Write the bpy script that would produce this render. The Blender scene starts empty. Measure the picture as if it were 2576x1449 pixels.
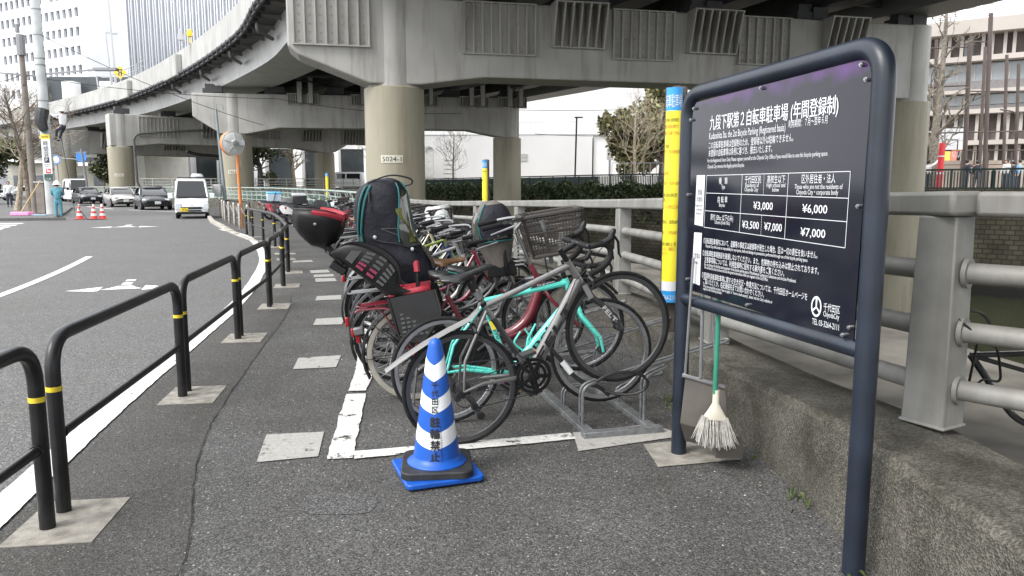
import bpy, math, random
from mathutils import Matrix, Vector
random.seed(7)
sc = bpy.context.scene
COL = sc.collection
R = math.radians
PI = math.pi

# ------------------------------------------------------------------ camera, sky, sun, exposure
CAM_H, PITCH, FOC = 1.46, R(7.6), 0.74
cam = bpy.data.objects.new('camera', bpy.data.cameras.new('camera'))
COL.objects.link(cam)
cam.location = (0, 0, CAM_H)
cam.rotation_euler = (R(90) - PITCH, 0, 0)
cam.data.sensor_width = 36
cam.data.lens = 36 * FOC
cam.data.clip_start = 0.05
cam.data.clip_end = 4000
sc.camera = cam

SUN_EL, SUN_AZ = R(44), R(-125)       # azimuth measured from +Y towards +X
w = bpy.data.worlds.new("World")
sc.world = w
w.use_nodes = True
nt = w.node_tree
bg = nt.nodes['Background']
sky = nt.nodes.new('ShaderNodeTexSky')
sky.sky_type = 'NISHITA'
sky.sun_disc = False
sky.sun_elevation = SUN_EL
sky.sun_rotation = SUN_AZ
sky.air_density = 1.0
sky.dust_density = 3.0
hs = nt.nodes.new('ShaderNodeHueSaturation')
hs.inputs['Saturation'].default_value = 0.10
nt.links.new(sky.outputs[0], hs.inputs['Color'])
# overcast: an even bright cloud layer mixed over the clear sky
cl = nt.nodes.new('ShaderNodeMixRGB')
cl.inputs[0].default_value = 0.88
cl.inputs[2].default_value = (9.4, 9.6, 9.95, 1)
nt.links.new(hs.outputs[0], cl.inputs[1])
nt.links.new(cl.outputs[0], bg.inputs[0])
bg.inputs[1].default_value = 0.12
sd = bpy.data.lights.new('sun', 'SUN')
sd.energy = 1.5
sd.angle = R(25)
sd.color = (1, 0.97, 0.92)
sun = bpy.data.objects.new('sun', sd)
COL.objects.link(sun)
sv = Vector((math.cos(SUN_EL) * math.sin(SUN_AZ), math.cos(SUN_EL) * math.cos(SUN_AZ), math.sin(SUN_EL)))
sun.rotation_euler = sv.to_track_quat('Z', 'Y').to_euler()
sun.location = (-20, 10, 60)
vs = sc.view_settings
vs.view_transform = 'Standard'
vs.look = 'None'
vs.gamma = 1
vs.exposure = 1.25
sc.cycles.use_denoising = True
sc.cycles.max_bounces = 8

# ------------------------------------------------------------------ survey helpers: where a sight line meets the ground or a depth
def ray(px, py):
    a = (px - 1287.5) / (FOC * 2575); b = -(py - 724.5) / (FOC * 2575)
    c, s = math.cos(PITCH), math.sin(PITCH)
    return Vector((a, c + b * s, -s + b * c))
def G(px, py, z=0.0):
    d = ray(px, py); t = (z - CAM_H) / d.z
    return Vector((d.x * t, d.y * t, z))
def D(px, py, Y):
    d = ray(px, py); t = Y / d.y
    return Vector((d.x * t, Y, CAM_H + d.z * t))
def lerp1(x, tab):
    if x <= tab[0][0]: return tab[0][1]
    for (a, b), (c, d) in zip(tab, tab[1:]):
        if x <= c: return b + (d - b) * (x - a) / (c - a)
    return tab[-1][1]

# ------------------------------------------------------------------ objects
WM = {}
def tag(o, label=None, cat=None, group=None, kind=None):
    if label: o['label'] = label
    if cat: o['category'] = cat
    if group: o['group'] = group
    if kind: o['kind'] = kind
    return o
def thing(name, label, cat, loc=(0, 0, 0), rz=0.0, group=None):
    o = bpy.data.objects.new(name, None)
    o.empty_display_size = 0.2
    COL.objects.link(o)
    o.location = loc
    o.rotation_euler = (0, 0, rz)
    WM[o.name] = Matrix.Translation(Vector(loc)) @ Matrix.Rotation(rz, 4, 'Z')
    return tag(o, label, cat, group)
def copy_tree(o, parent=None):
    c = o.copy(); COL.objects.link(c)
    if parent is not None: c.parent = parent
    for ch in list(o.children): copy_tree(ch, c)
    return c
def recolour(o, a, b):
    """give a copy (and its parts) material b wherever it wears material a"""
    for s in o.material_slots:
        if s.material == a:
            s.link = 'OBJECT'; s.material = b
    for ch in o.children: recolour(ch, a, b)
def frame(o, x, z=(0, 0, 1)):
    """matrix with origin o, local x along x, local z near z"""
    x = Vector(x).normalized(); z = Vector(z); y = z.cross(x).normalized(); z = x.cross(y)
    m = Matrix((x, y, z)).transposed().to_4x4(); m.translation = Vector(o)
    return m

class MB:
    def __init__(s, M=None):
        s.v = []; s.f = []; s.mi = []; s.cur = 0; s.M = M; s.uv = {}
    def add(s, vs, fs):
        n = len(s.v)
        for p in vs:
            p = Vector(p)
            s.v.append(s.M @ p if s.M is not None else p)
        for f in fs:
            s.f.append(tuple(n + i for i in f)); s.mi.append(s.cur)
        return s
    def mat(s, i): s.cur = i; return s
    def box(s, c, d, rz=0.0, m=None, top=1.0, topy=None):
        """box centred c, size d, turned rz about z (or by 3x3/4x4 m); top scales the upper face"""
        x, y, z = d[0] / 2, d[1] / 2, d[2] / 2
        ty = top if topy is None else topy
        P = [(-x, -y, -z), (x, -y, -z), (x, y, -z), (-x, y, -z), (-x * top, -y * ty, z), (x * top, -y * ty, z), (x * top, y * ty, z), (-x * top, y * ty, z)]
        r = m.to_3x3() if m is not None else Matrix.Rotation(rz, 3, 'Z')
        c = Vector(c)
        return s.add([c + r @ Vector(p) for p in P], [(0, 3, 2, 1), (4, 5, 6, 7), (0, 1, 5, 4), (1, 2, 6, 5), (2, 3, 7, 6), (3, 0, 4, 7)])
    def bar(s, a, b, w, h, up=(0, 0, 1)):
        a, b = Vector(a), Vector(b)
        m = frame((a + b) / 2, b - a, up)
        return s.box((a + b) / 2, ((b - a).length, w, h), m=m)
    def tube(s, pts, r, n=8, closed=False, cap=True, flat=None):
        """round tube along pts; r a number or one per point; flat=(axis, k) squashes the section"""
        pts = [Vector(p) for p in pts]
        N = len(pts)
        rr = r if isinstance(r, (list, tuple)) else [r] * N
        vs = []; fs = []
        prev = None
        for i, p in enumerate(pts):
            if closed: t = pts[(i + 1) % N] - pts[i - 1]
            else: t = pts[min(i + 1, N - 1)] - pts[max(i - 1, 0)]
            if t.length < 1e-9: t = Vector((0, 0, 1))
            t.normalize()
            if prev is None:
                a = Vector((0, 0, 1)) if abs(t.z) < 0.9 else Vector((1, 0, 0))
                u = a.cross(t).normalized()
            else:
                u = prev - t * prev.dot(t)
                if u.length < 1e-6: u = t.orthogonal()
                u.normalize()
            prev = u
            v = t.cross(u)
            for k in range(n):
                q = 2 * PI * (k + 0.5) / n
                o = (u * math.cos(q) + v * math.sin(q)) * rr[i]
                if flat is not None:
                    ax = Vector(flat[0]); o = o + ax * o.dot(ax) * (flat[1] - 1)
                vs.append(p + o)
        for i in range(N if closed else N - 1):
            j = (i + 1) % N
            for k in range(n):
                l = (k + 1) % n
                fs.append((i * n + k, i * n + l, j * n + l, j * n + k))
        if cap and not closed:
            fs.append(tuple(reversed(range(n)))); fs.append(tuple(range((N - 1) * n, N * n)))
        return s.add(vs, fs)
    def lathe(s, prof, n=24, m=None, a0=0.0, a1=2 * PI, closed_prof=False):
        """prof (r, z) turned about z, then moved by m"""
        full = abs(a1 - a0 - 2 * PI) < 1e-6
        N = n if full else n + 1
        vs = []; fs = []; K = len(prof)
        for i in range(N):
            q = a0 + (a1 - a0) * i / n
            for r, z in prof:
                p = Vector((r * math.cos(q), r * math.sin(q), z))
                vs.append(m @ p if m is not None else p)
        for i in range(n):
            j = (i + 1) % N
            for k in range(K if closed_prof else K - 1):
                l = (k + 1) % K
                fs.append((i * K + k, j * K + k, j * K + l, i * K + l))
        return s.add(vs, fs)
    def prism(s, poly, z0, z1, m=None):
        n = len(poly)
        vs = [Vector((p[0], p[1], z0)) for p in poly] + [Vector((p[0], p[1], z1)) for p in poly]
        if m is not None: vs = [m @ p for p in vs]
        return s.add(vs, [tuple(reversed(range(n))), tuple(range(n, 2 * n))] + [(i, (i + 1) % n, n + (i + 1) % n, n + i) for i in range(n)])
    def sheet(s, poly, z=None):
        return s.add([Vector((p[0], p[1], p[2] if z is None else z)) for p in poly], [tuple(range(len(poly)))])
    def ribbon(s, L, Rr):
        """strip between two equally long polylines of 3-D points"""
        n = len(L)
        return s.add(list(L) + list(Rr), [(i, n + i, n + i + 1, i + 1) for i in range(n - 1)])
    def grid(s, rows, closed=False):
        K = len(rows[0]); vs = [p for r in rows for p in r]; fs = []
        for i in range(len(rows) - 1):
            for k in range(K if closed else K - 1):
                l = (k + 1) % K
                fs.append((i * K + k, i * K + l, (i + 1) * K + l, (i + 1) * K + k))
        return s.add(vs, fs)
    def text(s, body, fn, em=1.0, width=None, x=0.0, y=0.0, align='l', bold=0.0, space=1.0):
        """letters as flat faces; fn(x, y) -> point. em: letter size, width: fitted width"""
        cu = bpy.data.curves.new('lettering', 'FONT')
        cu.body = body; cu.size = 1.0; cu.offset = 0.0; cu.resolution_u = 2; cu.space_character = space
        o = bpy.data.objects.new('lettering', cu)
        me = bpy.data.meshes.new_from_object(o)
        if len(me.vertices):
            xs = [v.co.x for v in me.vertices]
            x0, x1 = min(xs), max(xs)
            kx = em if width is None else width / max(1e-6, x1 - x0)
            W_ = (x1 - x0) * kx
            ox = {'l': x, 'c': x - W_ / 2, 'r': x - W_}[align]
            vs = [Vector(fn(ox + (v.co.x - x0) * kx, y + v.co.y * em)) for v in me.vertices]
            s.add(vs, [tuple(p.vertices) for p in me.polygons])
        bpy.data.objects.remove(o); bpy.data.curves.remove(cu); bpy.data.meshes.remove(me)
        return s
    def build(s, name, mats, parent=None, smooth=35, bevel=0.0, local=False, label=None):
        me = bpy.data.meshes.new(name)
        vs = s.v
        if parent is not None and not local:
            inv = WM[parent.name].inverted()
            vs = [inv @ p for p in vs]
        me.from_pydata([tuple(p) for p in vs], [], s.f)
        mats = mats if isinstance(mats, (list, tuple)) else [mats]
        for m in mats: me.materials.append(m)
        if any(s.mi): me.polygons.foreach_set('material_index', s.mi)
        if smooth:
            me.polygons.foreach_set('use_smooth', [True] * len(me.polygons))
            me.set_sharp_from_angle(angle=R(smooth))
        me.update()
        o = bpy.data.objects.new(name, me)
        COL.objects.link(o)
        if parent is not None:
            o.parent = parent; WM[o.name] = WM[parent.name]
        else: WM[o.name] = Matrix.Identity(4)
        if label: o['label'] = label
        if bevel:
            b = o.modifiers.new('bevel', 'BEVEL'); b.width = bevel; b.segments = 2; b.limit_method = 'ANGLE'; b.angle_limit = R(40)
        return o

def arc(c, r, a0, a1, n, ax, ay):
    c, ax, ay = Vector(c), Vector(ax), Vector(ay)
    return [c + ax * (r * math.cos(a0 + (a1 - a0) * i / n)) + ay * (r * math.sin(a0 + (a1 - a0) * i / n)) for i in range(n + 1)]
def rounded(pts, r, n=5):
    """polyline with its inner corners rounded"""
    pts = [Vector(p) for p in pts]; out = [pts[0]]
    for i in range(1, len(pts) - 1):
        p = pts[i]; a = (pts[i - 1] - p); b = (pts[i + 1] - p)
        k = min(r, a.length * 0.49, b.length * 0.49)
        a = p + a.normalized() * k; b = p + b.normalized() * k
        for j in range(n + 1):
            t = j / n
            out.append(a * (1 - t) ** 2 + p * 2 * t * (1 - t) + b * t * t)
    out.append(pts[-1]); return out

# ------------------------------------------------------------------ materials
MT = {}
def mat(name, col, rough=0.5, metal=0.0, var=0.12, scale=4.0, bump=0.0, bscale=60.0, spec=0.5, coat=0.0, streak=0.0, alpha=1.0, detail=5.0, bdist=0.01, stain=0.0):
    if name in MT: return MT[name]
    m = bpy.data.materials.new(name); m.use_nodes = True
    n = m.node_tree; b = n.nodes['Principled BSDF']
    b.inputs['Roughness'].default_value = rough; b.inputs['Metallic'].default_value = metal
    b.inputs['Specular IOR Level'].default_value = spec
    if coat: b.inputs['Coat Weight'].default_value = coat; b.inputs['Coat Roughness'].default_value = 0.08
    tc = n.nodes.new('ShaderNodeTexCoord')
    if var or streak:
        mp = n.nodes.new('ShaderNodeMapping'); n.links.new(tc.outputs['Object'], mp.inputs[0])
        nz = n.nodes.new('ShaderNodeTexNoise'); nz.inputs['Scale'].default_value = scale; nz.inputs['Detail'].default_value = detail
        if streak: mp.inputs['Scale'].default_value = (1, 1, streak)
        n.links.new(mp.outputs[0], nz.inputs['Vector'])
        rp = n.nodes.new('ShaderNodeValToRGB')
        lo = [max(0, c * (1 - var * 1.3)) for c in col]; hi = [min(1, c * (1 + var)) for c in col]
        rp.color_ramp.elements[0].position = 0.33; rp.color_ramp.elements[0].color = (*lo, 1)
        rp.color_ramp.elements[1].position = 0.66; rp.color_ramp.elements[1].color = (*hi, 1)
        n.links.new(nz.outputs['Fac'], rp.inputs[0]); n.links.new(rp.outputs[0], b.inputs['Base Color'])
        if stain:     # rain streaks and grime: tall thin noise, only its peaks darken
            m3 = n.nodes.new('ShaderNodeMapping'); m3.inputs['Scale'].default_value = (2.6, 2.6, .22); n.links.new(tc.outputs['Object'], m3.inputs[0])
            n3 = n.nodes.new('ShaderNodeTexNoise'); n3.inputs['Scale'].default_value = 1.0; n3.inputs['Detail'].default_value = 9; n3.inputs['Roughness'].default_value = .68
            n.links.new(m3.outputs[0], n3.inputs['Vector'])
            r3 = n.nodes.new('ShaderNodeValToRGB'); r3.color_ramp.elements[0].position = .50; r3.color_ramp.elements[1].position = .74
            r3.color_ramp.elements[0].color = (1, 1, 1, 1); k = 1 - stain; r3.color_ramp.elements[1].color = (k, k * .95, k * .86, 1)
            n.links.new(n3.outputs['Fac'], r3.inputs[0])
            mu = n.nodes.new('ShaderNodeMixRGB'); mu.blend_type = 'MULTIPLY'; mu.inputs[0].default_value = 1
            n.links.new(rp.outputs[0], mu.inputs[1]); n.links.new(r3.outputs[0], mu.inputs[2]); n.links.new(mu.outputs[0], b.inputs['Base Color'])
    else: b.inputs['Base Color'].default_value = (*col, 1)
    if bump:
        n2 = n.nodes.new('ShaderNodeTexNoise'); n2.inputs['Scale'].default_value = bscale; n2.inputs['Detail'].default_value = 6
        n.links.new(tc.outputs['Object'], n2.inputs['Vector'])
        bp = n.nodes.new('ShaderNodeBump'); bp.inputs['Strength'].default_value = bump; bp.inputs['Distance'].default_value = bdist
        n.links.new(n2.outputs['Fac'], bp.inputs['Height']); n.links.new(bp.outputs[0], b.inputs['Normal'])
    MT[name] = m
    return m
def glass(name, col, rough=0.05, alpha=0.4):
    m = mat(name, col, rough, var=0)
    m.node_tree.nodes['Principled BSDF'].inputs['Alpha'].default_value = alpha
    return m

def asphalt(name, dark, light, chip, scale, bump=0.35, patch=0.25, white=0.02, big=0.03):
    """bitumen with stone chips: voronoi cells, some pale, over slow patches"""
    m = bpy.data.materials.new(name); m.use_nodes = True
    n = m.node_tree; b = n.nodes['Principled BSDF']
    b.inputs['Roughness'].default_value = 0.85; b.inputs['Specular IOR Level'].default_value = 0.35
    tc = n.nodes.new('ShaderNodeTexCoord')
    vo = n.nodes.new('ShaderNodeTexVoronoi'); vo.inputs['Scale'].default_value = scale; vo.inputs['Randomness'].default_value = 1
    n.links.new(tc.outputs['Object'], vo.inputs['Vector'])
    sep = n.nodes.new('ShaderNodeSeparateColor'); n.links.new(vo.outputs['Color'], sep.inputs[0])
    rp = n.nodes.new('ShaderNodeValToRGB'); e = rp.color_ramp.elements
    e[0].position = 0.0; e[0].color = (*dark, 1); e[1].position = 1.0; e[1].color = (*chip, 1)
    q = e.new(0.55); q.color = (*light, 1); q = e.new(1 - white * 3); q.color = tuple(min(1, c * 1.5) for c in light) + (1,)
    q = e.new(1 - white); q.color = (*chip, 1)
    n.links.new(sep.outputs[0], rp.inputs[0])
    # bitumen in the gaps between chips
    gp = n.nodes.new('ShaderNodeValToRGB'); gp.color_ramp.elements[0].position = 0.15; gp.color_ramp.elements[1].position = 0.62
    gp.color_ramp.elements[0].color = (1, 1, 1, 1); gp.color_ramp.elements[1].color = (0.35, 0.35, 0.35, 1)
    n.links.new(vo.outputs['Distance'], gp.inputs[0])
    mu = n.nodes.new('ShaderNodeMixRGB'); mu.blend_type = 'MULTIPLY'; mu.inputs[0].default_value = 0.75
    n.links.new(rp.outputs[0], mu.inputs[1]); n.links.new(gp.outputs[0], mu.inputs[2])
    # sparse larger pale stones
    v2 = n.nodes.new('ShaderNodeTexVoronoi'); v2.inputs['Scale'].default_value = scale * .52; n.links.new(tc.outputs['Object'], v2.inputs['Vector'])
    s2 = n.nodes.new('ShaderNodeSeparateColor'); n.links.new(v2.outputs['Color'], s2.inputs[0])
    g1 = n.nodes.new('ShaderNodeMath'); g1.operation = 'GREATER_THAN'; g1.inputs[1].default_value = 1 - big; n.links.new(s2.outputs[1], g1.inputs[0])
    g2 = n.nodes.new('ShaderNodeMath'); g2.operation = 'LESS_THAN'; g2.inputs[1].default_value = .36; n.links.new(v2.outputs['Distance'], g2.inputs[0])
    g3 = n.nodes.new('ShaderNodeMath'); g3.operation = 'MULTIPLY'; n.links.new(g1.outputs[0], g3.inputs[0]); n.links.new(g2.outputs[0], g3.inputs[1])
    mb = n.nodes.new('ShaderNodeMixRGB'); mb.inputs[2].default_value = (*[c * .95 for c in chip], 1); n.links.new(g3.outputs[0], mb.inputs[0]); n.links.new(mu.outputs[0], mb.inputs[1]); mu = mb
    nz = n.nodes.new('ShaderNodeTexNoise'); nz.inputs['Scale'].default_value = 0.9; nz.inputs['Detail'].default_value = 7; nz.inputs['Roughness'].default_value = 0.62
    n.links.new(tc.outputs['Object'], nz.inputs['Vector'])
    pr = n.nodes.new('ShaderNodeValToRGB'); pr.color_ramp.elements[0].position = 0.3; pr.color_ramp.elements[1].position = 0.7
    a = 1 - patch; c = 1 + patch * 0.8
    pr.color_ramp.elements[0].color = (a * 1.03, a, a * 0.95, 1); pr.color_ramp.elements[1].color = (c, c, c * 1.01, 1)
    n.links.new(nz.outputs['Fac'], pr.inputs[0])
    m2 = n.nodes.new('ShaderNodeMixRGB'); m2.blend_type = 'MULTIPLY'; m2.inputs[0].default_value = 1
    n.links.new(mu.outputs[0], m2.inputs[1]); n.links.new(pr.outputs[0], m2.inputs[2])
    n.links.new(m2.outputs[0], b.inputs['Base Color'])
    bp = n.nodes.new('ShaderNodeBump'); bp.inputs['Strength'].default_value = bump; bp.inputs['Distance'].default_value = 0.006; bp.invert = True
    n.links.new(vo.outputs['Distance'], bp.inputs['Height']); n.links.new(bp.outputs[0], b.inputs['Normal'])
    MT[name] = m
    return m

def paint(name, col, wear=0.45, soft=0.06, scale=7.0, spec=0.4):
    """road paint or thin concrete patch, worn through to the asphalt where the noise is low"""
    m = bpy.data.materials.new(name); m.use_nodes = True
    n = m.node_tree; b = n.nodes['Principled BSDF']; out = n.nodes['Material Output']
    b.inputs['Roughness'].default_value = 0.75
    tc = n.nodes.new('ShaderNodeTexCoord')
    nz = n.nodes.new('ShaderNodeTexNoise'); nz.inputs['Scale'].default_value = scale; nz.inputs['Detail'].default_value = 10; nz.inputs['Roughness'].default_value = 0.72
    n.links.new(tc.outputs['Object'], nz.inputs['Vector'])
    n2 = n.nodes.new('ShaderNodeTexNoise'); n2.inputs['Scale'].default_value = 60; n2.inputs['Detail'].default_value = 5
    n.links.new(tc.outputs['Object'], n2.inputs['Vector'])
    rc = n.nodes.new('ShaderNodeValToRGB'); rc.color_ramp.elements[0].position = 0.3; rc.color_ramp.elements[1].position = 0.65
    rc.color_ramp.elements[0].color = tuple(c * 0.72 for c in col) + (1,); rc.color_ramp.elements[1].color = (*col, 1)
    n.links.new(n2.outputs['Fac'], rc.inputs[0]); n.links.new(rc.outputs[0], b.inputs['Base Color'])
    rp = n.nodes.new('ShaderNodeValToRGB'); rp.color_ramp.elements[0].position = wear - soft / 2; rp.color_ramp.elements[1].position = wear + soft / 2
    n.links.new(nz.outputs['Fac'], rp.inputs[0])
    tr = n.nodes.new('ShaderNodeBsdfTransparent'); mx = n.nodes.new('ShaderNodeMixShader')
    n.links.new(rp.outputs[0], mx.inputs[0]); n.links.new(tr.outputs[0], mx.inputs[1]); n.links.new(b.outputs[0], mx.inputs[2])
    n.links.new(mx.outputs[0], out.inputs[0])
    MT[name] = m
    return m

def bricks(name, c1, c2, mortar, bw, bh, ms=0.02, moss=None):  # moss: end heights and colour of a darker band low on the wall
    m = bpy.data.materials.new(name); m.use_nodes = True
    n = m.node_tree; b = n.nodes['Principled BSDF']; b.inputs['Roughness'].default_value = 0.9
    uv = n.nodes.new('ShaderNodeUVMap')
    br = n.nodes.new('ShaderNodeTexBrick'); br.inputs['Scale'].default_value = 1
    br.inputs['Brick Width'].default_value = bw; br.inputs['Row Height'].default_value = bh; br.inputs['Mortar Size'].default_value = ms
    br.inputs['Color1'].default_value = (*c1, 1); br.inputs['Color2'].default_value = (*c2, 1); br.inputs['Mortar'].default_value = (*mortar, 1)
    n.links.new(uv.outputs[0], br.inputs['Vector'])
    nz = n.nodes.new('ShaderNodeTexNoise'); nz.inputs['Scale'].default_value = 0.8; nz.inputs['Detail'].default_value = 8
    n.links.new(uv.outputs[0], nz.inputs['Vector'])
    rp = n.nodes.new('ShaderNodeValToRGB'); rp.color_ramp.elements[0].position = 0.35; rp.color_ramp.elements[1].position = 0.65
    rp.color_ramp.elements[0].color = (0.6, 0.6, 0.55, 1); rp.color_ramp.elements[1].color = (1.1, 1.1, 1.1, 1)
    n.links.new(nz.outputs['Fac'], rp.inputs[0])
    mu = n.nodes.new('ShaderNodeMixRGB'); mu.blend_type = 'MULTIPLY'; mu.inputs[0].default_value = 1
    n.links.new(br.outputs['Color'], mu.inputs[1]); n.links.new(rp.outputs[0], mu.inputs[2])
    last = mu
    if moss:      # darker band near the waterline (height in v)
        sx = n.nodes.new('ShaderNodeSeparateXYZ'); n.links.new(uv.outputs[0], sx.inputs[0])
        mr = n.nodes.new('ShaderNodeMapRange'); mr.inputs[1].default_value = moss[0]; mr.inputs[2].default_value = moss[1]
        mr.inputs[3].default_value = 1; mr.inputs[4].default_value = 0
        n.links.new(sx.outputs['Y'], mr.inputs[0])
        mm = n.nodes.new('ShaderNodeMixRGB'); mm.inputs[2].default_value = (*moss[2], 1)
        n.links.new(mr.outputs[0], mm.inputs[0]); n.links.new(last.outputs[0], mm.inputs[1]); last = mm
    n.links.new(last.outputs[0], b.inputs['Base Color'])
    bp = n.nodes.new('ShaderNodeBump'); bp.inputs['Strength'].default_value = 0.6; bp.inputs['Distance'].default_value = 0.03; bp.invert = True
    n.links.new(br.outputs['Fac'], bp.inputs['Height']); n.links.new(bp.outputs[0], b.inputs['Normal'])
    return m
def add_uv(o, uvs):
    l = o.data.uv_layers.new(name='UVMap')
    for lo in o.data.loops: l.data[lo.index].uv = uvs[lo.vertex_index]

def foliage_mat(name, a, b_, c=None):
    m = bpy.data.materials.new(name); m.use_nodes = True
    n = m.node_tree; b = n.nodes['Principled BSDF']; b.inputs['Roughness'].default_value = 0.55
    g = n.nodes.new('ShaderNodeNewGeometry')
    rp = n.nodes.new('ShaderNodeValToRGB'); rp.color_ramp.elements[0].color = (*a, 1); rp.color_ramp.elements[1].color = (*b_, 1)
    if c: e = rp.color_ramp.elements.new(0.92); e.color = (*c, 1)
    n.links.new(g.outputs['Random Per Island'], rp.inputs[0]); n.links.new(rp.outputs[0], b.inputs['Base Color'])
    MT[name] = m
    return m

ASPH = asphalt('asphalt_footway', (0.048, 0.0475, 0.047), (0.120, 0.118, 0.115), (0.30, 0.29, 0.275), 130, 0.42, 0.34, 0.006, 0.022)
ROAD = asphalt('asphalt_road', (0.085, 0.085, 0.086), (0.165, 0.165, 0.166), (0.34, 0.34, 0.34), 120, 0.25, 0.08, 0.015)
WHITE = paint('road_paint_white', (0.66, 0.66, 0.645), 0.365, 0.05, 8)
WORN = paint('road_paint_worn', (0.62, 0.61, 0.585), 0.415, 0.04, 6)
OLDP = paint('pale_patch', (0.37, 0.36, 0.335), 0.385, 0.09, 9)
PAD = mat('pad_concrete', (0.25, 0.235, 0.205), 0.9, var=0.25, scale=14, bump=0.4, bscale=120)
CONC = mat('concrete', (0.36, 0.34, 0.30), 0.9, var=0.2, scale=3, bump=0.3, bscale=40)
RAILC = mat('rail_grey', (0.228, 0.226, 0.21), 0.6, 0.1, var=0.14, scale=5, bump=0.04, bscale=60, stain=.35)
STEEL = mat('viaduct_paint', (0.36, 0.352, 0.33), 0.5, var=0.08, scale=0.7, stain=.42)
STEELD = mat('viaduct_under_shade', (0.045, 0.045, 0.046), 0.6, var=0.2, scale=0.6)  # viaduct paint with the under-deck shade put into its colour
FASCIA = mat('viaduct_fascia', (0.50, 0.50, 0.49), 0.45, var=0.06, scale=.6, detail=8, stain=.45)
JACKET = mat('column_jacket', (0.30, 0.275, 0.205), 0.55, var=0.10, scale=0.8, streak=0.3, stain=.30)
PARA = mat('parapet_concrete', (0.37, 0.37, 0.36), 0.8, var=0.10, scale=0.5, stain=.35)
BLACKM = mat('black_steel', (0.013, 0.013, 0.014), 0.38, 0.0, var=0.35, scale=7, spec=.4, bump=.04, bscale=50, detail=9)
DARK = mat('dark_metal', (0.04, 0.04, 0.042), 0.45, 0.3, var=0.2, scale=8)
YEL = mat('yellow_band', (0.75, 0.56, 0.03), 0.5, var=0.05)
INK = mat('black_ink', (0.012, 0.012, 0.014), 0.6, var=0)
WINK = mat('white_ink', (0.62, 0.63, 0.65), 0.5, var=0)
CHROME = mat('chrome', (0.24, 0.24, 0.24), 0.32, 1.0, var=0.06, scale=10)
ALU = mat('aluminium', (0.36, 0.36, 0.37), 0.4, 0.9, var=0.1, scale=12)
GALV = mat('galvanised', (0.22, 0.225, 0.23), 0.5, 0.5, var=0.2, scale=25)
RUBBER = mat('tyre_rubber', (0.012, 0.012, 0.0125), 0.8, var=0.3, scale=25, spec=.25)
PLAST = mat('black_plastic', (0.010, 0.010, 0.011), 0.42, var=0.2, scale=10, spec=.3)
GLASSD = mat('dark_glass', (0.012, 0.014, 0.016), 0.04, var=0, spec=0.45)
BARK = mat('bark', (0.16, 0.13, 0.10), 0.95, var=0.35, scale=9, bump=0.5, bscale=30)
WHITEP = mat('white_wall', (0.80, 0.80, 0.79), 0.8, var=0.04, scale=0.3)

# ================================================================== GROUND, CANAL
WALLF = [(14, -30), (6.5, -10), (2.6, -2), (1.55, 1.0), (1.40, 2.2), (1.39, 3.2), (1.31, 4.37), (1.19, 5.36), (0.93, 8.2), (-0.15, 12.5), (-1.9, 17), (-4.2, 22.5), (-7.8, 31), (-13.5, 42), (-21.3, 54), (-32.3, 66), (-60, 92), (-120, 150)]
WALLZ = [(-14, .5), (3, .47), (4.4, .37), (8, .31), (17, .16), (22, .3), (31, .55), (42, .65), (66, .65)]
RAILZ = [(-14, 1.47), (3, 1.45), (8.2, 1.335), (17, 1.15), (22, 1.2), (31, 1.28), (42, 1.35), (66, 1.4)]
def offset(poly, d):
    """polyline moved d to its right"""
    out = []
    for i, p in enumerate(poly):
        a = Vector(poly[max(0, i - 1)]); b = Vector(poly[min(len(poly) - 1, i + 1)])
        t = (b - a).normalized()
        out.append((p[0] + t.y * d, p[1] - t.x * d))
    return out
def along(poly, y):
    for a, b in zip(poly, poly[1:]):
        if a[1] <= y <= b[1]:
            t = (y - a[1]) / (b[1] - a[1]); return a[0] + (b[0] - a[0]) * t
    return poly[-1][0]
WATERZ = -4.2
EDGE = [(17, -30), (9.5, -10), (5.6, -2), (4.5, 2), (3.85, 5.5), (3.5, 8), (2.4, 12.5), (0.6, 17), (-1.9, 23), (-5.9, 31), (-11.3, 43), (-19, 55), (-30, 67.5), (-58, 94), (-118, 152)]
FARW = [(78, -30), (50, 13), (24, 41), (6.7, 60), (-9.8, 90), (-24, 112), (-40, 135), (-100, 200)]
FARZ = 1.3

bm = MB()
bm.sheet([(p[0] + .1, p[1], 0) for p in WALLF] + [(-900, 800, 0), (-900, -400, 0), (14, -400, 0)])
o = bm.build('pavement', ASPH, smooth=0); tag(o, kind='structure')
# road: finer, greyer asphalt left of the white edge line
LINE = [(-1.5, -1.5), (-1.78, 0.5), (-2.05, 2.0), (-2.33, 3.3), (-2.70, 5.15), (-3.02, 7.0), (-3.48, 9.5), (-4.12, 12.13), (-5.12, 15.56), (-6.82, 20.07), (-8.3, 23.3), (-10.05, 26.2)]
KERB = [(-7.0, 20.4), (-8.5, 23.2), (-10.2, 26.6), (-12.3, 31), (-16.3, 40.4), (-23, 51), (-34, 64), (-60, 90), (-120, 148)]
rd = MB()
L0 = [p for p in LINE if p[1] < 20.3] + KERB
rd.sheet([(p[0], p[1], .004) for p in L0] + [(-500, 520, .004), (-500, -300, .004), (-1.0, -300, .004), (-1.2, -8, .004)])
tag(rd.build('road', ROAD, smooth=0), kind='structure')

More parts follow.
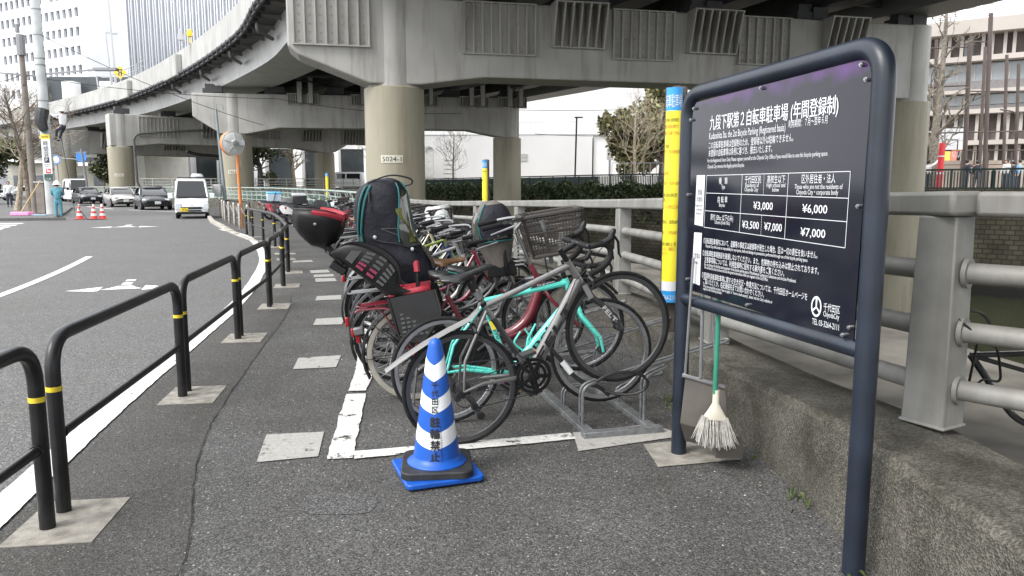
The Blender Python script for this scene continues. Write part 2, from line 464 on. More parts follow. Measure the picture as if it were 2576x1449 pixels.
def strip(poly, wd, z, closed=False):
    L = offset(poly, -wd / 2); Rr = offset(poly, wd / 2)
    return [(p[0], p[1], z) for p in L], [(p[0], p[1], z) for p in Rr]
def dense(poly, step=0.5):
    """Catmull-Rom through poly"""
    P = [Vector(p) for p in poly]; out = []
    for i in range(len(P) - 1):
        a = P[max(0, i - 1)]; b = P[i]; c = P[i + 1]; d = P[min(len(P) - 1, i + 2)]
        n = max(1, int((c - b).length / step))
        for k in range(n):
            t = k / n
            out.append(0.5 * ((2 * b) + (c - a) * t + (2 * a - 5 * b + 4 * c - d) * t * t + (3 * b - 3 * c + d - a) * t ** 3))
    out.append(P[-1]); return out

random.seed(5)
def ragged(m, pts, wd, z, j):
    L, Q = strip([tuple(p) for p in dense(pts, .035)], wd, z); a = b_ = 0
    def rag(P, s):
        out = []; v = 0
        for i, p in enumerate(P):
            v = v * .7 + random.uniform(-j, j); q = Vector(P[min(i + 1, len(P) - 1)]) - Vector(P[max(i - 1, 0)]); q.normalize()
            out.append((p[0] + q.y * v * s, p[1] - q.x * v * s, p[2]))
        return out
    m.ribbon(rag(L, 1), rag(Q, 1))
mk = MB()
ragged(mk, LINE, .17, .009, .0035)
tag(mk.build('road_edge_line', WHITE, smooth=0), kind='structure')
# centre line on the bend, arrows, far lane lines, zebra bars
mk = MB()
mk.ribbon(*strip([tuple(p) for p in dense([(-6.55, 8.6), (-6.85, 9.9), (-7.45, 11.87), (-8.15, 13.9), (-8.9, 15.9)])], .14, .009))
def quad(m, pts, z=.009): m.sheet([G(*p) for p in pts], None); m.v[-len(pts):] = [Vector((p.x, p.y, z)) for p in m.v[-len(pts):]]
def arrows(m, c, ang, k):
    """two-way turn arrow: stem in two dashes, bar, two heads"""
    c = Vector((c[0], c[1], 0)); ca, sa = math.cos(ang), math.sin(ang)
    def T(p): return c + Vector((p[0] * ca - p[1] * sa, p[0] * sa + p[1] * ca, .009)) * 1
    for poly in ([(-.11, .6), (.11, .6), (.11, 1.1), (-.11, 1.1)], [(-.11, 1.35), (.11, 1.35), (.11, 1.7), (-.11, 1.7)],
                 [(-.45, -.25), (.45, -.25), (.3, .0), (.16, .4), (-.16, .4), (-.3, .0)],
                 [(-.45, -.55), (-.45, .35), (-1.15, -.2)], [(.45, -.55), (1.15, -.2), (.45, .35)]):
        m.sheet([T((p[0] * k, p[1] * k)) + Vector((0, 0, .009 - T((0, 0)).z)) for p in poly])
arrows(mk, (-14.2, 27.9), R(22), 1.0)
tag(mk.build('road_arrow', WHITE, smooth=0), kind='structure')
mk = MB()
arrows(mk, (-5.65, 10.9), R(20), 0.62)
tag(mk.build('road_arrow', paint('road_paint_tired', (0.78, 0.78, 0.77), 0.42, 0.04, 4), smooth=0), kind='structure')
mk = MB()
for a, b in (((-24.5, 48.6), (-18.5, 43.8)), ((-31.5, 56.5), (-26.5, 50.5)), ((-14.6, 38.2), (-12.9, 36))):
    mk.ribbon(*strip([a, b], .2, .009))
for i in range(5):
    q = [(-140, 563 + i * 5.2), (62 - i * 16, 561.5 + i * 4.6), (52 - i * 16, 564 + i * 4.6), (-140, 566 + i * 5.2)]
    quad(mk, q)
tag(mk.build('crosswalk_stripes', WHITE, smooth=0), kind='structure')

# left pavement with kerb, where the utility pole stands
lp = MB()
LP = [(-19.6, 33.4), (-20.6, 34.2), (-21.6, 36.2), (-23.5, 40), (-30, 52), (-40, 66), (-70, 96), (-140, 160), (-300, 160), (-300, 26), (-60, 28.5), (-30, 31.2), (-22, 32.7)]
lp.prism(LP, -.2, .12)
tag(lp.build('sidewalk', asphalt('asphalt_sidewalk', (.10, .10, .10), (.16, .16, .16), (.3, .3, .3), 60, .1, .08, .01), smooth=0), kind='structure')
kb = MB()
for P, in ((KERB[:6],),):
    for a, b in zip(P, P[1:]):
        n = max(1, int((Vector(b) - Vector(a)).length / 1.2))
        for i in range(n):
            p = Vector(a).lerp(Vector(b), i / n); q = Vector(a).lerp(Vector(b), (i + .97) / n)
            h = min(.13, max(.03, (p.y - 20) * .02))
            kb.bar((p.x + .08, p.y, h / 2), (q.x + .08, q.y, h / 2), .16, h)
tag(kb.build('kerb', CONC, smooth=0, bevel=.015), kind='structure')

# bicycle-park lines
mk = MB()
ragged(mk, [(-.93, 3.93), (-1.02, 4.6), (-1.10, 5.22)], .135, .009, .0045)
ragged(mk, [(-1.115, 5.30), (-1.19, 5.96), (-1.5, 7.6), (-1.75, 8.8)], .13, .009, .0045)
ragged(mk, [(-.865, 3.985), (-.1, 4.18), (0.36, 4.305)], .12, .0095, .0035)
for q in ([(717, 554), (767, 575), (745, 575.5)], [(738, 575), (760, 575), (805, 592), (783, 592.5)], [(781, 593), (800, 593), (862, 628), (838, 630)], [(745, 575), (770, 575), (770, 577), (745, 577)]):
    quad(mk, q)
tag(mk.build('parking_bay_line', WORN, smooth=0), kind='structure')
mk = MB()
for q in ([(670, 1095), (815, 1088), (800, 1150), (645, 1165)], [(750, 902), (858, 895), (845, 925), (737, 930)], [(795, 803), (867, 799), (860, 817), (787, 819)], [(797, 746), (858, 743), (858, 754), (793, 757)],
          [(792, 701), (842, 700), (847, 708), (794, 710)], [(789, 692), (837, 690), (841, 696), (789, 698)], [(779, 681), (824, 679), (831, 686), (782, 688)], [(737, 657), (783, 655), (788, 659), (736, 661)], [(690, 637), (742, 637), (745, 640), (692, 641)],
          [(1440, 1090), (1640, 1068), (1720, 1098), (1455, 1137)]):
    quad(mk, q, .006)
tag(mk.build('footway_patch', OLDP, smooth=0), kind='structure')
mk = MB()
for q in ([(1617, 1120), (1750, 1104), (1868, 1158), (1655, 1177)],):
    quad(mk, q, .006)
GP = [(-2.02, 3.2), (-2.32, 5.24), (-2.67, 7.28), (-2.99, 9.25), (-3.41, 11.2), (-3.86, 12.99), (-4.66, 15.38), (-5.82, 18.59), (-6.78, 20.66), (-7.63, 22.32)]
for i, (x, y) in enumerate(GP):
    a = Vector(GP[max(0, i - 1)]); b = Vector(GP[min(len(GP) - 1, i + 1)])
    ang = math.atan2(*(reversed((b - a).normalized())))
    mk.box((x + .07, y - .03, 0), (.46, .36, .012), rz=ang)
tag(mk.build('footway_pads', PAD, smooth=0), kind='structure')
# long crack and patch seams in the footway
mk = MB(); random.seed(3)
def crack(pts, wd, jit):
    P = dense(pts, .07); L = []; Q = []
    for p in P:
        j = random.uniform(-jit, jit); h = wd * random.uniform(.3, 1)
        L.append((p.x - h + j, p.y, .0065)); Q.append((p.x + h + j, p.y, .0065))
    mk.ribbon(L, Q)
crack([(-1.18, 2.3), (-1.30, 2.85), (-1.71, 3.97), (-1.93, 4.86), (-2.24, 6.55), (-2.61, 8.66), (-3.0, 10.2)], .0042, .010)
crack([(-1.9, 7.9), (-1.3, 8.0), (-.9, 7.95)], .003, .02)
crack([(-1.9, 5.3), (-1.5, 5.45), (-1.2, 5.4)], .002, .02)
tag(mk.build('footway_crack', mat('bitumen_crack', (.018, .018, .018), .9, var=0), smooth=0), kind='structure')
# smoother, darker trench strip between the guardrail and the long crack; coarser relaid square before the cone
CR = [(-1.18, 2.3), (-1.30, 2.85), (-1.71, 3.97), (-1.93, 4.86), (-2.24, 6.55), (-2.61, 8.66), (-3.0, 10.2)]
fs = MB(); C_ = [tuple(p) for p in dense(CR, .3)]
fs.ribbon([(-1.62 if y < 2.4 else lerp1(y, [(2.3, -1.95), (3.3, -2.22), (5.15, -2.58), (7, -2.9), (9.5, -3.36), (10.2, -3.55)]), y, .0022) for x, y in C_], [(x, y, .0022) for x, y in C_])
tag(fs.build('footway_strip', asphalt('asphalt_trench', (.040, .039, .037), (.095, .092, .087), (.24, .23, .21), 150, .3, .26, .006, .012), smooth=0), kind='structure')
fs = MB(); pts = []
for i in range(36):
    q = 2 * PI * i / 36; e = .55; X = abs(math.cos(q)) ** e * (1 if math.cos(q) > 0 else -1); Y = abs(math.sin(q)) ** e * (1 if math.sin(q) > 0 else -1)
    pts.append((-.80 + .17 * X + random.uniform(-.008, .008), 3.36 + .12 * Y + random.uniform(-.008, .008), .0025))
fs.sheet(pts)
tag(fs.build('footway_repair', asphalt('asphalt_repair', (.05, .05, .051), (.135, .135, .137), (.3, .3, .3), 125, .5, .2, .01), smooth=0), kind='structure')

# ledge behind the wall, canal walls, water, far bank
bm = MB()
bm.sheet([(p[0] + .3, p[1], .14) for p in WALLF] + [(p[0], p[1], .14) for p in reversed(EDGE)])
tag(bm.build('canal_ledge', mat('ledge_concrete', (.15, .14, .12), .95, var=.35, scale=2.2, bump=.5, bscale=30), smooth=0), kind='structure')
bm = MB(); P = EDGE
bm.ribbon([(p[0], p[1], .139) for p in P], [(p[0], p[1], -6) for p in P])
tag(bm.build('canal_bank_wall', mat('bank_concrete', (.22, .21, .19), .95, var=.3, scale=1), smooth=0), kind='structure')
wm = bpy.data.materials.new('canal_water'); wm.use_nodes = True
n = wm.node_tree; b = n.nodes['Principled BSDF']
b.inputs['Base Color'].default_value = (.055, .062, .030, 1); b.inputs['Roughness'].default_value = .06; b.inputs['Specular IOR Level'].default_value = .35
tc = n.nodes.new('ShaderNodeTexCoord'); nz = n.nodes.new('ShaderNodeTexNoise'); nz.inputs['Scale'].default_value = 1.6; nz.inputs['Detail'].default_value = 4
bp = n.nodes.new('ShaderNodeBump'); bp.inputs['Strength'].default_value = .35; bp.inputs['Distance'].default_value = .08
n.links.new(tc.outputs['Object'], nz.inputs['Vector']); n.links.new(nz.outputs['Fac'], bp.inputs['Height']); n.links.new(bp.outputs[0], b.inputs['Normal'])
bm = MB(); bm.sheet([(p[0] - 3, p[1], WATERZ) for p in EDGE] + [(p[0] + 4, p[1], WATERZ) for p in reversed(FARW)])
tag(bm.build('canal_water', wm, smooth=0), kind='structure')
bm = MB()
bm.sheet([(900, -30, FARZ)] + [(p[0] + .3, p[1], FARZ) for p in FARW] + [(-100, 900, FARZ), (900, 900, FARZ)])
tag(bm.build('schoolyard_ground', mat('yard_ground', (.30, .27, .23), .95, var=.15, scale=.2), smooth=0), kind='structure')

# far canal wall of stone blocks
def wall_along(poly, z0, z1, name, m, lean=.12, cap=None):
    vs = []; uv = []; u = 0; last = None; fs = []
    nrm = offset(poly, -1)
    for p, q in zip(poly, nrm):
        if last is not None: u += (Vector(p) - Vector(last)).length
        last = p
        nx, ny = q[0] - p[0], q[1] - p[1]
        vs += [(p[0] + nx * lean * (z1 - z0), p[1] + ny * lean * (z1 - z0), z0), (p[0], p[1], z1)]
        uv += [(u, z0), (u, z1)]
    for i in range(len(poly) - 1): fs.append((2 * i, 2 * i + 2, 2 * i + 3, 2 * i + 1))
    x = MB().add(vs, fs).build(name, m, smooth=0); add_uv(x, uv); return x
BLOCK = bricks('stone_blocks', (.150, .135, .092), (.10, .09, .066), (.055, .050, .038), .46, .25, .03, (-3.9, -2.6, (.03, .03, .026)))
o = wall_along(FARW, -5.2, FARZ + .06, 'stone_wall', BLOCK)
tag(o, 'dark-footed stone block retaining wall on the far side of the canal', 'wall')

# ivy over the top of that wall
random.seed(11)
IVY = foliage_mat('ivy_leaf', (.018, .035, .012), (.055, .10, .030), (.13, .17, .075))
def leaf_cloud(m, pts, size, tilt=1.0):
    for p in pts:
        s = size * random.uniform(.6, 1.35)
        a = Vector((random.gauss(0, 1), random.gauss(0, 1), random.gauss(0, tilt))).normalized()
        u = a.orthogonal().normalized(); v = a.cross(u); q = random.uniform(0, 2 * PI)
        u, v = u * math.cos(q) + v * math.sin(q), v * math.cos(q) - u * math.sin(q)
        p = Vector(p)
        m.add([p - u * s, p - v * s * .55, p + u * s, p + v * s * .6], [(0, 1, 2, 3)])
def on_poly(poly, t):
    """point and canal-side normal at distance t from the first vertex"""
    for a, b in zip(poly, poly[1:]):
        a, b = Vector(a), Vector(b); l = (b - a).length
        if t <= l:
            d = (b - a) / l; return a + d * t, Vector((-d.y, d.x))
        t -= l
    return b, Vector((-d.y, d.x))
iv = MB(); pts = []
FL = 51.1 + 38.2      # arc length up to the vertex (24, 41)
for i in range(17000):
    t = 84 + 72 * random.random() ** .95
    p, nn = on_poly(FARW, t)
    thick = 1.15 + .5 * math.sin(t * .9) + .35 * math.sin(t * 2.3 + 1)
    k = lerp1(t, [(96, 0), (100, .06), (103, .55), (108, 1), (150, 1)])
    if random.random() > k: continue
    h = random.random() ** 1.3
    z = FARZ + .42 + .2 * math.sin(t * 1.7) - h * (.5 + thick * 1.0 * k)
    if random.random() < .12: z -= random.random() * 2.2 * k
    bulge = .55 * math.sin(min(1, max(0, (1 - h))) * PI * .8) + random.uniform(-.1, .25)
    pts.append((p.x + nn.x * bulge, p.y + nn.y * bulge, z))
leaf_cloud(iv, pts, .17)
tag(iv.build('ivy', IVY, smooth=0), 'dark green ivy hanging over the far canal wall', 'ivy', kind='stuff')

# green slatted fence on the far wall
FG = mat('green_fence', (.022, .05, .045), .5, var=.15, scale=3)
root = thing('slatted_fence', 'long dark green slatted metal fence along the schoolyard above the canal', 'fence', (24, 41, FARZ))
fr = MB(); sl = MB(); t = 30
while t < 168:
    p, nn = on_poly(FARW, t)
    if t > 60:
        sl.box((p.x + .1, p.y + .1, FARZ + .5), (.082, .05, .98), rz=math.atan2(nn.y, nn.x))
    t += .16
t = 30
FH = 1.08
while t < 166:
    p, nn = on_poly(FARW, t); q, _ = on_poly(FARW, t + 2)
    a = Vector((p.x + .1, p.y + .1, 0)); b2 = Vector((q.x + .1, q.y + .1, 0))
    for z, h in ((FARZ + FH, .10), (FARZ + .1, .07)): fr.bar(a + Vector((0, 0, z)), b2 + Vector((0, 0, z)), .09, h)
    fr.box((a.x, a.y, FARZ + .55), (.09, .09, 1.1)); t += 2
sl.build('slat_panel', FG, root, smooth=0); fr.build('fence_frame', FG, root, smooth=0)

# ================================================================== NEAR CANAL WALL AND PARAPET RAIL
lw = MB(); P = [tuple(p) for p in dense(WALLF, .6)]; B = offset(P, .52)
rows = []
for p, q in zip(P, B):
    z = lerp1(p[1], WALLZ); j = .012 * math.sin(p[1] * 3.1) + .008 * math.sin(p[1] * 9)
    c = Vector((q[0] - p[0], q[1] - p[1], 0)) / .52
    f = Vector((p[0], p[1], 0))
    rows.append([f + Vector((0, 0, -.15)), f + c * j + Vector((0, 0, z * .5)), f + c * .012 + Vector((0, 0, z - .035 + j * .4)), f + c * .045 + Vector((0, 0, z - .004)), f + c * .30 + Vector((0, 0, z)), f + c * .5 + Vector((0, 0, z - .03)), f + c * .52 + Vector((0, 0, -.1))])
lw.grid(rows)
# exposed-aggregate concrete, weathered brown
m = bpy.data.materials.new('aggregate_concrete'); m.use_nodes = True
n = m.node_tree; b = n.nodes['Principled BSDF']; b.inputs['Roughness'].default_value = .95; b.inputs['Specular IOR Level'].default_value = .2
tc = n.nodes.new('ShaderNodeTexCoord')
vo = n.nodes.new('ShaderNodeTexVoronoi'); vo.inputs['Scale'].default_value = 130; n.links.new(tc.outputs['Object'], vo.inputs['Vector'])
sp = n.nodes.new('ShaderNodeSeparateColor'); n.links.new(vo.outputs['Color'], sp.inputs[0])
rp = n.nodes.new('ShaderNodeValToRGB'); e = rp.color_ramp.elements
e[0].color = (.070, .067, .060, 1); e[1].color = (.20, .193, .175, 1); x = e.new(.6); x.color = (.132, .127, .113, 1)
n.links.new(sp.outputs[0], rp.inputs[0])
nz = n.nodes.new('ShaderNodeTexNoise'); nz.inputs['Scale'].default_value = 2.6; nz.inputs['Detail'].default_value = 8; nz.inputs['Roughness'].default_value = .65
n.links.new(tc.outputs['Object'], nz.inputs['Vector'])
r2 = n.nodes.new('ShaderNodeValToRGB'); r2.color_ramp.elements[0].position = .32; r2.color_ramp.elements[1].position = .68
r2.color_ramp.elements[0].color = (.42, .41, .36, 1); r2.color_ramp.elements[1].color = (1.15, 1.13, 1.08, 1)
n.links.new(nz.outputs['Fac'], r2.inputs[0])
mu = n.nodes.new('ShaderNodeMixRGB'); mu.blend_type = 'MULTIPLY'; mu.inputs[0].default_value = 1
n.links.new(rp.outputs[0], mu.inputs[1]); n.links.new(r2.outputs[0], mu.inputs[2]); n.links.new(mu.outputs[0], b.inputs['Base Color'])
bp = n.nodes.new('ShaderNodeBump'); bp.inputs['Strength'].default_value = .7; bp.inputs['Distance'].default_value = .01
n.links.new(vo.outputs['Distance'], bp.inputs['Height']); n.links.new(bp.outputs[0], b.inputs['Normal'])
o = lw.build('concrete_wall', m, smooth=28)
tag(o, 'low weathered concrete wall with rough pebbled face beside the footway', 'wall')

POSTS = [(4.6, -1.2), (3.15, .95), (2.50, 2.33), (1.79, 3.13), (1.45, 5.35), (1.2, 8.2), (.72, 10.3), (.12, 12.4), (-.65, 14.4), (-1.35, 16.2), (-2.2, 18.1), (-3.0, 19.9)]
root = thing('parapet_railing', 'grey steel parapet with box top rail and three fat pipe rails on the canal wall', 'railing', (1.72, 3.12, .45))
tops = MB(); pipes = [MB(), MB(), MB()]
def railz(y): return lerp1(y, RAILZ)
PO = []
for i, (x, y) in enumerate(POSTS):
    a = Vector(POSTS[max(0, i - 1)]); c = Vector(POSTS[min(len(POSTS) - 1, i + 1)])
    if i == 3: a = Vector((1.79, 3.13)); c = Vector((1.61, 3.45))
    d = (c - a).normalized(); z0 = lerp1(y, WALLZ); z1 = railz(y)
    M_ = frame((x, y, 0), (d.x, d.y, 0))
    s = MB(M_)
    s.box((0, 0, (z0 + z1 - .105) / 2), (.19, .145, z1 - .105 - z0), top=.86, topy=.9)
    s.box((0, 0, z0 + .008), (.205, .16, .016))
    s.build('post', RAILC, root, bevel=.012)
    PO.append((x, y, d, z0, z1))
for i in range(len(PO) - 1):
    (x, y, d, z0, z1), (X, Y, D_, Z0, Z1) = PO[i], PO[i + 1]
    a = Vector((x, y, z1 - .055)); c = Vector((X, Y, Z1 - .055)); u = (c - a).normalized()
    # top rail of two lengths with a joint near the post
    j = MB(); off = u * .12
    j.bar(a - off + u * .003, c - off - u * .003, .15, .10)
    j.build('top_rail', RAILC, root, bevel=.018)
    for k, f in enumerate((.735, .46, .185)):
        p = Vector((x, y, z0 + (z1 - .1 - z0) * f)); q = Vector((X, Y, Z0 + (Z1 - .1 - Z0) * f))
        v = (q - p).normalized()
        s = MB(); s.tube([p, q], .043, 14, cap=False)
        pp = s.build('pipe_rail', RAILC, root)
        if y < 12:
            for c0, sg in ((p, 1), (q, -1)):
                g = MB(); b0 = c0 + v * sg * .085
                g.tube([b0, b0 + v * sg * .018], .062, 14)
                g.build('collar', RAILC, pp)

# green glazed fence further along the canal, on the raised wall
GP2 = [(-3.2, 20.5), (-4.2, 22.9), (-7.75, 31.3), (-13.4, 42.3), (-21.2, 54.3), (-32.1, 66.3), (-48, 81)]
PALE = mat('pale_green_paint', (.36, .44, .40), .5, var=.08)
PANE = glass('green_glazing', (.16, .24, .21), .1, .45)
root = thing('glazed_fence', 'pale green railing with glazed panels and curved posts along the far canal wall', 'fence', (-4.2, 22.9, .3))
fr = MB(); gl = MB()
for a, b2 in zip(GP2, GP2[1:]):
    a, b2 = Vector(a), Vector(b2); L = (b2 - a).length; nn = max(1, int(L / 1.1)); d = (b2 - a) / L; nr = Vector((d.y, -d.x))
    for i in range(nn):
        p = a + d * L * i / nn; q = a + d * L * (i + 1) / nn
        z0, z1 = lerp1(p.y, WALLZ), railz(p.y) + .06; y0, y1 = lerp1(q.y, WALLZ), railz(q.y) + .06
        def P3(v, z, k=0): return Vector((v.x + .12 - nr.x * k, v.y - nr.y * k, z))
        fr.tube([P3(p, z0), P3(p, z0 + (z1 - z0) * .6), P3(p, z0 + (z1 - z0) * .86, .04), P3(p, z1, .13)], .026, 6)
        fr.bar(P3(p, z1, .13), P3(q, y1, .13), .07, .05)
        for f in (.1, .42, .72): fr.bar(P3(p, z0 + (z1 - z0) * f), P3(q, y0 + (y1 - y0) * f), .03, .035)
        gl.sheet([P3(p, z0 + (z1 - z0) * .12), P3(q, y0 + (y1 - y0) * .12), P3(q, y0 + (y1 - y0) * .7), P3(p, z0 + (z1 - z0) * .7)])
fr.build('fence_frame', PALE, root); gl.build('glass_panel', PANE, root, smooth=0)

# ================================================================== ELEVATED ROAD
EL = dense([(13, -42), (8.5, -26), (4.2, -12), (0.4, 4), (-3.4, 18), (-8.6, 31), (-12.6, 39.2), (-17, 48), (-27.3, 63.6), (-40.8, 80.8), (-56.6, 97), (-76, 114.5), (-104, 134), (-152, 158), (-232, 188)], 1.5)
def en(i):
    a = EL[max(0, i - 1)]; b = EL[min(len(EL) - 1, i + 1)]; t = (b - a).normalized(); return Vector((t.y, -t.x))
EN = [en(i) for i in range(len(EL))]
def sec(i, o, z): return Vector((EL[i].x + EN[i].x * o, EL[i].y + EN[i].y * o, z))
def sweep(m, prof, i0=0, i1=None, step=1):
    m.grid([[sec(i, o, z) for o, z in prof] for i in list(range(i0, (i1 or len(EL)), step))], closed=True)
    k = len(prof); n0 = len(m.v)
    a = [sec(i0, o, z) for o, z in prof]; c = [sec((i1 or len(EL)) - 1, o, z) for o, z in prof]
    m.add(a, [tuple(range(k))]); m.add(c, [tuple(reversed(range(k)))])
DW = 28.0
road = thing('elevated_road', 'curving grey elevated motorway deck overhead with box girders and concrete parapets', 'viaduct', (-8.9, 30, 9))
m = MB(); sweep(m, [(0, 10.62), (0, 12.25), (.22, 12.25), (.34, 11.2), (.34, 10.62)]); m.build('parapet', PARA, road, smooth=30)
m = MB(); sweep(m, [(DW - .34, 10.62), (DW - .34, 11.2), (DW - .22, 12.25), (DW, 12.25), (DW, 10.62)]); m.build('parapet', PARA, road, smooth=30)
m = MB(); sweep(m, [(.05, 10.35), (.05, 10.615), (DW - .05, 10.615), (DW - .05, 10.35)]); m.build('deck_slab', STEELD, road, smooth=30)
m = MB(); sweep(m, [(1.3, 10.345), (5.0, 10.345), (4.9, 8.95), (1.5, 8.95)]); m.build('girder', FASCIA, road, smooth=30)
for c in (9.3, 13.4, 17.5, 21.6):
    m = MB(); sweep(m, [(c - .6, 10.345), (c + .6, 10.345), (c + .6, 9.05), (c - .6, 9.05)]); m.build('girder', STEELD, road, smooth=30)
m = MB(); sweep(m, [(24.4, 10.345), (26.9, 10.345), (26.7, 8.95), (24.6, 8.95)]); m.build('girder', mat('girder_edge_shade', (.16, .16, .155), .5, var=.1, scale=.6), road, smooth=30)  # right edge girder, its colour darkened for the shade under the deck
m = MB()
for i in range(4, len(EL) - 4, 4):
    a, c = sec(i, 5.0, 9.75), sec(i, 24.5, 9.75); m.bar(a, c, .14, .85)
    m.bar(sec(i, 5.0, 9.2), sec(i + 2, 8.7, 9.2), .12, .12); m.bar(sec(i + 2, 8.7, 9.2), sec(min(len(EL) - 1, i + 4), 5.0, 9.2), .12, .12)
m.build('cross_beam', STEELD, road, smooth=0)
# overhang brackets, black cable ducts, drain elbows on the outer face
m = MB()
for i in range(3, len(EL) - 3, 2):
    m.add([sec(i, .06, 10.34), sec(i, 1.34, 10.34), sec(i, 1.36, 10.08), sec(i, .06, 10.27)], [(0, 1, 2, 3), (3, 2, 1, 0)])
m.build('overhang_bracket', STEEL, road, smooth=0)
m = MB(); m.tube([sec(i, -.16, 10.45) for i in range(6, len(EL) - 6)], .13, 8); m.tube([sec(i, -.1, 10.22) for i in range(6, len(EL) - 6)], .085, 8)
for i in range(8, len(EL) - 8): m.bar(sec(i, -.3, 10.33), sec(i, .3, 10.33), .07, .42)
m.build('cable_duct', mat('duct_black', (.045, .045, .048), .6, var=.2), road)
m = MB()
for i in range(20, 76, 6):
    m.tube(rounded([sec(i, .25, 10.2), sec(i, .25, 9.75), sec(i + 1, 1.2, 9.62)], .2), .11, 8)
    m.bar(sec(i, 0, 10.15), sec(i, 0, 9.95), .35, .1)
m.build('drain_pipe', mat('drain_grey', (.12, .12, .12), .5, var=.1), road)
# expansion box hung on the parapet and one at the next pier
for y in (63.5, 78.5):
    i = min(range(len(EL)), key=lambda k: abs(EL[k].y - y))
    s = MB(); s.bar(sec(i - 1, -.25, 11.1), sec(i + 2, -.25, 11.1), .5, 1.7); s.build('parapet_box', PARA, road, smooth=0, bevel=.08)
m = MB()
i0 = min(range(len(EL)), key=lambda k: abs(EL[k].y - 76))
for i in range(i0 - 2, i0 + 8, 2): m.tube([sec(i, .15, 12.2), sec(i, .15, 13.3)], .035, 5)
m.tube([sec(i, .15, 13.3) for i in range(i0 - 2, i0 + 7)], .035, 5); m.tube([sec(i, .15, 12.8) for i in range(i0 - 2, i0 + 7)], .03, 5)
m.build('guard_rail', ALU, road)

def ribbed(m, s0, s1, z0, z1, d0, d1, y):
    """open bracket: frame with upright fins, standing d0 (bottom) to d1 (top) off the face at y (towards -y)"""
    n = max(4, int((s1 - s0) / .34))
    m.add([(s0, y - .01, z0), (s1, y - .01, z0), (s1, y - .01, z1), (s0, y - .01, z1)], [(0, 1, 2, 3)])
    for i in range(n + 1):
        s = s0 + (s1 - s0) * i / n; t = .03
        m.add([(s - t, y, z0), (s - t, y - d0, z0), (s - t, y - d1, z1), (s - t, y, z1), (s + t, y, z0), (s + t, y - d0, z0), (s + t, y - d1, z1), (s + t, y, z1)],
              [(0, 1, 2, 3), (7, 6, 5, 4), (1, 5, 6, 2), (2, 6, 7, 3), (0, 4, 5, 1)])
    if d0 < .2:
        for i in range(n):
            for k in range(6): m.box((s0 + (s1 - s0) * (i + .5) / n, y - .03, z0 + (z1 - z0) * (k + .5) / 6), (.05, .05, .05))
    m.box(((s0 + s1) / 2, y - d0 / 2, z0 - .02), (s1 - s0 + .1, d0, .05)); m.box(((s0 + s1) / 2, y - d1 / 2, z1 + .02), (s1 - s0 + .1, d1, .05))
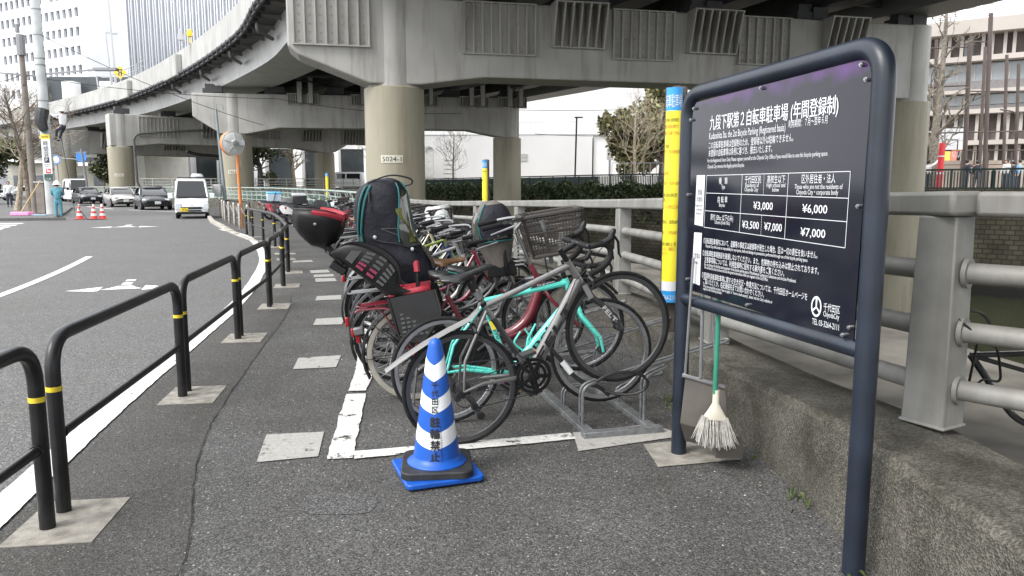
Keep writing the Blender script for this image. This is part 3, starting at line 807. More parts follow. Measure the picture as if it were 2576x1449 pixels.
def pier(label, A, B, cant, zj, zb, zt, r, flush=(), wedge=(), seats=(), plate=None, endcant=0, haunch=2.4):
    A = Vector(A); B = Vector(B); L = (B - A).length; d = (B - A).normalized(); ang = math.atan2(d.y, d.x)
    root = thing('viaduct_pier', label, 'pier', (A.x, A.y, 0), ang, 'steel piers of the elevated road')
    M_ = WM[root.name].copy()
    for s, in ((0,), (L,)):
        m = MB(M_ @ Matrix.Translation((s, 0, 0)))
        m.lathe([(r * .88, zj + .0), (r * .88, zt)], 40); m.lathe([(0, zt + .003), (r * .88, zt + .003)], 40)
        c = m.build('column', STEEL, root, smooth=40)
        m = MB(M_ @ Matrix.Translation((s, 0, 0)))
        m.lathe([(r * 1.02, -7), (r * 1.02, zj - .04), (r * .98, zj), (r * .86, zj + .02)], 40)
        m.lathe([(r * 1.026, -7), (r * 1.026, -2.6), (r * 1.0, -2.5)], 40)
        m.build('jacket', JACKET, c, smooth=40)
    h = r * .86
    P = []
    if cant: P += [(-cant, zt), (-cant, zb + (zt - zb) * .32), (-cant + .35, zb + (zt - zb) * .22), (-h, zj + .08)]
    else: P += [(-h, zt), (-h, zj + .08)]
    P += [(h, zj + .08), (h + haunch, zb), (L - h - haunch, zb), (L - h, zj + .08)]
    if endcant: P += [(L + h, zj + .08), (L + endcant, zb + (zt - zb) * .4), (L + endcant, zt)]
    else: P += [(L + .2, zj + .08), (L + .2, zt)]
    tw = r * .80
    m = MB(M_ @ Matrix(((1, 0, 0, 0), (0, 0, -1, 0), (0, 1, 0, 0), (0, 0, 0, 1))))
    m.prism(P, -tw, tw)
    m.build('cross_beam', STEEL, root, smooth=0, bevel=.06)
    for lst, d0, d1 in ((flush, .16, .16), (wedge, .25, .75)):
        for s0, s1, z0, z1 in lst:
            m = MB(M_); ribbed(m, s0, s1, z0, z1, d0, d1, -tw)
            m.build('ribbed_bracket', STEEL, root, smooth=0)
    for s in seats:
        m = MB(M_)
        ribbed(m, s - 1.1, s - .35, zt - .75, zt, .3, .35, -tw); ribbed(m, s + .35, s + 1.1, zt - .75, zt, .3, .35, -tw)
        m.box((s - .22, -tw - .3, zt + .1), (.34, .4, 1.6)); m.box((s + .62, -tw - .5, zt + .25), (.3, .5, 1.9))
        m.build('girder_seat', STEEL, root, smooth=0)
    # bearings carrying the girders
    n = max(3, int(L / 4))
    for i in range(n + 1):
        m = MB(M_); s = -cant * .6 + (L + cant * .5) * i / n
        m.box((s, 0, zt + .2), (.9, .9, .4)); m.box((s, 0, zt + .5), (.6, .6, .5)); m.box((s + .62, -.3, zt + .35), (.7, .4, .5))
        m.build('bearing', STEELD, root, smooth=0)
    if plate:
        m = MB(M_); q0 = -PI / 2 - ang - .03 + plate[1]
        rr = r * 1.02 + .02
        def on(x, y, k=0): q = q0 + x / rr; return ((rr + k) * math.cos(q), (rr + k) * math.sin(q), plate[2] + y)
        m.grid([[on(-.42 + .84 * i / 8, -.14), on(-.42 + .84 * i / 8, .14)] for i in range(9)])
        m.mat(1); m.text(plate[0], lambda x, y: on(x, y, .012), .26, .72, 0, -.09, 'c', bold=.02)
        m.build('number_plate', [mat('plate_cream', (.62, .60, .50), .6, var=.1), INK], root, smooth=0)
    return root, M_, L, tw
r1 = pier('nearest pier, broad cream column with its haunched beam carrying ribbed boxes behind the bicycles', (-4.55, 30), (17.6, 35), 3.85, 5.2, 5.62, 8.42, 1.12,
     flush=[(-3.62, -.95, 6.6, 8.42), (2.6, 5.35, 6.5, 8.35), (8.55, 11.1, 6.5, 8.35), (14.0, 16.3, 6.5, 8.35)], wedge=[(6.05, 8.1, 6.85, 8.4), (11.75, 13.8, 6.85, 8.4), (17.9, 19.6, 6.85, 8.4)], plate=('5024-1', .06, 2.5))
pier('second pier down the canal, behind the round traffic mirror', (-21.1, 59), (-.4, 62), 2.9, 5.35, 5.9, 8.4, 1.1, seats=(5.2, 9.9, 14.2, 18.2, 21.2), plate=('5023-1', .1, 2.6))
r3 = pier('third pier with dark finned brackets, its column rising behind the parked cars', (-38.2, 75), (-21.5, 88), 0, 5.3, 5.7, 8.4, 1.12, flush=[(1.6, 5.2, 6.4, 8.2), (13, 15.6, 6.6, 8.2)], wedge=[(7.5, 11.5, 6.4, 8.3), (18.2, 20.4, 6.5, 8.3), (23, 26, 6.3, 8.3)], endcant=3.4, plate=('5022-1', .3, 2.6))
pier('farthest pier, in deep shade behind the white high roof van', (-55.3, 95), (-41.5, 112), 2.4, 5.2, 5.6, 8.4, 1.15, wedge=[(4, 8, 6.4, 8.2), (12, 15, 6.4, 8.2)])
# rain pipes down the third pier
root = r3[0]; M_ = r3[1]
m = MB(M_)
m.tube(rounded([(8, -1.6, 9.6), (8, -1.6, 7.2), (4.2, -1.55, 6.9), (1.5, -1.35, 6.6), (1.0, -1.3, 6.2), (1.1, -1.25, 1.6), (2.4, -1.4, .4)], .5), .12, 8)
m.build('rain_pipe', mat('pipe_grey', (.10, .10, .095), .6, var=.2), root)
m = MB(M_); m.tube(rounded([(7, 3, 5.2), (8, 3, 4.9), (13, 3, 4.6), (14.8, 3, 4.2), (15, 3, .5)], .5), .17, 8); m.build('rain_pipe', DARK, root)

# lamp columns and yellow warning sign standing on the elevated road
for (y, h, ln, lab) in ((84, 13.2, 1.1, 'tall thin grey lamp column on the motorway, arm pointing right'), (84.8, 7.2, .5, 'shorter grey lamp column beside the taller one on the motorway'), (88, 3.0, .6, 'shortest grey lamp column behind the motorway parapet')):
    i = min(range(len(EL)), key=lambda k: abs(EL[k].y - y)); p = sec(i, .9, 11)
    root = thing('motorway_lamp', lab, 'street lamp', p, 0, 'lamp columns on the elevated road')
    m = MB(); m.tube([p, p + Vector((-.3, 0, h))], [.13, .07], 8); m.build('lamp_post', ALU, root)
    m = MB(); m.tube([p + Vector((-.3, 0, h)), p + Vector((ln - .1, 0, h - .1))], .06, 6); m.box(p + Vector((ln + .1, 0, h - .12)), (.7, .3, .14)); m.build('lamp_head', ALU, root)
i = min(range(len(EL)), key=lambda k: abs(EL[k].y - 82)); p = sec(i, .6, 12.2) + Vector((0, 0, 0))
root = thing('warning_sign', 'yellow diamond road sign above the motorway parapet', 'road sign', p)
m = MB(); m.tube([p, p + Vector((0, 0, 1.3))], .04, 6); m.build('sign_post', ALU, root)
c = p + Vector((0, -.1, 1.2))
m = MB(); m.box(c, (1.0, .04, 1.0), m=Matrix.Rotation(R(45), 3, 'Y')); m.mat(1); m.bar(c + Vector((-.12, -.03, -.3)), c + Vector((-.12, -.03, .3)), .02, .1, up=(1, 0, 0)); m.bar(c + Vector((.14, -.03, -.3)), c + Vector((.14, -.03, .3)), .02, .1, up=(1, 0, 0)); m.bar(c + Vector((-.25, -.03, .3)), c + Vector((.28, -.03, .3)), .02, .1)
m.build('sign_face', [mat('sign_yellow', (.8, .55, .02), .5, var=0), INK], root, smooth=0)
i = min(range(len(EL)), key=lambda k: abs(EL[k].y - 59.5)); p = sec(i, -.05, 12.25)
root = thing('beacon', 'small yellow warning beacons on the motorway parapet', 'beacon', p)
m = MB(); m.tube([p, p + Vector((0, 0, .5))], .05, 6); m.lathe([(.18, .5), (.22, .75), (.12, 1.0), (0, 1.05)], 10, Matrix.Translation(p)); m.build('beacon_lamp', mat('sign_yellow', (.8, .55, .02)), root)
m = MB(); q = p + Vector((-.5, -.2, 0)); m.tube([q, q + Vector((-.2, 0, 1.1))], .07, 6); m.box(q + Vector((-.1, 0, .4)), (.4, .3, .4)); m.build('beacon_bracket', ALU, root)

# ================================================================== BUILDINGS
PANEG = mat('window_glass', (.10, .115, .13), .12, var=.3, scale=.4, spec=.7)
def facade(root, M_, xs, zs, holes, W0, W1, Z0, Z1, wallm, depth=.35, body=8.0, pane=PANEG, wname='window', frame_m=None, maxw=100):
    """wall with real openings: xs, zs window spans [(a, b)...]; holes(i, j) says whether cell i, j is open"""
    bx = sorted({W0, W1, *[v for s in xs for v in s]}); bz = sorted({Z0, Z1, *[v for s in zs for v in s]})
    m = MB(M_); op = []
    for a, c in zip(bx, bx[1:]):
        for e, g in zip(bz, bz[1:]):
            i = next((k for k, s in enumerate(xs) if s[0] <= a and c <= s[1]), None); j = next((k for k, s in enumerate(zs) if s[0] <= e and g <= s[1]), None)
            if i is not None and j is not None and holes(i, j):
                op.append((a, c, e, g, i, j))
                m.add([(a, 0, e), (c, 0, e), (c, 0, g), (a, 0, g), (a, depth, e), (c, depth, e), (c, depth, g), (a, depth, g)], [(0, 1, 5, 4), (1, 2, 6, 5), (2, 3, 7, 6), (3, 0, 4, 7)])
            else: m.add([(a, 0, e), (c, 0, e), (c, 0, g), (a, 0, g)], [(0, 1, 2, 3)])
    m.add([(W0, 0, Z0), (W1, 0, Z0), (W1, body, Z0), (W0, body, Z0), (W0, 0, Z1), (W1, 0, Z1), (W1, body, Z1), (W0, body, Z1)], [(1, 2, 6, 5), (2, 3, 7, 6), (3, 0, 4, 7), (4, 5, 6, 7)])
    m.build('wall', wallm, root, smooth=0)
    cache = {}; rest = MB(M_)
    for n_, (a, c, e, g, i, j) in enumerate(op):
        k = (round(c - a, 2), round(g - e, 2))
        if n_ >= maxw:
            rest.add([(a, depth - .02, e), (c, depth - .02, e), (c, depth - .02, g), (a, depth - .02, g)], [(0, 1, 2, 3)]); continue
        if k not in cache:
            w_, h_ = c - a, g - e; t = min(.07, w_ * .08)
            q = MB(); q.add([(0, depth - .02, 0), (w_, depth - .02, 0), (w_, depth - .02, h_), (0, depth - .02, h_)], [(0, 1, 2, 3)]); q.mat(1)
            for c0, s0 in (((w_ / 2, depth - .06, t / 2), (w_, .08, t)), ((w_ / 2, depth - .06, h_ - t / 2), (w_, .08, t)), ((t / 2, depth - .06, h_ / 2), (t, .08, h_ - 2 * t)), ((w_ - t / 2, depth - .06, h_ / 2), (t, .08, h_ - 2 * t))): q.box(c0, s0)
            x = q.build(wname, [pane, frame_m or ALU], root, smooth=0, local=True); cache[k] = x
        else:
            x = cache[k].copy(); COL.objects.link(x); x.parent = root
        x.matrix_local = WM[root.name].inverted() @ M_ @ Matrix.Translation((a, 0, e))
    if rest.v: rest.build(wname, pane, root, smooth=0)['kind'] = 'stuff'

# white office block, square punched windows
o_ = Vector((-81.6, 150, 0)); M_ = frame(o_, (22, -12, 0))
root = thing('office_block', 'white office block with rows of small square windows behind the utility pole', 'building', o_)
xs = [(-2.9 - k * 1.95, -2.9 - k * 1.95 + 1.15) for k in range(14)]; zs = [(9 + 3.55 * j, 9 + 3.55 * j + 1.75) for j in range(12)]
xs = sorted(xs)
facade(root, M_, xs, zs, lambda i, j: not (i in (8, ) and j > 7), -40, 0, 0, 60, mat('office_white', (.66, .67, .69), .7, var=.05, scale=.2), .55, 9, maxw=100)

# tower with dark upright window strips
o_ = Vector((-96, 190, 0)); M_ = frame(o_, (1, -.12, 0))
root = thing('office_tower', 'pale high-rise tower striped with tall dark window bands', 'building', o_)
TW = mat('tower_white', (.60, .615, .65), .6, var=.06, scale=.15)
m = MB(M_); m.box((25, 20.2, 50), (50, 39, 100)); m.build('wall', TW, root, smooth=0)
STR = mat('tower_glass', (.045, .05, .065), .25, var=.3, scale=.2)
for k in range(32):
    x = 1.0 + k * 1.55
    m = MB(M_); m.box((x, .69, 50), (.62, .02, 99)); m.mat(1); m.box((x + .36, .32, 50), (.30, .72, 99)); m.box((x - .36, .45, 50), (.30, .46, 99))
    for j in range(27): m.box((x, .6, 3 + j * 3.6), (.62, .15, .3))
    m.build('window_band', [STR, TW], root, smooth=0)
m = MB(M_)
for k in range(32):
    for j in range(27): m.box((1.0 + k * 1.55 + .775, .69, 3 + j * 3.6), (.6, .03, .06))
m.build('floor_joint', mat('joint_grey', (.35, .36, .38), .7, var=0), root, smooth=0)

# colonnaded building behind the piers
o_ = Vector((-86, 137, 0)); M_ = frame(o_, (1, .03, 0))
root = thing('colonnade_building', 'white columned building with dark bays seen between the piers', 'building', o_)
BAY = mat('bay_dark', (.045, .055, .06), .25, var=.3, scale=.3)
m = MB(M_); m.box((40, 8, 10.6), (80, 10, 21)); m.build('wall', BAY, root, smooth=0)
for k in range(13):
    m = MB(M_); m.box((k * 6.6 + .8, 1.6, 10), (2.0, 2.6, 20)); m.build('column', WHITEP, root, smooth=0)
m = MB(M_)
for k in range(13):
    for j in range(3): m.box((k * 6.6 + 2.6 + j * 1.75, 2.9, 10.4), (1.05, .5, 2.3)); m.box((k * 6.6 + 2.6 + j * 1.75, 2.9, 14), (1.05, .5, 2.6))
    m.box((k * 6.6 + 4.3, 2.85, 8.7), (4.9, .6, .7))
m.build('window_pier', WHITEP, root, smooth=0)
m = MB(M_)
for k in range(12): m.box((k * 6.6 + 4.3, 2.6, 1.0), (4.6, .2, 2.0))
m.build('planter_hedge', mat('dark_hedge', (.02, .03, .018), .9, var=.4, scale=2), root, smooth=0)

# pale hall behind the far pier
o_ = Vector((-74, 122, 0)); M_ = frame(o_, (1, -.15, 0))
root = thing('pale_hall', 'cream blank walled hall with sloping roof seen under the motorway', 'building', o_)
m = MB(M_)
m.prism([(1, 0), (17, 0), (17, 6.8), (5, 7.0), (1, 6.2)], 0, -12, Matrix(((1, 0, 0, 0), (0, 0, -1, 0), (0, 1, 0, 0), (0, 0, 0, 1))))
m.build('wall', mat('hall_cream', (.72, .70, .64), .8, var=.08, scale=.5), root, smooth=0)
m = MB(M_); m.box((5.2, -.02, 1.6), (1.3, .06, 2.6)); m.box((12, -.02, 3.4), (.08, .06, 6.6)); m.build('door', mat('hall_shade', (.4, .4, .38), .8, var=.1), root, smooth=0)
o_ = Vector((-78, 116, 0)); M_ = frame(o_, (1, .1, 0))
root = thing('low_house', 'low pale house with lean-to roof beyond the utility pole', 'building', o_)
m = MB(M_); m.box((9, 4, 2.6), (15, 8, 5.2)); m.build('wall', mat('house_cream', (.50, .48, .42), .9, var=.15, scale=.6), root, smooth=0)
m = MB(M_); m.add([(1, -1.2, 5.0), (16.8, -1.2, 5.0), (16.8, 8.4, 6.8), (1, 8.4, 6.8), (1, -1.2, 5.15), (16.8, -1.2, 5.15), (16.8, 8.4, 6.95), (1, 8.4, 6.95)], [(0, 1, 2, 3), (7, 6, 5, 4), (0, 4, 5, 1), (1, 5, 6, 2), (2, 6, 7, 3), (3, 7, 4, 0)]); m.build('roof', WHITEP, root, smooth=0)
for k in range(5):
    m = MB(M_); m.box((3 + k * 2.9, -.03, 2.4), (1.3, .1, 1.6)); m.build('window', PANEG, root, smooth=0)

# white plant building across the canal
o_ = Vector((-12, 104, FARZ)); M_ = frame(o_, (1, -.06, 0))
root = thing('plant_building', 'bright white windowless building with louvres and rooftop ducts across the canal', 'building', o_)
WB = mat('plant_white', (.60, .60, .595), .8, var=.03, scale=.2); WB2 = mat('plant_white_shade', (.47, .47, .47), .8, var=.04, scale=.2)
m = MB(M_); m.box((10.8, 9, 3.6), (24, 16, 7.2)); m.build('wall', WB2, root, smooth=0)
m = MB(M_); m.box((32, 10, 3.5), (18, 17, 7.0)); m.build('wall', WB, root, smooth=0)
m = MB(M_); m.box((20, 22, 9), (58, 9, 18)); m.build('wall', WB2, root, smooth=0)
m = MB(M_); m.box((13, 1.1, 7.3), (28.2, .4, .25)); m.box((32, 1.6, 7.1), (18.3, .3, .3)); m.build('roof_edge', WB, root, smooth=0)
GR = mat('louvre_grey', (.45, .45, .44), .6, var=.1)
for (x, z, w_, h_, y) in ((13.0, 4.1, 2.2, 1.1, .98), (25.2, 4.6, .9, 1.5, 1.45), (32.0, 4.6, .9, 1.5, 1.45), (28.5, 11.8, 2.6, 1.4, 17.4), (24.6, 8.4, .9, .6, 17.4), (26.9, 8.4, .9, .6, 17.4), (37, 13.6, .35, 1.5, 17.4), (37.8, 13.6, .35, 1.5, 17.4), (3.4, 2.4, 1.6, 3.6, .98)):
    s = MB(M_); s.box((x, y + .05, z), (w_, .1, h_))
    for k in range(6): s.box((x, y - .04, z - h_ / 2 + h_ * (k + .5) / 6), (w_ - .1, .1, h_ * .06))
    s.build('louvre', GR, root, smooth=0)
m = MB(M_); m.tube([(12, 14, 9.9), (21, 14, 10)], .12, 6); m.tube([(14, 14, 7), (14, 14, 11.4)], .1, 6); m.tube([(20, 14, 7), (20, 14, 10)], .1, 6); m.tube([(24.8, 1.2, 6.9), (24.8, 1.2, 4.2)], .08, 6); m.build('rooftop_pipe', GR, root)
m = MB(M_)
for x in (-6.0, -3.4): m.lathe([(.7, 0), (.7, .3)], 12, Matrix.Translation((x + 4, .9, 5)) @ Matrix.Rotation(R(90), 4, 'X'), 0, PI); m.box((x + 4, 1.0, 3.2), (1.2, .1, 3.4))
m.build('arched_recess', GR, root, smooth=0)

# school: floors, upright fins, glass bands
A = Vector((66, 64.9, FARZ)); B = Vector((22, 94, FARZ)); M_ = frame(B, A - B); L = (A - B).length
root = thing('school_building', 'large pale school building with upright fins and glass floors behind the yard', 'building', B)
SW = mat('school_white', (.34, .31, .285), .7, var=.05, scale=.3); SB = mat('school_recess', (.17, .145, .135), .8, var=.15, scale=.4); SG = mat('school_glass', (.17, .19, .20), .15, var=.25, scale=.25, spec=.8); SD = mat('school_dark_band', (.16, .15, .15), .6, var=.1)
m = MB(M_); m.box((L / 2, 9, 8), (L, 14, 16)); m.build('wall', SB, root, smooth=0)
for z, h, pr in ((16.0, 1.3, 1.2), (12.9, .5, .9), (9.7, .35, .7), (7.7, .45, .9), (4.6, .45, .9)):
    s = MB(M_); s.box((L / 2, 1.6 - pr / 2, z), (L, 1.2 + pr, h)); s.build('floor_band', SW, root, smooth=0)
for z, h in ((11.7, 1.75), (8.95, 1.0)):
    s = MB(M_); s.box((L / 2, 1.7, z), (L, .4, h)); s.mat(1)
    for k in range(int(L / 1.5)): s.box((k * 1.5 + .5, 1.47, z), (.08, .1, h))
    s.build('glass_band', [SG, SW], root, smooth=0)
for z, h in ((10.4, .85), (8.15, .5)):
    s = MB(M_); s.box((L / 2, 1.75, z), (L, .5, h)); s.build('spandrel', SD, root, smooth=0)
for z, h in ((14.25, 2.2), (6.15, 2.65), (2.2, 4.3)):
    s = MB(M_)
    for k in range(56):
        x = .6 + k * .93 + (.16 if k % 2 else 0); s.box((x, 1.35, z), (.30, .75, h))
    s.build('fin_screen', SW, root, smooth=0)
s = MB(M_)
for k in range(26):
    x = 1 + k * (L - 2) / 25 + .9
    for z, h in ((14.25, 2.2), (6.15, 2.65)):
        if k % 3 == 1: s.box((x, 1.96, z), (.9, .1, h))
s.build('window_pane', SG, root, smooth=0)
s = MB(M_)
for k in range(14): s.box((L / 2, 1.2, 16.9 + k * .22), (L, .15, .08))
s.build('roof_louvre', SW, root, smooth=0)

# ================================================================== TREES
def bare_tree(name, label, base, h, rad, spread, seed, levels=4, lean=(0, 0), stubs=False, mt=BARK, group=None, first=.35, up=.35):
    rnd = random.Random(seed)
    root = thing(name, label, 'tree', base, 0, group)
    base = Vector(base); tr = MB(); cr = MB()
    top = base + Vector((lean[0], lean[1], h))
    n = 9; pts = []
    for i in range(n + 1):
        t = i / n; pts.append(base.lerp(top, t) + Vector((math.sin(t * 5 + seed) * .05 * h * .2, math.cos(t * 4 + seed) * .05 * h * .2, 0)))
    rr = [rad * (1.25 if i == 0 else 1) * (1 - .72 * i / n) for i in range(n + 1)]
    tr.tube(pts, rr, 9)
    def grow(p, d, l, r, lev):
        q = [p]; c = p
        for k in range(4):
            d = (d + Vector((rnd.gauss(0, .16), rnd.gauss(0, .16), rnd.gauss(.05, .12)))).normalized(); c = c + d * l / 4; q.append(c)
        cr.tube(q, [r * (1 - .16 * k) for k in range(5)], 5 if lev < 2 else 3, cap=lev < 2)
        if lev >= levels: return
        for k in range(rnd.choice((2, 3, 3, 4)) if lev else 4):
            a = q[rnd.randint(1, 4)]; dd = (d + Vector((rnd.gauss(0, .6), rnd.gauss(0, .6), rnd.gauss(up * .6, .4)))).normalized()
            grow(a, dd, l * rnd.uniform(.5, .75), max(.006, r * .55), lev + 1)
    nb = 15
    for i in range(nb):
        t = first + (1 - first) * i / nb; k = min(n - 1, int(t * n)); p = pts[k].lerp(pts[k + 1], t * n - k)
        a = i * 2.4 + rnd.uniform(-.4, .4); u = rnd.uniform(up - .2, up + .5)
        d = Vector((math.cos(a), math.sin(a), u)).normalized()
        l = spread * (1.15 - .75 * t) * rnd.uniform(.7, 1.15)
        grow(p, d, l if not stubs else l * .8, rad * (.42 if stubs else .32) * (1.1 - .7 * t), 1 if i % 2 else 0)
    tr.build('trunk', mt, root); cr.build('crown', mt, root, smooth=60)
    return root
def leafy_tree(name, label, base, h, rx, rz, seed, fm, leaf=.22, count=5200, trunk=.22, cz=.62, group=None, ry=None):
    rnd = random.Random(seed); random.seed(seed)
    root = thing(name, label, 'tree', base, 0, group); base = Vector(base)
    tr = MB(); c = base + Vector((0, 0, h * cz)); pts = []
    cl = [(c + Vector((rnd.gauss(0, .42) * rx, rnd.gauss(0, .42) * (ry or rx), rnd.gauss(0, .42) * rz)), rnd.uniform(.26, .5)) for _ in range(16)]
    tr.tube([base, base + Vector((.1, 0, h * .3)), c], [trunk * 1.2, trunk, trunk * .4], 8)
    for q, s in cl[:9]: tr.tube([base + Vector((.1, 0, h * .3)), base.lerp(q, .6) + Vector((0, 0, .2)), q], [trunk * .5, trunk * .3, .03], 5)
    for i in range(count):
        q, s = rnd.choice(cl)
        v = Vector((rnd.gauss(0, 1), rnd.gauss(0, 1), rnd.gauss(0, 1))).normalized() * (rnd.random() ** .4)
        pts.append(q + Vector((v.x * rx * s, v.y * (ry or rx) * s, v.z * rz * s)))
    m = MB(); leaf_cloud(m, pts, leaf)
    tr.build('trunk', BARK, root); m.build('crown', fm, root, smooth=0)
    return root
LEAFA = foliage_mat('leaf_dark', (.018, .033, .012), (.06, .088, .028), (.14, .15, .06))
LEAFB = foliage_mat('leaf_bronze', (.05, .062, .025), (.135, .138, .058), (.24, .215, .10))
BARKP = mat('bark_pale', (.33, .28, .21), .95, var=.3, scale=8)
BARKG = mat('bark_grey', (.20, .175, .145), .95, var=.3, scale=8)
leafy_tree('evergreen_tree', 'broad evergreen tree with bronze tinted crown across the canal behind the yellow notice', (15.0, 77, FARZ), 9.6, 4.2, 4.6, 5, LEAFB, .26, 7000, .3, .58)
leafy_tree('evergreen_tree', 'rounded olive evergreen tree behind the pruned bare tree across the canal', (11.8, 75, FARZ), 8.2, 2.6, 3.6, 6, LEAFB, .26, 5000, .25, .56)
bare_tree('bare_tree', 'leafless tree with fanned pale twigs in front of the evergreen across the canal', (11.2, 70, FARZ), 7.4, .20, 3.5, 21, 4, mt=BARKP, first=.22, up=.75)
bare_tree('bare_tree', 'small leafless tree before the white plant building beside the nearest pier', (-7.0, 92, FARZ), 6.6, .13, 3.0, 22, 4, first=.3, up=.5)
bare_tree('bare_tree', 'tall pollarded leafless tree with stubby branches in front of the school', (25.6, 46.5, FARZ), 10.6, .30, 2.6, 23, 3, stubs=True, mt=BARKG, first=.18, up=.55)
leafy_tree('shrub_tree', 'small olive tree in front of the school ground floor', (31, 62, FARZ), 6.5, 2.6, 2.6, 8, LEAFB, .2, 2600, .15, .55)
bare_tree('street_tree', 'leafless street tree with thick dark trunk just left of the utility pole', (-24.9, 39.6, .12), 6.0, .18, 3.2, 24, 4, lean=(-.9, 0), first=.45, up=.3, group=None)
bare_tree('street_tree', 'slanting leafless street tree with pale brown trunk at the left kerb', (-28.1, 43.2, .12), 5.2, .17, 3.4, 26, 4, lean=(1.1, 0), mt=BARKP, first=.5, up=.3)
leafy_tree('evergreen_tree', 'glossy dark evergreen tree at the left edge behind the street trees', (-42, 60, .1), 6.8, 3.2, 2.9, 9, LEAFA, .24, 4200, .2, .55)
leafy_tree('evergreen_tree', 'thin green street tree in front of the cream hall', (-55.5, 104, 0), 7.0, 2.0, 2.3, 10, LEAFA, .22, 1400, .12, .6)
leafy_tree('evergreen_tree', 'ragged evergreen tree before the columned building between the piers', (-37, 112, FARZ), 9, 2.6, 3.0, 12, LEAFA, .24, 1500, .25, .62)
bare_tree('bare_tree', 'stout bare plane tree beside the round pink sign beyond the bridge', (-32, 112, .8), 8.5, .42, 3.0, 27, 3, stubs=True, mt=BARKP, first=.35)
bare_tree('bare_tree', 'dark leafless conifer left of the nearest pier', (-17.5, 100, FARZ), 9.5, .2, 2.6, 28, 4, first=.25, up=.05)

# ================================================================== CANAL BRIDGE
o_ = Vector((-37.5, 83, 0)); M_ = frame(o_, (19.5, 3.2, 0))
root = thing('canal_bridge', 'low canal bridge with slim pale railings under the motorway', 'bridge', o_)
m = MB(M_); m.box((8.5, 2, .95), (24, 4, .55)); m.build('deck', mat('bridge_grey', (.30, .29, .27), .7, var=.15), root, smooth=0)
m = MB(M_)
for z in (2.35, 2.0, 1.72, 1.45): m.bar((-3.5, .05, z), (20.4, .05, z), .07, .09 if z > 2.2 else .06)
for k in range(13): m.box((-3.4 + k * 2, .06, 1.78), (.14 if k % 3 == 0 else .1, .1, 1.1))
m.build('bridge_railing', mat('bridge_rail', (.50, .49, .45), .5, var=.1), root, smooth=0)
m = MB(M_)
for z in (2.4, 1.9, 1.5): m.bar((-3.5, 3.9, z), (20, 3.9, z), .06, .06)
for k in range(22): m.box((-3.4 + k * 1.1, 3.9, 1.8), (.07, .07, 1.2))
m.build('bridge_railing', mat('bridge_rail_far', (.16, .20, .20), .5, var=.1), root, smooth=0)
c = D(804, 447, 90)
root = thing('round_sign', 'round pink road sign on a pole beyond the canal bridge', 'road sign', (c.x, 90, 1.2))
m = MB(); m.tube([(c.x, 90, 1.2), (c.x, 90, 3.4)], .05, 6); m.build('sign_post', ALU, root)
m = MB(Matrix.Translation((c.x, 89.9, 2.9)) @ Matrix.Rotation(R(90), 4, 'X')); m.lathe([(0, .02), (.36, .02), (.36, -.02), (0, -.02)], 20); m.mat(1); m.lathe([(.37, .03), (.47, .03), (.47, -.03), (.37, -.03)], 20, closed_prof=True); m.box((0, 0, .03), (.5, .14, .03)); m.build('sign_face', [WINK, mat('sign_pink', (.42, .08, .25), .5, var=0)], root)
leafy_tree('shrub', 'small bright green shrub behind the canal bridge railing', (-28.9, 91, 1.0), 2.6, 1.1, 1.0, 13, LEAFB, .12, 700, .04, .55)

# ================================================================== SCHOOL YARD THINGS
NETP = mat('net_post_brown', (.075, .055, .048), .5, var=.1)
for (px, top, Y, r_, lab) in ((2355, 100, 50, .10, 'leftmost brown net post, behind the pollarded tree'), (2440, 95, 47, .13, 'thick brown net post joined by a top rail, nearest the basketball hoop'), (2478, 118, 52, .10, 'slim brown net post close behind the tallest one'), (2492, 34, 45, .12, 'tallest leaning brown net post of the schoolyard'), (2532, 138, 52, .10, 'thin brown net post right of the tallest one'), (2562, 160, 50, .10, 'brown net post with a grey box near the right edge')):
    t = D(px, top, Y); b0 = D(px - (14 if px in (2440, 2492, 2478) else 6), 425, Y); b0.z = FARZ
    root = thing('net_post', lab, 'post', b0, 0, 'net posts in the schoolyard')
    m = MB(); m.tube([b0, t], r_, 8); m.build('post', NETP, root)
    m = MB(); m.box(b0 + Vector((0, 0, .06)), (r_ * 4, r_ * 4, .12)); 
    m.build('base_plate', NETP, root, smooth=0)
    if px != 2562: continue
    m = MB(); m.box(b0.lerp(t, .44) + Vector((.15, -.2, 0)), (.45, .25, .5)); m.build('control_box', NETP, root, smooth=0)
    m = MB(); m.tube(rounded([b0.lerp(t, .55), b0.lerp(t, .62) + Vector((-.1, 0, 0)), b0.lerp(t, .64) + Vector((-1.1, 0, 0))], .3), .05, 6); m.build('lamp_arm', NETP, root)
root = thing('net_railing', 'thin brown rails strung between the schoolyard net posts', 'railing', (24, 47.5, FARZ))
for y0, y1, z in ((2300, 2440, 118), (2440, 2480, 105), (2300, 2440, 215), (2440, 2575, 230), (2300, 2575, 330)):
    net = MB(); net.tube([D(y0, z + (6 if y0 < 2400 else 0), 47.5), D(y1, z, 47.5)], .045, 5); net.build('net_rail', NETP, root)
# knee-high yard fence of brown uprights and rail
root = thing('yard_fence', 'thin brown post-and-rail fence behind the pupils in the schoolyard', 'fence', (30, 50, FARZ))
m = MB()
for px in (2420, 2452, 2468, 2486, 2545, 2566): p = D(px, 380, 52); m.tube([(p.x, 52, FARZ), (p.x, 52, 3.8)], .06, 6)
m.build('upright', NETP, root); m = MB(); m.tube([D(2370, 378, 52), D(2600, 378, 52)], .04, 5); m.tube([D(2370, 415, 52), D(2600, 413, 52)], .03, 5); m.build('fence_rail', NETP, root)
m = MB(); a = D(2372, 405, 54); c = D(2640, 405, 54); m.bar((a.x, 54, 2.3), (c.x, 54, 2.3), .3, 2.0)
tag(m.build('yard_wall', mat('yard_wall', (.36, .30, .25), .9, var=.2, scale=.5), smooth=0), 'low tan wall behind the schoolyard fence', 'wall')
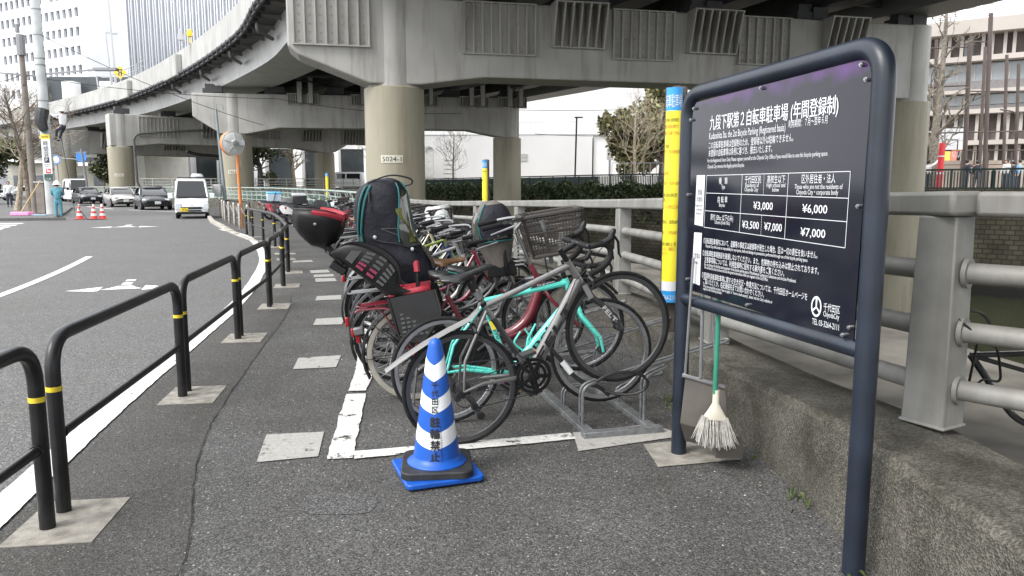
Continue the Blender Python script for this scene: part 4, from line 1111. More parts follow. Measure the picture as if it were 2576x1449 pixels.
# basketball hoop
c = D(2391, 350, 50)
root = thing('basketball_hoop', 'basketball hoop with white backboard in the schoolyard', 'basketball hoop', (c.x - 1.0, 50, FARZ))
m = MB(); q = c + Vector((-1.5, .6, .55)); m.tube([(q.x, q.y, FARZ), q], .09, 8); m.tube([q, c + Vector((0, .2, .2))], .05, 6); m.tube([q + Vector((0, 0, -.5)), c + Vector((0, .2, -.3))], .05, 6); m.build('hoop_stand', WINK, root)
m = MB(); m.box(c, (2.1, .05, 1.5)); m.mat(1)
for a, s in (((0, -.03, .72), (2.1, .02, .07)), ((0, -.03, -.72), (2.1, .02, .07)), ((-1.02, -.03, 0), (.07, .02, 1.4)), ((1.02, -.03, 0), (.07, .02, 1.4)), ((0, -.03, -.05), (.9, .02, .06)), ((-.45, -.03, -.38), (.06, .02, .6)), ((.45, -.03, -.38), (.06, .02, .6))): m.box(c + Vector(a), s)
m.build('backboard', [WINK, INK], root, smooth=0)
m = MB(Matrix.Translation(c + Vector((.2, -.4, -.75)))); m.tube([(.27 * math.cos(k * PI / 8), .27 * math.sin(k * PI / 8), 0) for k in range(16)], .025, 5, closed=True); m.mat(1)
for k in range(10): q = k * PI / 5; m.tube([(.27 * math.cos(q), .27 * math.sin(q), 0), (.16 * math.cos(q + .3), .16 * math.sin(q + .3), -.45)], .012, 3)
m.build('hoop', [mat('hoop_orange', (.6, .15, .04), .5, var=0), WINK], root)
c = D(2365, 410, 45)
root = thing('padded_post', 'bright red padded post standing in the schoolyard', 'post', (c.x, 45, FARZ))
m = MB(); m.tube([(c.x, 45, FARZ), (c.x + .04, 45, 4.0)], .17, 10); m.build('pad', mat('pad_red', (.62, .04, .05), .5, var=.1), root)
m = MB(); m.tube([(c.x, 45, FARZ + .9), (c.x, 45, FARZ + 1.0)], .18, 10); m.tube([(c.x + .02, 45, 3.2), (c.x + .02, 45, 3.27)], .18, 10); m.build('strap', WINK, root)
for (px, lab, cl_) in ((2397, 'reddish playground panel behind the basketball hoop', (.7, .2, .15)), (2382, 'yellow playground panel behind the basketball hoop', (.75, .55, .1))):
    c = D(px, 383, 58); root = thing('play_panel', lab, 'panel', (c.x, 58, FARZ))
    m = MB(); m.box((c.x, 58, FARZ + 2.2), (.55, .1, 1.2)); m.build('board', mat('panel_' + lab[:5], cl_, .6, var=.1), root, bevel=.04)
    m = MB(); m.box((c.x - .2, 58, FARZ + .8), (.07, .07, 1.6)); m.box((c.x + .2, 58, FARZ + .8), (.07, .07, 1.6)); m.build('leg', ALU, root, smooth=0)
# lamp post and bits before the white building
c = D(1447, 300, 72)
root = thing('lamp_post', 'thin dark lamp post in front of the white plant building', 'street lamp', (c.x, 72, FARZ))
m = MB(); m.tube([(c.x, 72, FARZ), (c.x + .12, 72, c.z + .1)], .085, 8); m.build('post', DARK, root)
m = MB(); m.box((c.x + .3, 72, c.z + .16), (.75, .3, .12)); m.build('lamp_head', DARK, root, smooth=0)
root = thing('mesh_gate', 'pale metal mesh gate below the evergreen across the canal', 'gate', (10, 66, FARZ))
m = MB()
for k in range(12): m.box((8.6 + k * .55, 66, FARZ + 1.1), (.05, .05, 2.2))
for z in (.1, 1.1, 2.2): m.bar((8.6, 66, FARZ + z), (14.7, 66, FARZ + z), .05, .05)
m.build('gate_frame', ALU, root, smooth=0)
m = MB(); m.box((8.4, 66, FARZ + 1.2), (.16, .16, 2.5)); m.build('gate_post', ALU, root, smooth=0)

# ================================================================== VEHICLES
def car_paint(name, col, metal=0.0): return mat(name, col, .25, metal, var=.03, coat=.15, spec=.35)
def wheel_at(m0, root, x, y, r, wd, rimm, name='wheel'):
    M_ = m0 @ Matrix.Translation((x, y, r)) @ Matrix.Rotation(R(90), 4, 'X')
    m = MB(M_); m.lathe([(r * .62, -wd / 2), (r * .93, -wd / 2), (r, -wd * .36), (r, wd * .36), (r * .93, wd / 2), (r * .62, wd / 2)], 20)
    w_ = m.build(name, RUBBER, root)
    m = MB(M_)
    for s in (-1, 1):
        m.lathe([(0, s * wd * .40), (r * .2, s * wd * .42), (r * .55, s * wd * .36), (r * .66, s * wd * .48)], 16)
        for k in range(5): q = k * 2 * PI / 5; m.bar((r * .1 * math.cos(q), r * .1 * math.sin(q), s * wd * .46), (r * .6 * math.cos(q), r * .6 * math.sin(q), s * wd * .46), .05, .02)
    m.build('rim', rimm, w_)
def loft(m, secs, closed_ends=True):
    """secs: list of rings (same length) of points"""
    K = len(secs[0]); m.grid(secs, closed=True)
    m.add(secs[0], [tuple(reversed(range(K)))]); m.add(secs[-1], [tuple(range(K))])
def plate(m0, root, x, z, y, body, w_, h_, face, ink, small=None, fsz=.11):
    m = MB(m0 @ frame((x, y, z), (0, 1, 0)))      # local x runs to the car's left seen from the front
    m.box((0, 0, 0), (w_, .02, h_)); m.mat(1)
    m.text(body, lambda a, b: (a, -.014, b), fsz, w_ * .72, 0.02, -h_ * .36, 'c', bold=.02)
    if small: m.text(small, lambda a, b: (a, -.014, b), fsz * .42, w_ * .4, 0, h_ * .18, 'c')
    m.build('number_plate', [face, ink], root, smooth=0)
def sedan(label, cat, loc, rz, pm, L=4.7, W=1.78, H=1.45, slope=0.0, num='31-83', dark=False, group='cars queueing in the oncoming lane'):
    """front of the car faces local +x; the origin is on the ground at mid length"""
    root = thing('parked_car', label, cat, loc, rz, group); M_ = WM[root.name].copy()
    h = L / 2; st = []
    # stations: x, half width, sill z, belt z (shoulder), bonnet/deck crown z
    for x, w_, z0, zb, zc in ((-h, .72, .42, .82, .88), (-h + .12, .82, .30, .92, 1.0), (-h + .8, .97, .20, .95, 1.04), (-.9, 1.0, .19, .93, .98), (.6, 1.0, .19, .90, .95), (1.1, .99, .19, .88, .94), (h - .75, .97, .20, .80, .86), (h - .25, .88, .26, .68, .72), (h - .03, .74, .34, .56, .60), (h, .66, .40, .52, .54)):
        w_ *= W / 2
        st.append([(x, -w_ * .93, z0), (x, -w_, z0 + .16), (x, -w_, (z0 + zb) / 2 + .08), (x, -w_ * .94, zb), (x, -w_ * .6, zc), (x, 0, zc + .02), (x, w_ * .6, zc), (x, w_ * .94, zb), (x, w_, (z0 + zb) / 2 + .08), (x, w_, z0 + .16), (x, w_ * .93, z0)])
    m = MB(M_); loft(m, st)
    m.build('body', pm, root, smooth=50)
    # greenhouse: glass lofted, roof skin proud of it
    g = []
    for x, w_, z in ((-h + .55, .80, .96), (-h + 1.15, .72, H - .10), (-.3, .70, H - .03), (.35, .70, H - .06), (1.25 + slope, .82, .92)):
        w_ *= W / 2; g.append([(x, -w_ - (.09 if z > 1.1 else 0), .88), (x, -w_, z), (x, w_, z), (x, w_ + (.09 if z > 1.1 else 0), .88)])
    m = MB(M_); loft(m, g); m.build('windscreen', GLASSD, root, smooth=30)
    m = MB(M_); rf = []
    for x, w_, z in ((-h + 1.05, .74, H - .12), (-.3, .72, H), (.25, .72, H - .015), (.48, .73, H - .10)):
        w_ *= W / 2; rf.append([(x, -w_, z - .03), (x, -w_ * .6, z + .02), (x, w_ * .6, z + .02), (x, w_, z - .03), (x, 0, z - .05)])
    loft(m, rf)
    for s in (-1, 1):
        y = s * W / 2
        m.tube([(1.2 + slope, y * .86, .93), (.45, y * .74, H - .08)], .035, 5); m.tube([(-h + .6, y * .84, .95), (-h + 1.1, y * .75, H - .1)], .05, 5); m.tube([(-.35, y * .90, .92), (-.3, y * .74, H - .04)], .03, 5)
    m.build('roof', pm, root, smooth=40)
    for s in (-1, 1):
        m = MB(M_); m.box((h - .26, s * W * .355, .66), (.34, .32, .12), rz=-s * .5); m.build('headlight', mat('lamp_clear', (.62, .66, .70), .1, var=.1, scale=8), root, bevel=.02)
        m = MB(M_); m.box((.95, s * (W / 2 + .06), .98), (.16, .2, .13)); m.build('wing_mirror', pm, root, bevel=.03)
    m = MB(M_); m.box((h - .03, 0, .55), (.07, .9, .09)); m.box((h - .06, 0, .33), (.10, 1.15, .13))
    m.build('grille', PLAST, root, bevel=.01)
    for x in (-h + .85, h - .85):
        for y in (-W / 2 + .1, W / 2 - .1): wheel_at(M_, root, x, y, .32, .2, ALU)
    plate(M_, root, h + .015, .47, 0, num, .34, .17, mat('plate_white', (.72, .74, .72), .5, var=0), mat('plate_green', (.03, .12, .06), .5, var=0))
    return root
MB_, MS_, MW_ = car_paint('car_black', (.012, .012, .014)), car_paint('car_silver', (.42, .40, .38), .7), car_paint('car_white', (.78, .79, .80))
def facing(p, q): return math.atan2(q[1] - p[1], q[0] - p[0])
RZ = R(-52)
sedan('glossy black saloon with vented bonnet, first car of the queue behind the white van', 'car', (-23.5, 49.8, .004), RZ - .08, MB_, 4.6, 1.8, 1.5, .1, '31-83')
sedan('bronze silver saloon between two black cars in the queue', 'car', (-29.4, 57.2, .004), RZ - .02, MS_, 4.8, 1.82, 1.45, 0, '90-78')
sedan('black saloon just ahead of the high roof white van in the queue', 'car', (-37.6, 67.5, .004), RZ + .04, MB_, 4.8, 1.8, 1.42, 0, '57-57')
sedan('silver car parked far off behind the left street trees', 'car', (-48.5, 76, .13), R(-120), car_paint('car_silver2', (.55, .56, .58), .5), 4.5, 1.76, 1.4, 0, '21-06', group=None)
sedan('dark blue car at the far left edge behind the pedestrian', 'car', (-55.2, 79, .13), R(-120), car_paint('car_navy', (.05, .06, .10)), 4.4, 1.76, 1.42, 0, '43-15', group=None)
sedan('white car half hidden behind the worker by the utility pole', 'car', (-48.2, 80, .004), RZ, MW_, 4.5, 1.76, 1.6, 0, '12-40', group=None)

def van(label, loc, rz, L, W, H, kei=True, group=None, num='33-08'):
    root = thing('delivery_van' if kei else 'minibus', label, 'van', loc, rz, group); M_ = WM[root.name].copy(); h = L / 2
    zb = H * .54; k = W / 2; nose = .50 if kei else .9
    st = []
    for x, w_, z0, z1, wr in ((-h, .93, .32, H - .18, .80), (-h + .08, .98, .28, H - .05, .86), (-h + .4, 1, .26, H, .88), (h - nose - .85, 1, .26, H, .88), (h - nose - .55, 1, .26, H - .02, .86), (h - nose - .42, 1, .26, H - .09, .84)):
        st.append([(x, -k * w_, z0), (x, -k * w_, zb), (x, -k * w_ * (.5 + wr / 2), z1 - .16), (x, -k * wr * .9, z1), (x, k * wr * .9, z1), (x, k * w_ * (.5 + wr / 2), z1 - .16), (x, k * w_, zb), (x, k * w_, z0)])
    m = MB(M_); loft(m, st)
    # cab front below the windscreen
    f = []
    for x, w_, z0, z1 in ((h - nose - .42, 1, .26, zb + .0), (h - nose + .1, 1.0, .26, zb - .02), (h - .16, .98, .27, zb - .10 if kei else zb - .28), (h - .04, .95, .30, zb - .26 if kei else zb - .42), (h, .90, .33, .56)):
        f.append([(x, -k * w_ * .96, z0), (x, -k * w_, z0 + .14), (x, -k * w_, (z0 + z1) / 2), (x, -k * w_ * .97, z1), (x, 0, z1 + .015), (x, k * w_ * .97, z1), (x, k * w_, (z0 + z1) / 2), (x, k * w_, z0 + .14), (x, k * w_ * .96, z0)])
    loft(m, f); m.build('body', MW_, root, smooth=40)
    m = MB(M_)
    a, c, zt = h - nose + (.30 if kei else .12), h - nose - .40, H - .12
    if not kei: a = h - nose + .25
    q = [(a, -k * .90, zb + .0), (a, k * .90, zb + .0), (c + .03, k * .78, zt), (c + .03, -k * .78, zt)]
    m.add(q + [(c - .25, -k * .9, zb), (c - .25, k * .9, zb), (c - .25, k * .80, zt), (c - .25, -k * .80, zt)], [(0, 1, 2, 3), (0, 3, 7, 4), (1, 5, 6, 2), (3, 2, 6, 7), (0, 4, 5, 1)])
    m.build('windscreen', GLASSD, root, smooth=0)
    m = MB(M_)
    for s in (-1, 1): m.tube([(a + .02, s * k * .93, zb), (c + .02, s * k * .80, zt + .02)], .04, 6)
    m.tube([(c + .01, -k * .80, zt + .03), (c + .01, k * .80, zt + .03)], .05, 6); m.build('pillar', MW_, root)
    m = MB(M_); m.tube([(a + .03, -k * .8, zb + .02), (a + .03, 0, zb + .05)], .012, 4); m.tube([(a + .03, k * .05, zb + .02), (a + .03, k * .8, zb + .05)], .012, 4); m.build('wiper', INK, root)
    for s in (-1, 1):
        m = MB(M_)
        for x0, x1 in ((-h + .35, -.35), (-.2, h - nose - .62)): m.add([(x0, s * (k + .006), zb + .02), (x1, s * (k + .006), zb + .02), (x1, s * (k * .945), H - .22), (x0, s * (k * .945), H - .22)], [(0, 1, 2, 3)])
        m.build('side_window', GLASSD, root, smooth=0)
        m = MB(M_); m.box((h - .02 if kei else h - .075, s * k * .80, zb - .42 if kei else .72), (.1, .27, .30 if kei else .2)); m.build('headlight', mat('lamp_clear', (.62, .66, .70), .1), root, bevel=.03)
        m = MB(M_); m.box((h - nose + .2, s * (k + .16), zb + .06), (.14, .2, .24)); m.tube([(h - nose + .18, s * k * .97, zb - .04), (h - nose + .2, s * (k + .12), zb)], .025, 5); m.build('wing_mirror', MW_ if kei else PLAST, root, bevel=.03)
    m = MB(M_)
    if kei:
        m.box((h - .005, 0, zb - .47), (.03, 1.02, .035)); m.box((h - .005, 0, zb - .53), (.03, 1.02, .03)); m.box((h + .01, .03, .47), (.03, .72, .06)); m.box((h + .01, .03, .37), (.03, .72, .06))
    else: m.box((h - .03, 0, .78), (.05, 1.0, .12)); m.box((h + .0, 0, .36), (.04, 1.3, .14))
    m.box((h - .1, 0, .24), (.3, W * .86, .06)); m.build('grille', PLAST, root, smooth=0)
    if kei:
        m = MB(M_); m.box((h + .0, 0, zb - .62), (.02, W * .94, .012)); m.box((h - .012, 0, zb - .37), (.02, .09, .04)); m.build('bumper_seam', mat('seam_grey', (.3, .3, .3), .5, var=0), root, smooth=0)
        m = MB(M_)
        for s in (-1, 1): m.bar((-h + .4, s * k * .78, H + .06), (h - nose - .6, s * k * .78, H + .06), .03, .03)
        for x in (-h + .5, -.3, h - nose - .7): m.bar((x, -k * .8, H + .06), (x, k * .8, H + .06), .03, .03)
        m.build('roof_rack', DARK, root, smooth=0)
        m = MB(M_ @ Matrix.Translation((h - nose - 1.0, k * .38, H + .12)))
        for j in range(4): m.tube([((.26 - .02 * j) * math.cos(t * PI / 8), (.26 - .02 * j) * math.sin(t * PI / 8), .03 * j) for t in range(16)], .028, 5, closed=True)
        m.build('cable_coil', WINK, root)
        plate(M_, root, h + .03, .42, -.33, num, .33, .165, mat('plate_yellow', (.80, .60, .02), .5, var=0), INK, '品川 480', .12)
    else:
        plate(M_, root, h + .03, .5, 0, num, .33, .165, mat('plate_white', (.72, .74, .72), .5, var=0), mat('plate_green', (.03, .12, .06), .5, var=0))
    for x in (-h + .62, h - .62):
        for s in (-1, 1): wheel_at(M_, root, x, s * (k - .11), .275 if kei else .33, .16, ALU)
    return root
van('small white box van with yellow number plate driving towards the camera', (-15.35, 36.6, .004), R(-68), 3.4, 1.475, 1.84)
van('white high roof minibus waiting at the back of the queue', (-43.6, 76.5, .004), RZ + .02, 4.9, 1.75, 2.25, False, None, '24-19')
o = van('white minibus on the far side of the canal behind the green fence', (-21.4, 98, FARZ), R(183), 4.8, 1.75, 2.05, False, None, '80-35')

# ================================================================== PEOPLE
SKIN = mat('skin', (.50, .33, .25), .6, var=.06); HAIR = mat('hair_black', (.015, .013, .012), .5, var=.2)
def skinned(name, mt, joints, edges, parent, sub=1):
    """one continuous surface grown over joints (point, radius) joined by edges"""
    me = bpy.data.meshes.new(name); inv = WM[parent.name].inverted()
    me.from_pydata([tuple(inv @ Vector(p)) for p, r in joints], edges, [])
    me.materials.append(mt)
    o = bpy.data.objects.new(name, me); COL.objects.link(o); o.parent = parent; WM[o.name] = WM[parent.name]
    md = o.modifiers.new('skin', 'SKIN'); md.use_smooth_shade = True
    for i, (p, r) in enumerate(joints):
        v = me.skin_vertices[0].data[i]; rr = r if isinstance(r, tuple) else (r, r); v.radius = rr; v.use_root = (i == 0)
    if sub:
        s = o.modifiers.new('sub', 'SUBSURF'); s.levels = sub; s.render_levels = sub
    return o
def person(label, base, rz, h, top, legs, shoes=INK, hat=None, hair=HAIR, armL=None, armR=None, legL=None, legR=None, skirt=False, vest=None, turn=0.0):
    """local +x is forward. arms/legs: lists of joint offsets in units of height, overriding the relaxed pose"""
    root = thing('person', label, 'person', base, rz); M_ = WM[root.name].copy(); k = h / 1.7
    def P(x, y, z): return M_ @ Vector((x * k, y * k, z * k))
    aL = armL or [(0, .19, 1.38), (.02, .245, 1.12), (.08, .25, .88)]; aR = armR or [(0, -.19, 1.38), (.02, -.245, 1.12), (.08, -.25, .88)]
    lL = legL or [(0, .09, .88), (.02, .095, .48), (-.01, .10, .09)]; lR = legR or [(0, -.09, .88), (.02, -.095, .48), (-.01, -.10, .09)]
    # body: pelvis to head and limbs to finger tips as one surface
    J = [(P(0, 0, .92), (.09 * k, .08 * k)), (P(0, 0, 1.15), (.08 * k, .07 * k)), (P(0, 0, 1.36), (.09 * k, .07 * k)), (P(.01, 0, 1.47), .05 * k), (P(.03, 0, 1.56), .085 * k), (P(.035, 0, 1.64), .08 * k), (P(.03, 0, 1.69), .05 * k), (P(.115, 0, 1.575), .03 * k)]
    E = [(0, 1), (1, 2), (2, 3), (3, 4), (4, 5), (5, 6), (4, 7)]
    for a in (aL, aR):
        n0 = len(J); J += [(P(*a[0]), .05 * k), (P(*a[1]), .038 * k), (P(*a[2]), .026 * k)]
        d = (Vector(a[2]) - Vector(a[1])).normalized(); q = Vector(a[2]) + d * .07; J.append((P(*q), .03 * k)); e = q + d * .05
        J.append((P(*e), .018 * k)); t = q + Vector((.03, 0, .02)); J.append((P(*t), .012 * k))
        E += [(2, n0), (n0, n0 + 1), (n0 + 1, n0 + 2), (n0 + 2, n0 + 3), (n0 + 3, n0 + 4), (n0 + 3, n0 + 5)]
    for a in (lL, lR):
        n0 = len(J); J += [(P(*a[0]), .075 * k), (P(*a[1]), .055 * k), (P(*a[2]), .04 * k)]; E += [(0, n0), (n0, n0 + 1), (n0 + 1, n0 + 2)]
    skinned('body', SKIN, J, E, root)
    # jacket or shirt
    J = [(P(0, 0, .82), (.17 * k, .15 * k)), (P(0, 0, 1.10), (.17 * k, .145 * k)), (P(0, 0, 1.36), (.20 * k, .145 * k)), (P(.005, 0, 1.45), .075 * k)]; E = [(0, 1), (1, 2), (2, 3)]
    for a in (aL, aR):
        n0 = len(J); J += [(P(*a[0]), .088 * k), (P(*a[1]), .068 * k), (P(*Vector(a[1]).lerp(Vector(a[2]), .95)), .052 * k)]; E += [(2, n0), (n0, n0 + 1), (n0 + 1, n0 + 2)]
    skinned('jacket', top, J, E, root)
    J = [(P(0, 0, 1.02), (.145 * k, .12 * k)), (P(0, 0, .86), (.145 * k, .12 * k))]; E = [(0, 1)]
    for a in (lL, lR):
        n0 = len(J); J += [(P(*(Vector(a[0]) + Vector((0, 0, -.1)))), .095 * k), (P(*a[1]), .075 * k), (P(*Vector(a[1]).lerp(Vector(a[2]), .95)), .062 * k)]; E += [(1, n0), (n0, n0 + 1), (n0 + 1, n0 + 2)]
    skinned('trousers', legs, J, E, root)
    for a in (lL, lR):
        f = Vector(a[2]); skinned('shoe', shoes, [(P(f.x - .03, f.y, f.z - .04), .05 * k), (P(f.x + .09, f.y, f.z - .055), .045 * k), (P(f.x + .17, f.y, f.z - .06), .03 * k)], [(0, 1), (1, 2)], root)
    m = MB(M_ @ Matrix.Translation(Vector((.02, 0, 1.615)) * k) @ Matrix.Scale(k, 4))
    if hat:
        m.lathe([(.15, -.02), (.135, .03), (.10, .10), (.05, .135), (0, .145)], 16); m.lathe([(.15, -.02), (.19, -.035), (.15, -.01)], 16)
        m.build('helmet', hat, root, smooth=60)
        m = MB(M_ @ Matrix.Translation(Vector((.015, 0, 1.60)) * k) @ Matrix.Scale(k, 4))
    m.lathe([(.06, -.10), (.105, -.04), (.112, .02), (.095, .075), (.05, .11), (0, .118)], 14, Matrix.Translation((-.022, 0, 0)) @ Matrix.Scale(.95, 4))
    m.build('hair', hair, root, smooth=60)
    return root
TEAL = mat('teal_overalls', (.085, .25, .31), .8, var=.15, scale=6); WSH = mat('white_shirt', (.70, .71, .72), .8, var=.1, scale=5); NVY = mat('navy_cloth', (.03, .035, .055), .8, var=.2, scale=6)
person('worker in teal overalls and white helmet standing back-turned by the utility pole', (-19.95, 33.5, .02), R(110), 1.66, TEAL, TEAL, hat=WINK, armL=[(0, .19, 1.38), (.10, .23, 1.14), (.26, .12, 1.12)], armR=[(0, -.19, 1.38), (.10, -.23, 1.14), (.26, -.12, 1.12)])
person('worker in white shirt and helmet climbing high on the utility pole', (-21.85, 37.6, 3.55), R(168), 1.66, WSH, NVY, hat=WINK, armL=[(0, .19, 1.38), (.28, .22, 1.34), (.52, .12, 1.46)], armR=[(0, -.19, 1.38), (.26, -.2, 1.26), (.5, -.1, 1.3)],
       legL=[(0, .09, .88), (.28, .14, .66), (.34, .11, .30)], legR=[(0, -.09, .88), (.24, -.14, .58), (.36, -.10, .22)])
person('pedestrian in white shirt and dark trousers on the left pavement', (-33.6, 51, .12), R(-60), 1.7, WSH, NVY)
KID = [(2333, 'pupil in white gym shirt reaching up to the red padded post', WSH, NVY, 46, True, 10), (2430, 'pupil in dark jacket left of the tallest net post', NVY, NVY, 44.6, False, 0), (2456, 'pupil in dark jacket close beside another near the net posts', NVY, NVY, 46.5, False, 30), (2530, 'pupil in white jumper looking up in the schoolyard', WSH, NVY, 44.5, False, 200), (2562, 'pupil in pale blue top at the right edge of the schoolyard', mat('pale_blue_cloth', (.25, .42, .60), .8, var=.1), NVY, 44.5, False, 160), (2547, 'pupil in dark coat between the white and pale blue pupils', NVY, NVY, 47, False, 90)]
for px, lab, tp, lg, Y, reach, rz in KID:
    c = D(px, 440, Y)
    person(lab, (c.x, Y, FARZ), R(rz), 1.72, tp, lg, armR=[(0, -.19, 1.38), (.28, -.2, 1.52), (.55, -.12, 1.75)] if reach else None, armL=[(0, .19, 1.38), (.2, .22, 1.3), (.42, .1, 1.36)] if px in (2430, 2530) else None)
person('distant pedestrian in dark coat crossing behind the canal bridge', (-25.6, 96, 1.25), R(20), 1.65, NVY, NVY)

# ================================================================== LEFT STREET FURNITURE
POLE = mat('pole_concrete', (.43, .45, .45), .8, var=.12, scale=2); POLEB = mat('pole_brown', (.19, .165, .145), .7, var=.15, scale=3)
u = Vector((-22.9, 37.9, .1))
root = thing('utility_pole', 'thick pale concrete utility pole with a parking sign and cables', 'utility pole', u)
m = MB(); m.tube([u, u + Vector((0, 0, 14))], [.25, .19], 18); m.build('shaft', POLE, root)
m = MB()
for z in (2.2, 5.5, 7.2, 7.5, 8.6, 9.8, 10.4, 11.3, 12.6): m.tube([u + Vector((0, 0, z)), u + Vector((0, 0, z + .05))], .25 - z * .0042 + .012, 16)
for k in range(16): m.tube([u + Vector((.2 if k % 2 else -.2, -.03, 4 + k * .45)), u + Vector((.38 if k % 2 else -.38, -.03, 4 + k * .45))], .012, 5)
m.build('step_bolt', GALV, root)
m = MB(); m.bar(u + Vector((.2, 0, 6.8)), u + Vector((2.9, -.4, 6.95)), .06, .08); m.box(u + Vector((3.4, -.45, 6.95)), (1.1, .3, .13)); m.build('street_light_arm', GALV, root, smooth=0)
m = MB(); m.tube([u + Vector((.05, -.2, 5.1)), u + Vector((0, -.35, 4.5)), u + Vector((.12, -.3, 4.1))], [.3, .28, .2], 10); m.build('cable_splice', DARK, root)
sg = MB(frame(u + Vector((.12, -.27, 0)), (1, -.08, 0)))
def T2(x, y): return (x, -.032, y)
sg.box((0, 0, 2.95), (.46, .03, 1.9)); sg.mat(1); sg.box((0, -.005, 3.78), (.46, .035, .22)); sg.mat(2)
for i, ch in enumerate('時間貸'): sg.text(ch, T2, .28, None, 0, 3.36 - i * .27, 'c', bold=.02)
sg.box((0, -.005, 2.66), (.26, .035, .26)); sg.text('時間貸', T2, .1, .36, 0, 3.74, 'c')
sg.text('無断駐車', T2, .07, .3, 0, 2.42, 'c'); sg.text('お断り', T2, .07, .26, 0, 2.32, 'c'); sg.mat(3)
sg.text('P', lambda x, y: (x, -.03, y), .24, None, 0, 2.58, 'c', bold=.02); sg.mat(4)
sg.box((.04, -.005, 2.14), (.26, .035, .22)); sg.mat(3); sg.box((.06, -.01, 2.13), (.15, .035, .05)); sg.box((.0, -.01, 2.17), (.05, .035, .1)); sg.mat(5); sg.box((0, -.005, 1.83), (.4, .035, .28)); sg.mat(3); sg.text('11-20', lambda x, y: (x, -.03, y), .1, .26, .02, 1.72, 'c')
sg.build('parking_sign', [WINK, YEL, INK, WINK, mat('sign_red', (.5, .05, .06), .5, var=0), mat('sign_darkgreen', (.02, .06, .05), .5, var=0)], root, smooth=0)
m = MB(); m.lathe([(.0, 0), (.17, 0)], 18, Matrix.Translation(u + Vector((.08, -.26, 4.15))) @ Matrix.Rotation(R(90), 4, 'X')); m.lathe([(.13, .01), (.19, .01)], 18, Matrix.Translation(u + Vector((.08, -.26, 4.15))) @ Matrix.Rotation(R(90), 4, 'X')); m.build('round_badge', mat('badge_green', (.12, .22, .20), .5, var=.1), root, smooth=0)
u2 = Vector((-24.6, 39.3, .1))
root = thing('steel_pole', 'slim brown steel pole with crossarm left of the utility pole', 'pole', u2)
m = MB(); m.tube([u2, u2 + Vector((-.05, 0, 8.3))], [.17, .13], 12); m.build('shaft', POLEB, root)
m = MB(); m.bar(u2 + Vector((-1.6, .1, 7.1)), u2 + Vector((1.2, .1, 6.85)), .07, .07); m.tube([u2 + Vector((.0, -.1, 7.9)), u2 + Vector((.02, -.1, 8.9))], .2, 10); m.tube([u2 + Vector((-.1, -.1, 9.0)), u2 + Vector((-.1, -.1, 9.4))], .1, 8); m.build('crossarm', GALV, root)
u3 = Vector((-33.0, 48.5, .1))
root = thing('steel_pole', 'leaning brown pole at the far left edge of the street', 'pole', u3)
m = MB(); m.tube([u3, u3 + Vector((-.7, 0, 6.5))], [.17, .14], 10); m.build('shaft', POLEB, root)
m = MB(); m.tube([u3 + Vector((-.3, -.1, 2.8)), u3 + Vector((-.3, -.1, 2.9))], .2, 10); m.build('clamp_band', GALV, root)
def cable(label, pts, r=.018):
    m = MB(); out = []
    for (a, c, sag) in pts:
        a, c = Vector(a), Vector(c)
        for i in range(13): t = i / 12; p = a.lerp(c, t); p.z -= sag * 4 * t * (1 - t); out.append(p)
    m.tube(out, r, 4, cap=False); return tag(m.build('overhead_cable', INK), label, 'cable', 'overhead cables')
cable('overhead cable running from the poles low across in front of the motorway girder', [(u2 + Vector((0, 0, 6.8)), u + Vector((0, 0, 6.6)), .1), (u + Vector((0, 0, 6.6)), (-13, 43, 6.3), .2), ((-13, 43, 6.3), (-3, 47, 5.9), .3)])
cable('overhead cable sloping down from the top left edge to the utility pole', [(u + Vector((0, 0, 10.2)), u + Vector((-8, 3, 13.4)), .4)])
cable('overhead cable sloping down right from the utility pole to the street', [(u + Vector((.2, 0, 8.6)), (-14, 43.5, 4.9), .3)])
cable('loose cable looping between brown pole and left edge', [(u2 + Vector((-.1, 0, 7.0)), u2 + Vector((-4, 1, 7.4)), .5)])
cable('overhead cable crossing in front of the white plant building', [((2.0, 68, 6.1), (16, 74, 6.6), .25)], .03)
cable('upper overhead cable crossing the plant building and evergreen tree', [((-1, 70, 8.4), (20, 74, 9.3), .3)], .03)
cable('thin dark rope hanging beside the utility pole from the climbing worker', [((-21.75, 37.0, 4.9), (-21.25, 37.0, .3), 0)], .014)

CONER = mat('cone_red', (.62, .06, .05), .5, var=.06); CONEW = mat('cone_white', (.75, .75, .73), .5, var=.05)
def small_cone(label, x, y, rz):
    root = thing('traffic_cone', label, 'traffic cone', (x, y, .01), rz, 'red and white traffic cones'); M_ = WM[root.name].copy()
    m = MB(M_); m.box((0, 0, .02), (.38, .38, .04)); m.build('base', CONER, root, bevel=.02)
    m = MB(M_)
    for i, (r0, z0, r1, z1) in enumerate(((.15, .04, .128, .16), (.128, .16, .108, .27), (.108, .27, .09, .37), (.09, .37, .07, .48), (.07, .48, .055, .57), (.055, .57, .035, .68))):
        m.mat(i % 2); m.lathe([(r0, z0), (r1, z1)], 18)
    m.mat(0); m.lathe([(.035, .68), (.03, .70), (0, .70)], 18); m.build('cone_body', [CONER, CONEW], root)
small_cone('red and white traffic cone half behind the teal worker', -19.55, 34.4, .3)
small_cone('red and white traffic cone, left of the touching pair in the road', -18.8, 34.2, .1)
small_cone('red and white traffic cone, right of the touching pair in the road', -18.55, 34.45, .5)
m = MB(); m.tube([(-19.55, 34.3, .62), (-18.8, 34.1, .66)], .02, 6); tag(m.build('cone_bar', DARK), 'dark bar laid across the tops of the traffic cones', 'bar')
m = MB(); m.tube([(-19.4, 34.1, .5), (-18.95, 33.9, .02)], .02, 6); m.tube([(-18.95, 33.9, .03), (-18.3, 34.0, .03)], .02, 6); tag(m.build('cone_bar', DARK), 'dark bar slanting down to the road between the cones', 'bar')
